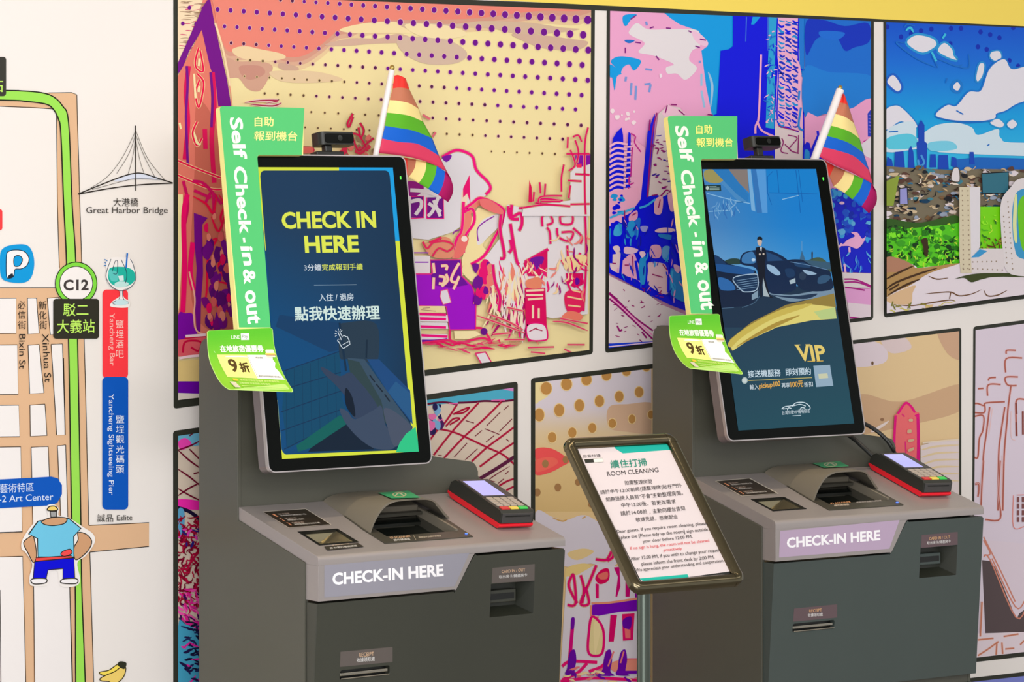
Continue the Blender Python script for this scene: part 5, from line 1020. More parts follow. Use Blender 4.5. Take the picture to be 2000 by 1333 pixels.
def bil(q, u, v):
    a = [q[0][j] + (q[1][j] - q[0][j]) * u for j in (0, 1)]; b = [q[3][j] + (q[2][j] - q[3][j]) * u for j in (0, 1)]
    return (a[0] + (b[0] - a[0]) * v, a[1] + (b[1] - a[1]) * v)
def wash(a, q, fn, nx=8, ny=14):
    a.up()
    def col(x, y):  # approximate screen coordinates
        v = min(1, max(0, (y - q[0][1]) / (q[3][1] - q[0][1]))); l = bil(q, 0, v)[0]; r_ = bil(q, 1, v)[0]
        return fn(min(1, max(0, (x - l) / (r_ - l))), v)
    for j in range(ny):
        for i in range(nx):
            a.tri([bil(q, i / nx, j / ny), bil(q, (i + 1) / nx, j / ny), bil(q, (i + 1) / nx, (j + 1) / ny), bil(q, i / nx, (j + 1) / ny)], col)
def mixc(a, b, t): t = min(1, max(0, t)); return tuple(a[i] + (b[i] - a[i]) * t for i in range(3))

def screen_one(a, q):
    U = Z(500, 290, 3.808); V = Z(500, 600, 3.92); YG = (222, 232, 62); SB = (22, 164, 232)
    a.poly(q, (0, 74, 124))
    a.poly([q[0], (662, 327.2), (662, 345), (516, 345), (520, 489.6), (518.4, 489.6)], YG); a.poly([(662, 327.2), q[1], (780.6, 471), (760, 471), (750, 345), (662, 345)], SB)
    a.poly([(780.6, 471), q[2], (790, 886), (760, 471)], YG); a.poly([(541.8, 782), (546, 782), (560, 880), (760, 870), (818, 882.6), q[3]], YG)
    inner = [(507.6, 345), (509, 337), (516, 333.2), (750, 333.4), (758, 335.6), (761.6, 342), (785.5, 625), (804.8, 834.7), (806.5, 874), (800, 879), (570, 890), (559, 886), (553.5, 876), (543, 782), (518.5, 490), (509.5, 372)]
    b = Art(a.P0, a.N, None, a.dz)
    def bgc(u, v):
        c = mixc((26, 60, 92), (4, 76, 126), (v - 0.25) * 2.4 + (0.4 - u) * 0.6)
        c = mixc(c, (16, 52, 82), (u - 0.45) * 1.6); return mixc(c, (10, 40, 62), (v - 0.75) * 2.2 + (u - 0.6) * 0.8)
    rows = 16
    a.up(); keep = a.clip
    # shaded navy field, clipped row by row inside the rounded frame
    def col(x, y):
        v = (y - q[0][1]) / (q[3][1] - q[0][1]); l = bil(q, 0, v)[0]; r_ = bil(q, 1, v)[0]; return bgc((x - l) / (r_ - l), v)
    li = [(518.5, 490), (509.5, 372), (507.6, 345)]
    def xl(y): return 507.4 + max(0, (y - 333)) * 0.0775 + (0 if y < 340 else 0)
    def xr(y): return 761.2 + max(0, (y - 342)) * 0.0845
    ys = [333.3, 334.2, 336, 339, 345] + [345 + (872 - 345) * k / 18 for k in range(1, 19)] + [878, 883, 886.5, 888.6]
    def ins(y):
        e = 0
        if y < 345: e = 9 - math.sqrt(max(0, 81 - ((345 - y) * 0.76) ** 2)) if y > 333.4 else 9
        if y > 876: e = 14 - math.sqrt(max(0, 196 - ((y - 876)) ** 2))
        return e
    for y0, y1 in zip(ys, ys[1:]):
        for j in range(7):
            f = lambda y, t: (xl(y) + ins(y)) + (xr(y) - ins(y) - (xl(y) + ins(y))) * t
            t0, t1 = j / 7, (j + 1) / 7; sk = lambda t: -9.5 * t if y1 > 873 else 0
            a.tri([(f(y0, t0), y0 + (-9.5 * t0 if y0 > 871 else 0)), (f(y0, t1), y0 + (-9.5 * t1 if y0 > 871 else 0)), (f(y1, t1), y1 + (-9.5 * t1 if y1 > 871 else 0)), (f(y1, t0), y1 + (-9.5 * t0 if y1 > 871 else 0))], col)
    # dimmed photograph: wall grid, hand and phone
    a.poly(V([(150, 150), (560, 345), (640, 330), (640, 120), (180, 60)]), (12, 62, 104)); a.poly(V([(225, 490), (640, 345), (660, 700), (700, 830), (240, 1090), (200, 780)]), (6, 74, 108))
    a.poly(V([(640, 160), (690, 120), (920, 130), (930, 420), (830, 420), (700, 400), (640, 380)]), (36, 58, 76), True)
    a.lines([V([(200, 495), (640, 340)]), V([(215, 630), (650, 500)]), V([(190, 805), (660, 640)]), V([(190, 950), (640, 790)]), V([(215, 1090), (640, 880)])], 1.8, (10, 50, 86), smooth=False)
    a.lines([V([(230 + 62 * i, 490 - 20 * i), (235 + 64 * i, 1075 - 34 * i)]) for i in range(7)], 0.8, (10, 58, 90), smooth=False)
    a.poly(V([(310, 1060), (640, 830), (700, 850), (690, 900), (420, 1080), (320, 1110)]), (6, 98, 92)); a.poly(V([(420, 1080), (690, 900), (760, 980), (900, 1060), (900, 1090), (400, 1110)]), (10, 32, 52))
    a.poly(V([(700, 390), (830, 400), (900, 500), (1200, 920), (1190, 960), (1000, 900), (900, 740), (760, 520)]), (56, 80, 100)); a.poly(V([(850, 400), (940, 400), (1180, 640), (1200, 900), (1000, 640)]), (24, 74, 128)); a.poly(V([(1070, 570), (1180, 660), (1195, 880), (1010, 650)]), (36, 90, 138))
    a.poly(V([(700, 400), (790, 420), (960, 720), (1000, 900), (900, 760), (800, 640), (720, 500)]), (46, 68, 72))
    a.poly(V([(495, 460), (540, 475), (640, 530), (720, 500), (780, 560), (850, 640), (930, 760), (900, 800), (800, 850), (740, 840), (690, 700), (620, 610), (520, 510)]), (50, 66, 92), True)
    a.poly(V([(640, 780), (700, 800), (760, 860), (900, 790), (960, 760), (990, 900), (1040, 980), (1060, 1080), (940, 1090), (860, 1060), (760, 980), (680, 880)]), (60, 76, 100), True)
    a.poly(V([(980, 780), (1060, 800), (1190, 920), (1130, 1000), (1060, 1070), (1000, 900)]), (74, 84, 104), True)
    a.poly(V([(690, 620), (740, 700), (760, 840), (700, 780), (680, 700)]), (8, 26, 44), True)
    a.lines([V([(870, 520), (910, 575)]), V([(920, 590), (970, 650)]), V([(985, 670), (1025, 725)])], 2.6, (22, 36, 50)); a.line(V([(640, 120), (690, 490)]), 4, (14, 46, 72)); a.line(V([(850, 250), (845, 390)]), 3, (16, 40, 60))
    a.poly(V([(1070, 1114), (1100, 1040), (1150, 970), (1222, 918), (1236, 1000), (1250, 1114)]), (46, 204, 138)); a.poly([(786.4, 600), (790.5, 600), (819, 884), (812, 884)], YG) if False else None
    # words
    a.text('CHECK IN', (551.2, 447.6), (735.2, 445.4), (549.0, 414.2), (232, 240, 84), 0.035); a.text('HERE', (596, 494.3), (701.7, 492.8), (593.6, 461), (232, 240, 84), 0.035)
    a.text('3分鐘', (594.2, 529.4), (627.6, 528.8), (593.4, 516.6), (222, 232, 240), 0.006); a.text('完成報到手續', (629.2, 528.8), (708.9, 527.7), (628.4, 516), (226, 236, 92), 0.006)
    a.line([(613.4, 557.3), (696.2, 556.4)], 0.9, (186, 210, 226)); a.text('入住 / 退房', (623.6, 588.6), (691, 587.4), (622.6, 574), (214, 228, 238), 0.006)
    a.text('點我快速辦理', (576.6, 627.2), (742, 624.2), (575, 600), (216, 238, 230), 0.014)
    hand = V([(655, 305), (632, 265), (622, 262), (630, 245), (655, 252), (632, 205), (626, 190), (640, 188), (662, 232), (668, 218), (682, 222), (690, 228), (700, 226), (705, 240), (716, 262), (720, 285), (668, 318)])
    a.line(hand + [hand[0]], 1.4, (224, 236, 244), False); a.lines([V(l) for l in ([(603, 205), (618, 205)], [(605, 225), (618, 218)], [(608, 182), (620, 190)], [(630, 166), (632, 180)], [(660, 178), (648, 190)], [(648, 170), (642, 182)], [(662, 290), (708, 265)])], 1.1, (224, 236, 244), smooth=False)

def screen_two(a, q):
    X = Z(1360, 290, 3.808); Y = Z(1270, 580, 4.444)
    def sky(u, v):
        if v < 0.52:
            c = mixc((70, 130, 190), (22, 128, 208), u * 1.4); c = mixc(c, (128, 182, 222), (v - 0.2) * 3.4 * (1 - u * 0.5)); return mixc(c, (60, 134, 196), (0.1 - v) * 4)
        return mixc((34, 64, 86), (30, 78, 92), (v - 0.55) * 2.2 + (u - 0.5) * 0.3)
    wash(a, q, sky, 8, 18)
    # faint columns and panels fading into the sky
    a.poly(X([(45, 155), (150, 155), (330, 330), (380, 400), (300, 380), (180, 260), (50, 230)]), (74, 140, 196), True); a.poly(X([(60, 170), (130, 160), (200, 230), (150, 260), (70, 240)]), (160, 150, 90), True)
    a.poly(X([(120, 155), (250, 155), (390, 350), (380, 400), (300, 340)]), (40, 122, 190)); a.poly(X([(240, 155), (380, 155), (392, 330), (320, 260)]), (136, 124, 118)); a.poly(X([(380, 155), (405, 155), (440, 470), (410, 460)]), (120, 176, 220)); a.poly(X([(445, 155), (515, 155), (530, 480), (490, 480)]), (86, 156, 220)); a.poly(X([(410, 155), (445, 155), (490, 480), (450, 480)]), (52, 118, 186))
    a.poly(X([(520, 155), (890, 155), (905, 330), (540, 330)]), (18, 130, 208)); a.lines([X([(570, 170), (530, 210), (530, 330), (560, 420)]), X([(740, 160), (775, 480)]), X([(600, 160), (615, 330)]), X([(540, 330), (900, 340)]), X([(760, 160), (790, 400)])], 1.2, (10, 96, 176), smooth=False); a.lines([X([(80, 335), (250, 380), (400, 410)]), X([(640, 380), (760, 350)]), X([(90, 470), (250, 460)])], 1.6, (140, 190, 226))
    a.poly(X([(290, 395), (350, 395), (350, 403), (290, 403)]), (34, 96, 150)); a.poly(X([(60, 272), (182, 272), (186, 318), (66, 320)]), (30, 60, 62)); a.dot(*X([(82, 295)])[0], 3, 4, (190, 210, 200), 12, True); a.lines([X([(98, 285), (150, 284)]), X([(98, 296), (172, 295)]), X([(98, 307), (172, 306)])], 1.2, (150, 180, 170), smooth=False)
    a.scrib(1390, 385, 1440, 412, 26, 18, 2, [(90, 150, 200), (50, 110, 180), (120, 170, 214)], 71, (1.2, 1.9))
    # skyline, trees
    a.poly(X([(210, 840), (260, 820), (320, 825), (330, 860), (220, 860)]), (40, 66, 60), True); a.poly(X([(800, 860), (860, 820), (930, 815), (1000, 880), (1000, 920), (820, 900)]), (70, 92, 72), True)
    a.poly(X([(770, 820), (785, 760), (800, 800), (810, 830), (770, 835)]), (60, 104, 140)); a.poly(X([(855, 775), (862, 765), (868, 775), (866, 830), (856, 830)]), (50, 70, 90)); a.poly(X([(680, 830), (1000, 850), (1000, 900), (680, 870)]), (58, 92, 116), True); a.line(X([(785, 690), (785, 760)]), 0.8, (120, 160, 190))
    a.poly(X([(100, 1050), (480, 1000), (1020, 1050), (1030, 1130), (700, 1180), (500, 1333), (150, 1333)]), (26, 50, 74)); a.poly(X([(520, 1060), (700, 1090), (1020, 1040), (1030, 1110), (860, 1120), (700, 1140), (560, 1090)]), (120, 146, 168), True); a.poly(X([(560, 1090), (720, 1100), (900, 1080), (820, 1120), (660, 1110)]), (30, 52, 80), True)
    # cars
    a.poly(X([(100, 780), (160, 800), (240, 860), (330, 880), (440, 910), (470, 980), (460, 1100), (400, 1170), (180, 1190), (100, 1190)]), (14, 34, 62)); a.poly(X([(130, 860), (330, 880), (430, 910), (380, 940), (150, 910)]), (30, 84, 146), True)
    a.poly(X([(130, 790), (170, 810), (225, 862), (140, 860)]), (24, 58, 100)); a.outline(X([(275, 965), (430, 935), (458, 960), (450, 1050), (370, 1068), (330, 1050)]), (20, 50, 84), 1.8, (170, 194, 214), True)
    a.lines([X([(300, 985 + 17 * i), (452, 962 + 17 * i)]) for i in range(5)], 1, (120, 156, 190), smooth=False); a.poly(X([(170, 960), (250, 985), (290, 1050), (190, 1055), (165, 1010)]), (44, 104, 170), True); a.poly(X([(412, 1090), (460, 1055), (458, 1110), (412, 1130)]), (130, 156, 176)); a.lines([X([(190, 1190), (280, 1185)]), X([(340, 1185), (430, 1150), (470, 1100)])], 1, (80, 112, 140))
    a.poly(X([(330, 860), (340, 790), (400, 762), (520, 755), (620, 790), (690, 840), (740, 890), (745, 1000), (720, 1060), (560, 1080), (470, 980), (440, 890)]), (16, 40, 74), True); a.poly(X([(345, 850), (350, 795), (420, 770), (440, 850)]), (60, 120, 176), True); a.poly(X([(520, 770), (600, 800), (650, 835), (530, 840)]), (34, 74, 120)); a.poly(X([(525, 865), (580, 880), (625, 930), (600, 945), (540, 910)]), (150, 184, 214), True); a.poly(X([(690, 985), (735, 965), (738, 1000), (700, 1010)]), (170, 190, 200)); a.dot(*X([(425, 830)])[0], 4, 3, (180, 210, 236), 10, True); a.poly(X([(660, 900), (720, 900), (730, 950), (680, 960)]), (26, 58, 96), True)
    a.poly(X([(680, 835), (780, 828), (860, 870), (980, 905), (1005, 960), (1005, 1050), (820, 1060), (740, 1000), (740, 890)]), (18, 40, 70), True); a.poly(X([(730, 850), (800, 850), (850, 885), (750, 880)]), (30, 66, 106), True); a.poly(X([(790, 905), (850, 915), (895, 935), (830, 940)]), (150, 180, 206), True); a.dot(*X([(790, 950)])[0], 7, 8, (40, 60, 84), 14, True); a.poly(X([(910, 960), (960, 940), (1000, 960), (960, 1000), (905, 1005)]), (50, 86, 120), True); a.line(X([(700, 845), (840, 870), (980, 905)]), 1, (110, 150, 190))
    # chauffeur in a dark suit with folded arms
    a.poly(X([(440, 740), (460, 732), (490, 735), (515, 745), (520, 800), (512, 850), (512, 960), (545, 1090), (575, 1112), (545, 1110), (500, 1020), (497, 960), (488, 1020), (490, 1105), (478, 1110), (470, 1000), (452, 860), (446, 790)]), (20, 26, 40)); a.poly(X([(497, 960), (520, 1050), (545, 1105), (500, 1100), (494, 1020)]), (170, 184, 190))
    a.poly(X([(474, 735), (488, 735), (484, 770), (478, 760)]), (214, 222, 230)); a.poly(X([(456, 680), (486, 680), (486, 710), (474, 728), (458, 712)]), (206, 180, 164), True); a.poly(X([(454, 685), (456, 662), (474, 656), (490, 666), (488, 686), (470, 678)]), (24, 26, 30), True); a.dot(*X([(472, 788)])[0], 2, 2, (206, 190, 176), 8, True); a.dot(*X([(500, 786)])[0], 2, 2, (206, 190, 176), 8)
    # golden ribbon
    a.poly(Y([(700, 470), (690, 370), (880, 220), (1180, 70), (1400, 20), (1595, -30), (1612, 90), (1340, 130), (1000, 280)]), (150, 128, 60)); a.poly(Y([(690, 410), (900, 260), (1160, 110), (1350, 60), (1605, 90), (1618, 190), (1400, 205), (1100, 265), (850, 380), (715, 470)]), (226, 212, 118)); a.poly(Y([(690, 380), (900, 225), (1180, 95), (1400, 60), (1330, 100), (1050, 200), (800, 350), (700, 440)]), (206, 184, 84), True); a.poly(Y([(1600, 92), (1618, 190), (1480, 196), (1420, 130)]), (188, 208, 134)); a.poly(Y([(900, 330), (1100, 220), (1300, 160), (1150, 235), (950, 330), (740, 440)]), (176, 146, 60), True)
    # words
    a.text('VIP', (1559, 706), (1615, 705), (1553, 675), (232, 206, 112), 0.03); a.line([(1551.6, 674.5), (1563, 674.2)], 1.6, (232, 206, 112)); a.line([(1573, 673.8), (1583, 673.5)], 1.6, (232, 206, 112)); a.line([(1577, 706.4), (1592, 705.8)], 1.6, (220, 180, 80)); a.line([(1595, 706), (1608, 705.4)], 1.6, (220, 180, 80))
    a.text('接送機服務', (1461.5, 738), (1525, 735), (1460.4, 724.5), (206, 226, 238), 0.008); a.text('即刻預約', (1535, 734.5), (1584, 732.5), (1534, 720), (206, 226, 238), 0.008)
    a.line([(1461, 744), (1586, 738)], 1.2, (214, 196, 110)); a.dot(1454.6, 743.6, 6, 6.6, (170, 190, 190), 16, True); a.dot(1454.6, 743.6, 4.2, 4.8, (206, 216, 214), 16, True)
    a.text('輸入', (1465, 762), (1482, 761), (1464, 752), (214, 228, 236), 0.004); a.text('pickup100', (1483, 763), (1524.5, 757.5), (1482, 749.5), (240, 180, 76), 0.02); a.text('再享', (1527, 758.6), (1543, 757.6), (1526.2, 748.6), (214, 228, 236), 0.004); a.text('100元', (1544.5, 757.6), (1569, 756), (1543.6, 745.6), (240, 180, 76), 0.01); a.text('折扣', (1571, 756.6), (1588, 755.6), (1570.2, 746.6), (214, 228, 236), 0.004)
    a.poly([(1588.6, 715), (1621, 713), (1627.5, 754), (1594, 756.6)], (150, 176, 196)); a.poly([(1598, 731), (1616, 729.6), (1617.6, 738.8), (1599.6, 740.2)], (206, 208, 176))
    a.lines([Y([(1140, 975), (1170, 955), (1230, 945), (1270, 920), (1340, 920), (1385, 955), (1385, 980)]), Y([(1190, 985), (1200, 965), (1225, 970)]), Y([(1230, 950), (1300, 935), (1350, 950)]), Y([(1300, 980), (1315, 962), (1345, 968)]), Y([(1150, 975), (1190, 970)])], 1.6, (216, 232, 240)); a.text('台灣快捷VIP機場接送', (1528, 811), (1582, 806.6), (1527.2, 803), (214, 230, 238), 0.0); a.line(Y([(1235, 1035), (1310, 1030)]), 1.4, (190, 210, 220))

for i_ in (0, 1): make_kiosk(i_)

# ------------------------------------------------------------------ things on and around each kiosk
M_FOAM = mat('cream_yellow_edge', (248, 236, 150), 0.6)
M_STICK = mat('white_plastic_stick', (238, 232, 232), 0.35)
M_BRASS = mat('brass_tip', (190, 160, 90), 0.25, metal=0.9)
M_CLOTH = print_mat('satin_cloth', 0.6, spec=0.25)
M_RED = mat('red_plastic', (238, 24, 44), 0.35)
M_FOOT = mat('pale_foot', (214, 206, 200), 0.5)
M_TERM = mat('terminal_black', (44, 45, 40), 0.38, noise=0.04, nscale=30)
M_TFACE = mat('terminal_grey', (66, 64, 64), 0.4)
M_KEY = mat('keypad_grey', (176, 164, 152), 0.45)
M_TDISP = mat('terminal_display', (120, 120, 190), 0.1, emit=(176, 176, 236), estr=0.8)
KEYC = {'red': mat('red_key', (206, 60, 56), 0.4), 'yellow': mat('yellow_key', (232, 206, 90), 0.4), 'green': mat('green_key', (60, 206, 90), 0.4)}

def make_sign(i):
    k = KS[i]; MX = k['M']; MP = k['MP']
    if i == 0: corners = [(-0.0899, -0.1193), (0.1130, -0.1193), (0.1010, -0.0212), (-0.0105, -0.0205), (-0.0122, 0.3330), (-0.0899, 0.3330)]; r = 0.006
    else: corners = [(-0.0925, -0.1170), (0.1065, -0.1185), (0.0925, -0.0200), (-0.0147, -0.0190), (-0.0425, 0.3370), (-0.1037, 0.3370)]; r = 0.006
    base = MX @ MP((corners[5][0] + corners[4][0]) / 2, 0.333, 0.009)
    lab = ('green L-shaped Self Check-in & out board on the left kiosk', 'green L-shaped Self Check-in & out board on the right kiosk')[i]
    root = empty('sign_board', base, k['rz'], lab, 'sign', 'self check-in boards'); RM = Matrix.Translation(base) @ Matrix.Rotation(k['rz'], 4, 'Z')
    inv = RM.inverted() @ MX
    p = corners; tl = [(p[0][0], p[0][1] + r), (p[0][0] + r * .3, p[0][1] + r * .3), (p[0][0] + r, p[0][1])]
    inn = [(p[3][0] + r, p[3][1]), (p[3][0] + .002, p[3][1] + .002), (p[3][0], p[3][1] + r)]
    loop = tl + [p[1], p[2]] + inn + [p[4], p[5]]
    bm = bmesh.new(); prism(bm, loop, [], lambda u, v: inv @ MP(u, v, 0.0175), lambda u, v: inv @ MP(u, v, 0.0012)); from_bm('foam_board', bm, M_FOAM, root)
    a = Art(MX @ MP(0, 0, 0.0178), MX.to_3x3() @ k['n'], None, 0.0001)
    G1 = (96, 214, 126)
    if i == 0:
        px_ = [(429.4, 213), (430.5, 209), (434, 207.5), (594.5, 211), (589.6, 303), (507, 303), (503.6, 304.5), (502.8, 309), (528.6, 640), (467, 640)]
        a.poly(px_, (80, 196, 112))
        a.text('Self', (447.5, 229.5), (457.5, 310), (473, 229.5), (246, 250, 236), 0.03)
        a.text('Check', (455.5, 325), (468, 458), (480.5, 325), (246, 250, 236), 0.03); a.line([(476, 464.5), (477.6, 474)], 4.4, (246, 250, 236), False)
        a.text('in', (469, 481), (476.5, 519), (492, 481), (246, 250, 236), 0.03); a.text('&', (473.5, 527), (476.5, 556), (497.5, 525), (246, 250, 236), 0.03); a.text('out', (477, 568), (483.5, 634), (503, 566), (246, 250, 236), 0.03)
        a.text('自助', (497.5, 247), (534, 247), (497.5, 228.5), (250, 240, 150), 0.012); a.text('報到機台', (496, 274.5), (580, 275.5), (497, 256), (250, 240, 150), 0.012)
    else:
        px_ = [(1304.2, 232), (1305.4, 228), (1309, 227), (1440, 227), (1440, 310), (1373, 310.6), (1369.6, 312), (1369, 317), (1391.5, 613), (1349.6, 613)]
        a.poly(px_, (82, 196, 116))
        a.text('Self', (1317, 246), (1330.5, 316), (1342.5, 246), (246, 250, 236), 0.03)
        a.text('Check', (1327.5, 333), (1346, 445), (1352, 331), (246, 250, 236), 0.03); a.line([(1358, 454), (1359.6, 463)], 4.2, (246, 250, 236), False)
        a.text('in', (1350.5, 471), (1355.5, 502), (1376, 471), (246, 250, 236), 0.03); a.text('&', (1356, 513), (1359, 538), (1381.5, 510), (246, 250, 236), 0.03); a.text('out', (1361, 548), (1369, 606), (1388, 546), (246, 250, 236), 0.03)
        a.text('自助', (1360, 262), (1391, 261.5), (1359.5, 244.5), (244, 244, 130), 0.014); a.text('報到機台', (1361, 287), (1431, 286.5), (1360.6, 269.5), (244, 244, 130), 0.014)
    a.build('printed_face', M_CARD, root, mw=RM)

class Sheet(Art):
    """print on a hanging, forward-curling sheet; coordinates are 0..100 across and 0..100 down"""
    def __init__(self, surf, M): super().__init__((0, 0, 0), (0, -1, 0), None, 0.00012); self.surf = surf; self.M = M
    def at(self, x, y):
        p = self.surf(x / 100, y / 100); e = 0.01
        n = (self.surf(x / 100, y / 100 + e) - self.surf(x / 100, y / 100 - e)).cross(self.surf(x / 100 + e, y / 100) - self.surf(x / 100 - e, y / 100)).normalized()
        if n.y > 0: n = -n
        return self.M @ (p + n * (0.0003 + self.lay * self.dz))
    def tri(self, poly, col):
        y0 = min(p[1] for p in poly); y1 = max(p[1] for p in poly)
        def cut(P, yy, keep_above):
            out = []
            for k in range(len(P)):
                p = P[k]; q = P[(k + 1) % len(P)]; sp = (p[1] - yy) if keep_above else (yy - p[1]); sq = (q[1] - yy) if keep_above else (yy - q[1])
                if sp >= 0: out.append(p)
                if (sp >= 0) != (sq >= 0): t = sp / (sp - sq); out.append((p[0] + (q[0] - p[0]) * t, p[1] + (q[1] - p[1]) * t))
            return out
        st = 5.0; k = math.floor(y0 / st)
        while k * st < y1:
            P = cut(cut(poly, k * st, True), (k + 1) * st, False); k += 1
            if len(P) >= 3:
                n = len(self.v)
                for p in P: self.v.append(self.at(*p)); self.c.append(lin(col(*p) if callable(col) else col))
                self.f.append(list(range(n, n + len(P))))

def make_coupon(i):
    k = KS[i]; MX = k['M']
    if i == 0:
        Lp = [(-0.1275, 0.2060, 0.4400), (-0.1275, 0.2040, 0.4080), (-0.1275, 0.1970, 0.3820), (-0.1275, 0.1801, 0.3600), (-0.1275, 0.1573, 0.3400), (-0.1275, 0.1250, 0.3235), (-0.1275, 0.0900, 0.3150)]
        Rp = [(0.0271, 0.2060, 0.4420), (0.0271, 0.2020, 0.4140), (0.0271, 0.1930, 0.3900), (0.0271, 0.1801, 0.3680), (0.0271, 0.1640, 0.3480), (0.0271, 0.1450, 0.3300), (0.0271, 0.1240, 0.3160)]
    else:
        Lp = [(-0.1361, 0.2030, 0.4450), (-0.1361, 0.2020, 0.4120), (-0.1361, 0.1930, 0.3830), (-0.1361, 0.1760, 0.3600), (-0.1361, 0.1540, 0.3430), (-0.1361, 0.1270, 0.3290), (-0.1361, 0.0960, 0.3220)]
        Rp = [(0.0060, 0.2030, 0.4470), (0.0060, 0.1980, 0.4200), (0.0060, 0.1870, 0.3950), (0.0060, 0.1740, 0.3720), (0.0060, 0.1580, 0.3520), (0.0060, 0.1390, 0.3330), (0.0060, 0.1150, 0.3150)]
    Lp = [L_(*p) for p in Lp]; Rp = [L_(*p) for p in Rp]
    def along(P, t):
        t = t * (len(P) - 1)
        n = int(math.floor(min(max(t, 0), len(P) - 1.001))); f = t - n
        if f > 1 or f < 0: return P[n] + (P[n + 1] - P[n]) * f
        p0, p1, p2, p3 = P[max(n - 1, 0)], P[n], P[n + 1], P[min(n + 2, len(P) - 1)]
        return 0.5 * (2 * p1 + (p2 - p0) * f + (2 * p0 - 5 * p1 + 4 * p2 - p3) * f * f + (3 * p1 - p0 - 3 * p2 + p3) * f ** 3)
    def drop(P):   # how far down the sheet each profile point is seen from the front, 0..1
        hs = [(MX @ p).z - (MX @ p).y * 0.28 for p in P]; d = [(hs[0] - h) / (hs[0] - hs[-1]) for h in hs]; return d
    dL, dR = drop(Lp), drop(Rp)
    def re(d, t):
        if t <= 0: return t * 1.2
        for n in range(len(d) - 1):
            if t <= d[n + 1]: return (n + (t - d[n]) / (d[n + 1] - d[n])) / (len(d) - 1)
        return 1 + (t - 1) * 1.2
    tL = [re(dL, q / 40) for q in range(41)]; tR = [re(dR, q / 40) for q in range(41)]
    def sm(T, t):
        if t < 0 or t >= 1: return re(dL, t)
        n = int(t * 40); f = t * 40 - n; return T[n] + (T[n + 1] - T[n]) * f
    def surf(s, t): a = along(Lp, sm(tL, t)); b = along(Rp, sm(tR, t)); return a + (b - a) * s
    base = MX @ surf(0.5, 0.0)
    lab = ('green curled coupon sheet taped under the left Self Check-in board', 'green curled coupon sheet taped under the right Self Check-in board')[i]
    root = empty('coupon_sheet', base, k['rz'], lab, 'coupon', 'discount coupons'); RM = Matrix.Translation(base) @ Matrix.Rotation(k['rz'], 4, 'Z')
    outl = rounded(0, 0, 100, 100, 6, 5)
    e = Sheet(surf, MX); e.lay = -3; e.raw([outl], (196, 236, 130)); sheet = e.build('paper_sheet', M_PAPER, root, mw=RM)
    so = sheet.modifiers.new('thickness', 'SOLIDIFY'); so.thickness = 0.0006; so.offset = -1
    a = Sheet(surf, MX)
    a.poly(rounded(0.8, 0.8, 99.2, 99.2, 5.6, 5), lambda x, y: mixc((94, 192, 44), (146, 206, 52), (y - 10) / 80)); 
    a.text('LINE', (36, 20), (49, 20), (36, 13.5), (240, 250, 230), 0.01); a.poly([(50.5, 10.5), (63, 10.5), (63, 22), (50.5, 22)], (244, 244, 240)); a.text('Pay', (52.5, 20), (61, 20), (52.5, 13), (130, 150, 130))
    a.text('在地旅宿優惠券', (18, 44), (82, 44), (18, 31.5), (244, 250, 232), 0.02)
    a.poly([(12, 49), (94, 49), (92, 56), (94, 62), (91, 69), (94, 74), (97, 86), (15, 86)], (252, 252, 244)); a.poly([(12, 49), (56, 49), (58, 86), (15, 86)], (250, 246, 140))
    a.text('9', (25, 79), (37, 79), (25, 57), (84, 62, 26), 0.03); a.text('折', (40, 78), (53, 78), (40, 63), (84, 62, 26), 0.03)
    a.up(); [a.poly([(56.8 + .2 * q, 50 + q * 3), (57.4 + .2 * q, 50 + q * 3), (57.4 + .2 * q, 51.5 + q * 3), (56.8 + .2 * q, 51.5 + q * 3)], (170, 150, 120), False, False) for q in range(12)]
    a.text('掃描領取', (67, 55.5), (78, 55.5), (67, 52.5), (90, 80, 70)); a.text('優惠限本館現場使用 請洽櫃台', (61, 84), (93, 84), (61, 81.6), (110, 100, 90))
    a.poly(rounded(84, 40, 97, 47, 2, 3), (244, 240, 220)); a.poly([(83, 46), (98, 46), (98, 49), (83, 49)], (240, 220, 110)); a.poly(rounded(84, 49.5, 97, 53, 1.5, 3), (232, 226, 196)); a.poly([(84, 49), (97, 49), (97, 50.2), (84, 50.2)], (190, 120, 80))
    a.poly(rounded(20, 88.2, 27, 91.6, 1, 2), (240, 206, 60)); a.text('使用支付享旅宿優惠 現折數量有限', (30, 91.2), (86, 91.2), (30, 88.4), (236, 244, 150), 0.0)
    a.poly([(13, 93), (21, 93), (22, 98.2), (14, 98.2)], (224, 214, 190)); a.text('活動期間 詳見官網 注意事項', (26, 94.8), (70, 94.8), (26, 92.8), (226, 244, 160)); a.line([(26, 96.4), (92, 96.4)], 0.5, (214, 240, 140), False); a.line([(26, 98), (88, 98)], 0.4, (214, 240, 140), False)
    if i == 0: a.poly([(7, 41), (8.4, 43), (9.5, 46), (7.6, 45)], (190, 240, 150))
    a.build('printed_face', M_PAPER, root, mw=RM)

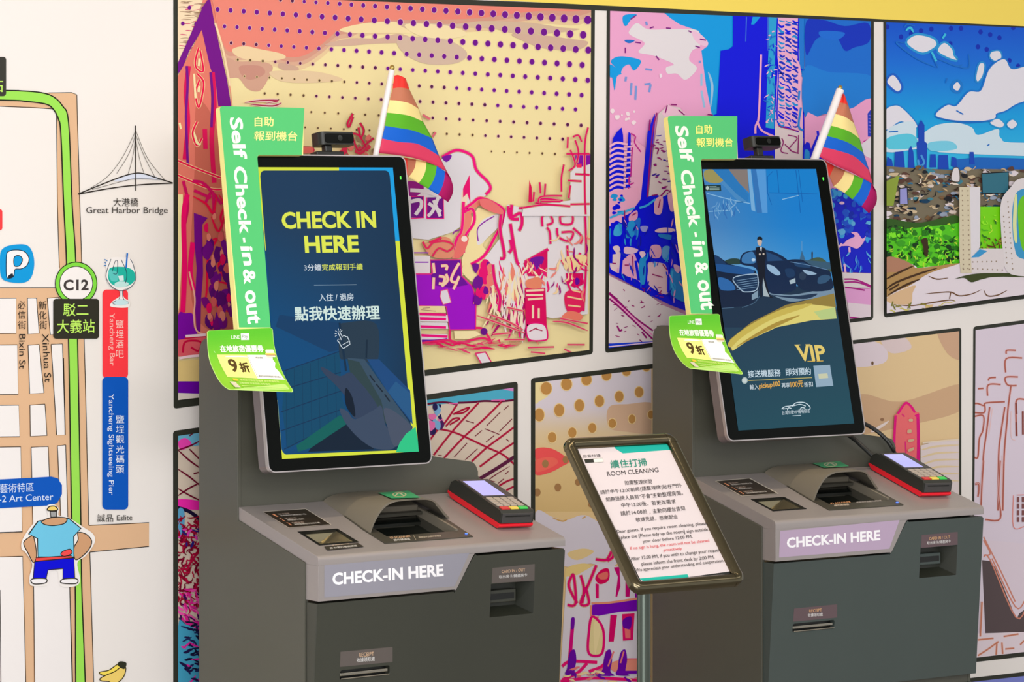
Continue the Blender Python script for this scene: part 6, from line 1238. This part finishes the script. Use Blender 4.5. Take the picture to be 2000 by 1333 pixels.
FL = [dict(y=0.345, tip=(766, 131), pl=[(760.9, 137), (727.4, 306)], pr=[(769.6, 137), (739.4, 306)],
  fx=(700, 110, 4.445),
  rows=[[(312, 168), (345, 163), (385, 178), (410, 195)], [(297, 280), (350, 272), (400, 276), (442, 290)], [(272, 380), (350, 388), (440, 408), (525, 460)], [(247, 490), (350, 500), (450, 520), (560, 568)], [(230, 605), (340, 622), (480, 648), (640, 712)], [(205, 715), (350, 745), (520, 765), (700, 866)], [(178, 842), (400, 868), (600, 920), (770, 1005)]],
  low=[[(395, 880), (425, 885), (440, 884)], None],
  l2=[((385, 880), (380, 1010)), ((424, 884), (425, 1030)), ((500, 897), (435, 1050)), ((590, 917), (522, 1102)), ((680, 953), (605, 1152)), ((752, 1000), (692, 1204)), ((800, 1060), (778, 1268))], l2c=[0, 1, 2, 3, 4, 5]),
 dict(y=0.372, tip=(1641.3, 170.6), pl=[(1635.6, 175), (1583, 312)], pr=[(1646.6, 176), (1598, 312)],
  fx=(1560, 150, 4.761),
  rows=[[(408, 160), (415, 158), (420, 160), (426, 170)], [(382, 240), (410, 244), (440, 255), (464, 278)], [(325, 345), (385, 358), (450, 385), (512, 432)], [(298, 455), (390, 480), (480, 515), (566, 578)], [(262, 552), (370, 580), (480, 625), (600, 708)], [(225, 655), (370, 690), (520, 745), (655, 872)], [(188, 742), (350, 830), (520, 905), (690, 1010)]],
  low=None,
  l2=[((225, 770), (250, 990)), ((332, 830), (285, 930)), ((430, 872), (322, 1020)), ((515, 912), (425, 1082)), ((600, 950), (497, 1142)), ((676, 990), (583, 1206)), ((722, 1070), (652, 1270))], l2c=[0, 1, 2, 3, 4, 5])]
STR = [(238, 52, 44), (196, 118, 88), (250, 226, 150), (92, 178, 36), (10, 98, 208), (222, 60, 98)]

def make_flag(i):
    k = KS[i]; f = FL[i]; MX = k['M']; N = MX.to_3x3() @ Vector((0, -1, 0))
    def W(x, y, off=0.0): return hit(x, y, MX @ Vector((0, f['y'] - off, 0)), N)
    b0 = [(f['pl'][1][j] + f['pr'][1][j]) / 2 for j in (0, 1)]; t0 = [(f['pl'][0][j] + f['pr'][0][j]) / 2 for j in (0, 1)]
    base = W(b0[0] - (t0[0] - b0[0]) * 0.35, b0[1] + (b0[1] - t0[1]) * 0.35)
    root = empty('rainbow_flag', base, 0, ('rainbow flag on white stick behind the CHECK IN HERE screen', 'rainbow flag on white stick behind the black cars screen')[i], 'flag', 'rainbow flags')
    top = W(*t0); r = ((W(*f['pr'][0]) - W(*f['pl'][0])).length + (W(*f['pr'][1]) - W(*f['pl'][1])).length) / 4 * 0.93
    bm = bmesh.new(); tube(bm, [Vector((0, 0, 0)), top - base], r, 14); from_bm('pole', bm, M_STICK, root, True)
    tp = W(*f['tip']) - base; bm = bmesh.new(); ax = (top - base).normalized(); tube(bm, [tp - ax * 0.006, tp - ax * 0.004, tp, tp + ax * 0.003, tp + ax * 0.0045], [0.004, 0.0055, 0.0055, 0.004, 0.0015], 12); from_bm('finial', bm, M_BRASS, root, True)
    x0, y0, s = f['fx']; T = lambda p: (p[0] / s + x0, p[1] / s + y0)
    V = []; F = []
    rows = [catmull([T(p) for p in r_], False, 5) for r_ in f['rows']]
    n = len(rows[0]); FC = []
    sub = 4                                     # rows inside each stripe
    NR = 6 * sub
    for bb in range(NR + 1):
        b, fr_ = min(bb // sub, 5), (bb - min(bb // sub, 5) * sub) / sub
        for jj in range(n):
            A = rows[b][jj]; B = rows[b + 1][jj]; p = (A[0] + (B[0] - A[0]) * fr_, A[1] + (B[1] - A[1]) * fr_)
            u = jj / (n - 1); v = bb / NR; off = 0.005 + 0.014 * u * math.sin(u * 3.0 + v * 1.5) - 0.006 * u * math.cos(u * 5 + v * 2)
            V.append(W(p[0], p[1], off) - base)
    for bb in range(NR):
        for jj in range(n - 1):
            kk = bb * n + jj; F.append((kk, kk + 1, kk + n + 1, kk + n)); FC.append(STR[bb // sub])
    L2 = f['l2']; ns = 10; k0 = len(V); bu = (0.0, 0.0, 0.10, 0.10, 0.08, 0.07, 0.16)
    def pt(A, B, t, bulge):
        A = T(A); B = T(B); dx = B[1] - A[1]; dy = -(B[0] - A[0]); return (A[0] + (B[0] - A[0]) * t + dx * bulge * math.sin(math.pi * t), A[1] + (B[1] - A[1]) * t + dy * bulge * math.sin(math.pi * t))
    for m_ in range(7):
        for j in range(ns + 1):
            p = pt(L2[m_][0], L2[m_][1], j / ns, bu[m_]); V.append(W(p[0], p[1], -0.014 * (1 - m_ / 6) - 0.001) - base)
    for m_ in range(6):
        for j in range(ns):
            kk = k0 + m_ * (ns + 1) + j; F.append((kk, kk + ns + 1, kk + ns + 2, kk + 1)); FC.append(STR[m_] if m_ < 5 else (178, 12, 98))
    kk = len(V); A = T(L2[5][0]); B = T(L2[6][0]); D = rows[6][-1]
    for p, of in ((D, 0.004), (A, -0.002), (B, -0.001)): V.append(W(p[0], p[1], of) - base)
    F.append((kk, kk + 1, kk + 2)); FC.append((190, 20, 92))
    me = bpy.data.meshes.new('cloth'); me.from_pydata(V, [], F); me.update()
    at = me.color_attributes.new('Col', 'FLOAT_COLOR', 'CORNER'); buf = []
    for q in me.polygons: buf += list(lin(FC[q.index])) * q.loop_total
    at.data.foreach_set('color', buf)
    o = link('cloth', me, M_CLOTH, root, True); so = o.modifiers.new('thickness', 'SOLIDIFY'); so.thickness = 0.0005; so.offset = -1

def make_webcam(i):
    k = KS[i]; MX = k['M']; MP = k['MP']
    base = MX @ MP(0.185, -0.0257, -0.018)
    root = empty('webcam', base, k['rz'], ('black webcam on top of the left kiosk screen', 'black webcam on top of the right kiosk screen')[i], 'webcam', 'webcams'); RM = Matrix.Translation(base) @ Matrix.Rotation(k['rz'], 4, 'Z'); inv = RM.inverted() @ MX
    mp = lambda c: inv @ MP(c.x, c.y, c.z)
    u0, u1 = (0.160, 0.2475) if i == 0 else (0.157, 0.2460); v0, v1 = (-0.0745, -0.0475) if i == 0 else (-0.0790, -0.0540)
    bm = bmesh.new()
    prism(bm, rounded(u0, -0.042, u1, 0.0, 0.012, 5), [], lambda u, w_: inv @ MP(u, v0, w_), lambda u, w_: inv @ MP(u, v1, w_)); from_bm('body', bm, M_PLAST, root, True)
    bm = bmesh.new(); prism(bm, rounded(u0 + 0.010, v0 + 0.004, u1 - 0.006, v1 - 0.003, 0.006, 4), [], lambda u, v: inv @ MP(u, v, 0.0012), lambda u, v: inv @ MP(u, v, -0.002)); fp = from_bm('front_glass', bm, M_BLACK, root)
    bm = bmesh.new(); c = (u0 + u1) / 2 + .003; cv = (v0 + v1) / 2; prism(bm, [(c + 0.006 * math.cos(q * .52), cv + 0.006 * math.sin(q * .52)) for q in range(12)], [], lambda u, v: inv @ MP(u, v, 0.0022), lambda u, v: inv @ MP(u, v, 0.0)); from_bm('lens', bm, M_GLASS, fp)
    bm = bmesh.new(); box(bm, (0.176, v1 - 0.001, -0.026), (0.194, -0.033, -0.010), mp=mp, bevel=0.003); from_bm('neck', bm, M_PLAST, root)
    bm = bmesh.new(); box(bm, (0.150, -0.034, -0.030), (0.218, -0.0257, -0.004), mp=mp, bevel=0.002); from_bm('clip_foot', bm, M_PLAST, root)

def make_terminal(i):
    k = KS[i]; MX = k['M']; th = math.radians(-5); ox, oy = (0.4895, 0.0665) if i == 0 else (0.4890, 0.0745)
    base = MX @ CP(ox + .04, oy + .1, 0)
    root = empty('card_terminal', base, k['rz'], ('black and red card payment terminal on the left kiosk counter', 'black and red card payment terminal on the right kiosk counter')[i], 'card reader', 'payment terminals')
    RM = Matrix.Translation(base) @ Matrix.Rotation(k['rz'], 4, 'Z'); inv = RM.inverted() @ MX
    def TP(a, b, h): return inv @ CP(ox + a * math.cos(th) - b * math.sin(th), oy + a * math.sin(th) + b * math.cos(th), h)
    mp = lambda c: TP(c.x, c.y, c.z)
    W_, LN_ = 0.083, 0.205
    # side outline in (b, h)
    body = [(0.002, 0.013), (0.0, 0.018), (0.001, 0.036), (0.006, 0.041), (0.150, 0.045), (0.185, 0.044), (0.200, 0.034), (0.204, 0.020), (0.204, 0.013)]
    bm = bmesh.new(); prism(bm, body, [], lambda b, h: TP(0.001, b, h), lambda b, h: TP(W_ - 0.001, b, h)); es = [e for e in bm.edges if len(e.link_faces) == 2 and abs(e.calc_face_angle(0)) > 1.2]
    bmesh.ops.bevel(bm, geom=es, offset=0.003, segments=2, affect='EDGES'); from_bm('case', bm, M_TERM, root)
    bm = bmesh.new(); prism(bm, [(0.0, 0.0125), (-0.0005, 0.008), (0.006, 0.0025), (0.19, 0.0025), (0.2055, 0.010), (0.2055, 0.0140), (0.004, 0.0140)], [], lambda b, h: TP(0.0, b, h), lambda b, h: TP(W_, b, h)); from_bm('red_base', bm, M_RED, root)
    for a, b in ((0.008, 0.012), (0.066, 0.012), (0.008, 0.17), (0.066, 0.17)):
        bm = bmesh.new(); box(bm, (a, b, 0.0004), (a + 0.010, b + 0.016, 0.004), mp=mp); from_bm('rubber_foot', bm, M_FOOT, root)
    top = lambda a, b, h: TP(a, b, 0.041 + (b - 0.006) * 0.0278 + h)
    bm = bmesh.new(); box(bm, (0.004, 0.080, -0.002), (0.077, 0.178, 0.0012), mp=lambda c: top(c.x, c.y, c.z), bevel=0.0005); sf = from_bm('screen_frame', bm, M_TFACE, root)
    bm = bmesh.new(); box(bm, (0.009, 0.086, 0.0010), (0.062, 0.168, 0.0016), mp=lambda c: top(c.x, c.y, c.z)); from_bm('display', bm, M_TDISP, sf)
    cols = 4
    for r_ in range(4):
        for c_ in range(cols):
            bm = bmesh.new(); a = 0.008 + c_ * 0.0168; b = 0.0735 - 0.0125 * (r_ + 1) + 0.004
            box(bm, (a, b, -0.001), (a + 0.0142, b + 0.0095, 0.0022), mp=lambda c: top(c.x, c.y, c.z), bevel=0.0008, seg=1); from_bm('key', bm, M_KEY, root)
    for c_, n_ in enumerate(('red', 'yellow', 'green')):
        bm = bmesh.new(); a = 0.008 + c_ * 0.0223; box(bm, (a, 0.0095, -0.001), (a + 0.0200, 0.0215, 0.0026), mp=lambda c: top(c.x, c.y, c.z), bevel=0.0008, seg=1); o = from_bm('key', bm, KEYC[n_], root); o['label'] = n_ + ' function key'
    bm = bmesh.new(); box(bm, (0.0045, -0.0015, 0.0145), (W_ - 0.004, 0.003, 0.036), mp=mp, bevel=0.001); fc = from_bm('front_plate', bm, M_TFACE, root)
    bm = bmesh.new(); box(bm, (0.012, -0.0022, 0.0285), (0.072, 0.001, 0.0315), mp=mp, bevel=0.0005); from_bm('card_slot', bm, M_DARK, fc)

for i_ in (0, 1):
    make_sign(i_); make_coupon(i_); make_webcam(i_); make_terminal(i_); make_flag(i_)

# coiled cords feeding the right terminal
k2 = KS[1]
def cord(pts, yl, r, label):
    MX = k2['M']; N = MX.to_3x3() @ Vector((0, -1, 0))
    P = [hit(x, y, MX @ Vector((0, yy, 0)), N) for (x, y), yy in zip(pts, yl)]
    n = 150; Q = []
    for j in range(n + 1):
        t = j / n * (len(P) - 1); m_ = min(int(t), len(P) - 2); f = t - m_; p0, p1, p2, p3 = P[max(m_ - 1, 0)], P[m_], P[m_ + 1], P[min(m_ + 2, len(P) - 1)]
        Q.append(0.5 * (2 * p1 + (p2 - p0) * f + (2 * p0 - 5 * p1 + 4 * p2 - p3) * f * f + (3 * p1 - p0 - 3 * p2 + p3) * f ** 3))
    base = Q[-1].copy(); bm = bmesh.new(); tube(bm, [q - base for q in Q], [r * (1 + (0.22 if (j % 3) == 0 else -0.12)) for j in range(n + 1)], 8)
    o = from_bm('coiled_cord', bm, M_PLAST, None, False); o.location = base; tag(o, label, 'cable')
cord([(1668, 822), (1690, 829), (1712, 842), (1732, 860), (1745, 880), (1752, 897)], [0.27, 0.27, 0.27, 0.275, 0.28, 0.275], 0.0042, 'black coiled cord arching outermost from the right screen to the terminal')
cord([(1650, 846), (1668, 858), (1688, 876), (1706, 892), (1722, 901)], [0.262, 0.262, 0.265, 0.27, 0.275], 0.0046, 'black coiled cord dropping under the right screen onto the counter')

# ------------------------------------------------------------------ sign stand
sx, sy, sz, sa_, syaw = 3.7323, 4.4835, CAMZ - 0.5583, 0.7116, -0.0573
c0 = Vector((sx, sy, sz)); sr = Vector((math.cos(syaw), math.sin(syaw), 0)); sd = Vector((math.sin(syaw) * math.sin(sa_), -math.cos(syaw) * math.sin(sa_), -math.cos(sa_))); sn = sd.cross(sr).normalized()
if sn.z < 0: sn = -sn
stand = empty('sign_stand', (sx, sy, 0), 0, 'black tilted notice stand holding a ROOM CLEANING sheet between the two kiosks', 'sign stand')
SM = Matrix.Translation((sx, sy, 0)); SI = SM.inverted()
SPt = lambda u, v, w_=0.0: c0 + sr * u + sd * v + sn * w_
HW, HL = 0.1275, 0.1725
M_FRAME = mat('gloss_black_frame', (104, 96, 76), 0.13, metal=1.0)
def frame_profile(t0, t1): pass
path = rounded(-HW + 0.0115, -HL + 0.0115, HW - 0.0115, HL - 0.0115, 0.010, 5)
def sweep(bm, pts, closed, sc=1.0, lift=0.0):
    prof = [(0.0115 * sc, -0.007), (0.0115 * sc, 0.000)] + [(0.0115 * sc * math.cos(a), 0.0085 * sc * math.sin(a) + lift) for a in [math.pi * q / 8 for q in range(1, 8)]] + [(-0.0115 * sc, 0.000), (-0.0115 * sc, -0.007)]
    n = len(pts); R_ = []
    for j in range(n):
        a = pts[j - 1] if (closed or j > 0) else pts[j]; b = pts[(j + 1) % n] if (closed or j < n - 1) else pts[j]
        dx, dy_ = b[0] - a[0], b[1] - a[1]; d = math.hypot(dx, dy_); nx, ny = dy_ / d, -dx / d
        R_.append([bm.verts.new(SI @ SPt(pts[j][0] + nx * q, pts[j][1] + ny * q, h)) for q, h in prof])
    for j in range(n if closed else n - 1):
        A2_ = R_[j]; B2_ = R_[(j + 1) % n]
        for q in range(len(prof)): bm.faces.new([A2_[q], A2_[(q + 1) % len(prof)], B2_[(q + 1) % len(prof)], B2_[q]])
    if not closed: bm.faces.new(R_[0]); bm.faces.new(R_[-1][::-1])
# four clip-open bars and four corner caps
Lc = 0.020
for (a, b) in (((-HW + Lc, -HL + .0115), (HW - Lc, -HL + .0115)), ((HW - .0115, -HL + Lc), (HW - .0115, HL - Lc)), ((HW - Lc, HL - .0115), (-HW + Lc, HL - .0115)), ((-HW + .0115, HL - Lc), (-HW + .0115, -HL + Lc))):
    bm = bmesh.new(); sweep(bm, [a, b], False); from_bm('frame_bar', bm, M_FRAME, stand, True)
for sx_, sy_ in ((-1, -1), (1, -1), (1, 1), (-1, 1)):
    px2 = [(sx_ * (HW - .0115 - 0.010 + 0.010 * math.cos(q)), sy_ * (HL - .0115 - 0.010 + 0.010 * math.sin(q))) for q in [math.pi / 2 * e / 6 for e in range(7)]]
    px2 = [(px2[0][0], sy_ * (HL - Lc - .004))] + px2 + [(sx_ * (HW - Lc - .004), px2[-1][1])]
    if sx_ * sy_ > 0: pass
    else: px2 = px2[::-1]
    bm = bmesh.new(); sweep(bm, px2, False, 1.03, 0.0002); from_bm('corner_cap', bm, M_FRAME, stand, True)
bm = bmesh.new(); prism(bm, rounded(-HW + .006, -HL + .006, HW - .006, HL - .006, 0.012, 4), [], lambda u, v: SI @ SPt(u, v, -0.002), lambda u, v: SI @ SPt(u, v, -0.009)); from_bm('backing_board', bm, M_PLAST, stand)
a = Art(c0 + sn * -0.0016, sn, [(1126, 877), (1303, 865), (1432, 1116), (1254, 1140)], 0.00008)
W4 = Z(1080, 830, 3.808); W5 = Z(1120, 870, 5.127); TEAL = (24, 168, 152)
a.poly([(1110, 860), (1320, 850), (1450, 1130), (1240, 1160)], (214, 201, 201))
a.poly(W4([(460, 176), (520, 214), (870, 188), (860, 130), (460, 130)]), TEAL); a.poly(W4([(640, 1145), (1000, 1113), (1010, 1135), (680, 1170)]), (30, 172, 152))
def t5(s, x0, y0, x1, y1, h, col=(38, 32, 33), bold=0.0):
    dx = h * 0.42; a.text(s, W5([(x0, y0)])[0], W5([(x1, y1)])[0], W5([(x0 - dx * 0.55, y0 - h)])[0], col, bold)
t5('旅客快捷', 98, 128, 275, 118, 30); a.poly(W5([(108, 142), (198, 136), (208, 174), (120, 180)]), (50, 50, 44)); a.outline(W5([(198, 136), (290, 130), (302, 168), (208, 174)]), (232, 226, 214), 0.5, (120, 120, 110))
t5('續住打掃', 380, 232, 742, 208, 78, (30, 132, 110), 0.008); t5('ROOM CLEANING', 342, 310, 856, 268, 44, (60, 54, 54))
for ln in (('如需整理房間', 518, 400, 790, 384, 44), ('請於中午12:00前將[請整理牌]貼在門外', 276, 500, 1090, 428, 48), ('如無掛牌人員將"不會"主動整理房間。', 330, 568, 1100, 500, 46), ('中午12:00後，若更改需求', 485, 626, 1030, 586, 46), ('請於14:00', 478, 708, 694, 689, 46), ('前', 700, 690, 742, 687, 46), ('主動向櫃台告知', 800, 684, 1122, 654, 46), ('敬請見諒，感謝配合', 630, 770, 1050, 738, 44)):
    t5(*ln)
for s_, x0, y0, x1, y1, h, c in (('Dear guests, If you require room cleaning, please', 440, 890, 1338, 806, 40, 0), ('place the [Please tidy up the room] sign outside', 482, 950, 1352, 868, 42, 0), ('your door before 12:00 PM.', 700, 988, 1196, 938, 40, 0), ('If no sign is hung, the room will not be cleaned', 575, 1056, 1364, 978, 38, 1), ('proactively', 908, 1072, 1090, 1056, 36, 1), ('After 12:00 PM, if you wish to change your request', 580, 1166, 1486, 1074, 44, 0), ('please inform the front desk by 2:00 PM.', 688, 1218, 1418, 1146, 44, 0), ('We appreciate your understanding and cooperation.', 630, 1278, 1512, 1180, 40, 0)):
    t5(s_, x0, y0, x1, y1, h, (214, 60, 70) if c else (34, 30, 32))
a.dot(*W5([(768, 682)])[0], 0.8, 0.8, (38, 32, 33), 8, True); a.build('notice_sheet', M_PAPER, stand, mw=SM)
bm = bmesh.new(); tube(bm, [(-0.014, 0.012, 0.012), (-0.014, 0.012, sz - 0.034)], 0.0125, 20); M_POLE = mat('satin_dark_pole', (96, 104, 96), 0.22, metal=0.85); from_bm('pole', bm, M_POLE, stand, True)
bm = bmesh.new(); box(bm, SI @ SPt(-0.03, -0.03, -0.03) - Vector((0, 0, 0)), SI @ SPt(0.01, 0.03, -0.02)); bm.free()
bm = bmesh.new(); box(bm, (-0.034, -0.03, -0.022), (0.006, 0.03, -0.008), mp=lambda c: SI @ SPt(c.x, c.y, c.z), bevel=0.002); from_bm('tilt_bracket', bm, M_PLAST, stand)
bm = bmesh.new(); tube(bm, [(-0.014, 0.012, 0.0), (-0.014, 0.012, 0.010), (-0.014, 0.012, 0.014)], [0.14, 0.14, 0.132], 40); from_bm('round_base', bm, M_FRAME, stand, True)
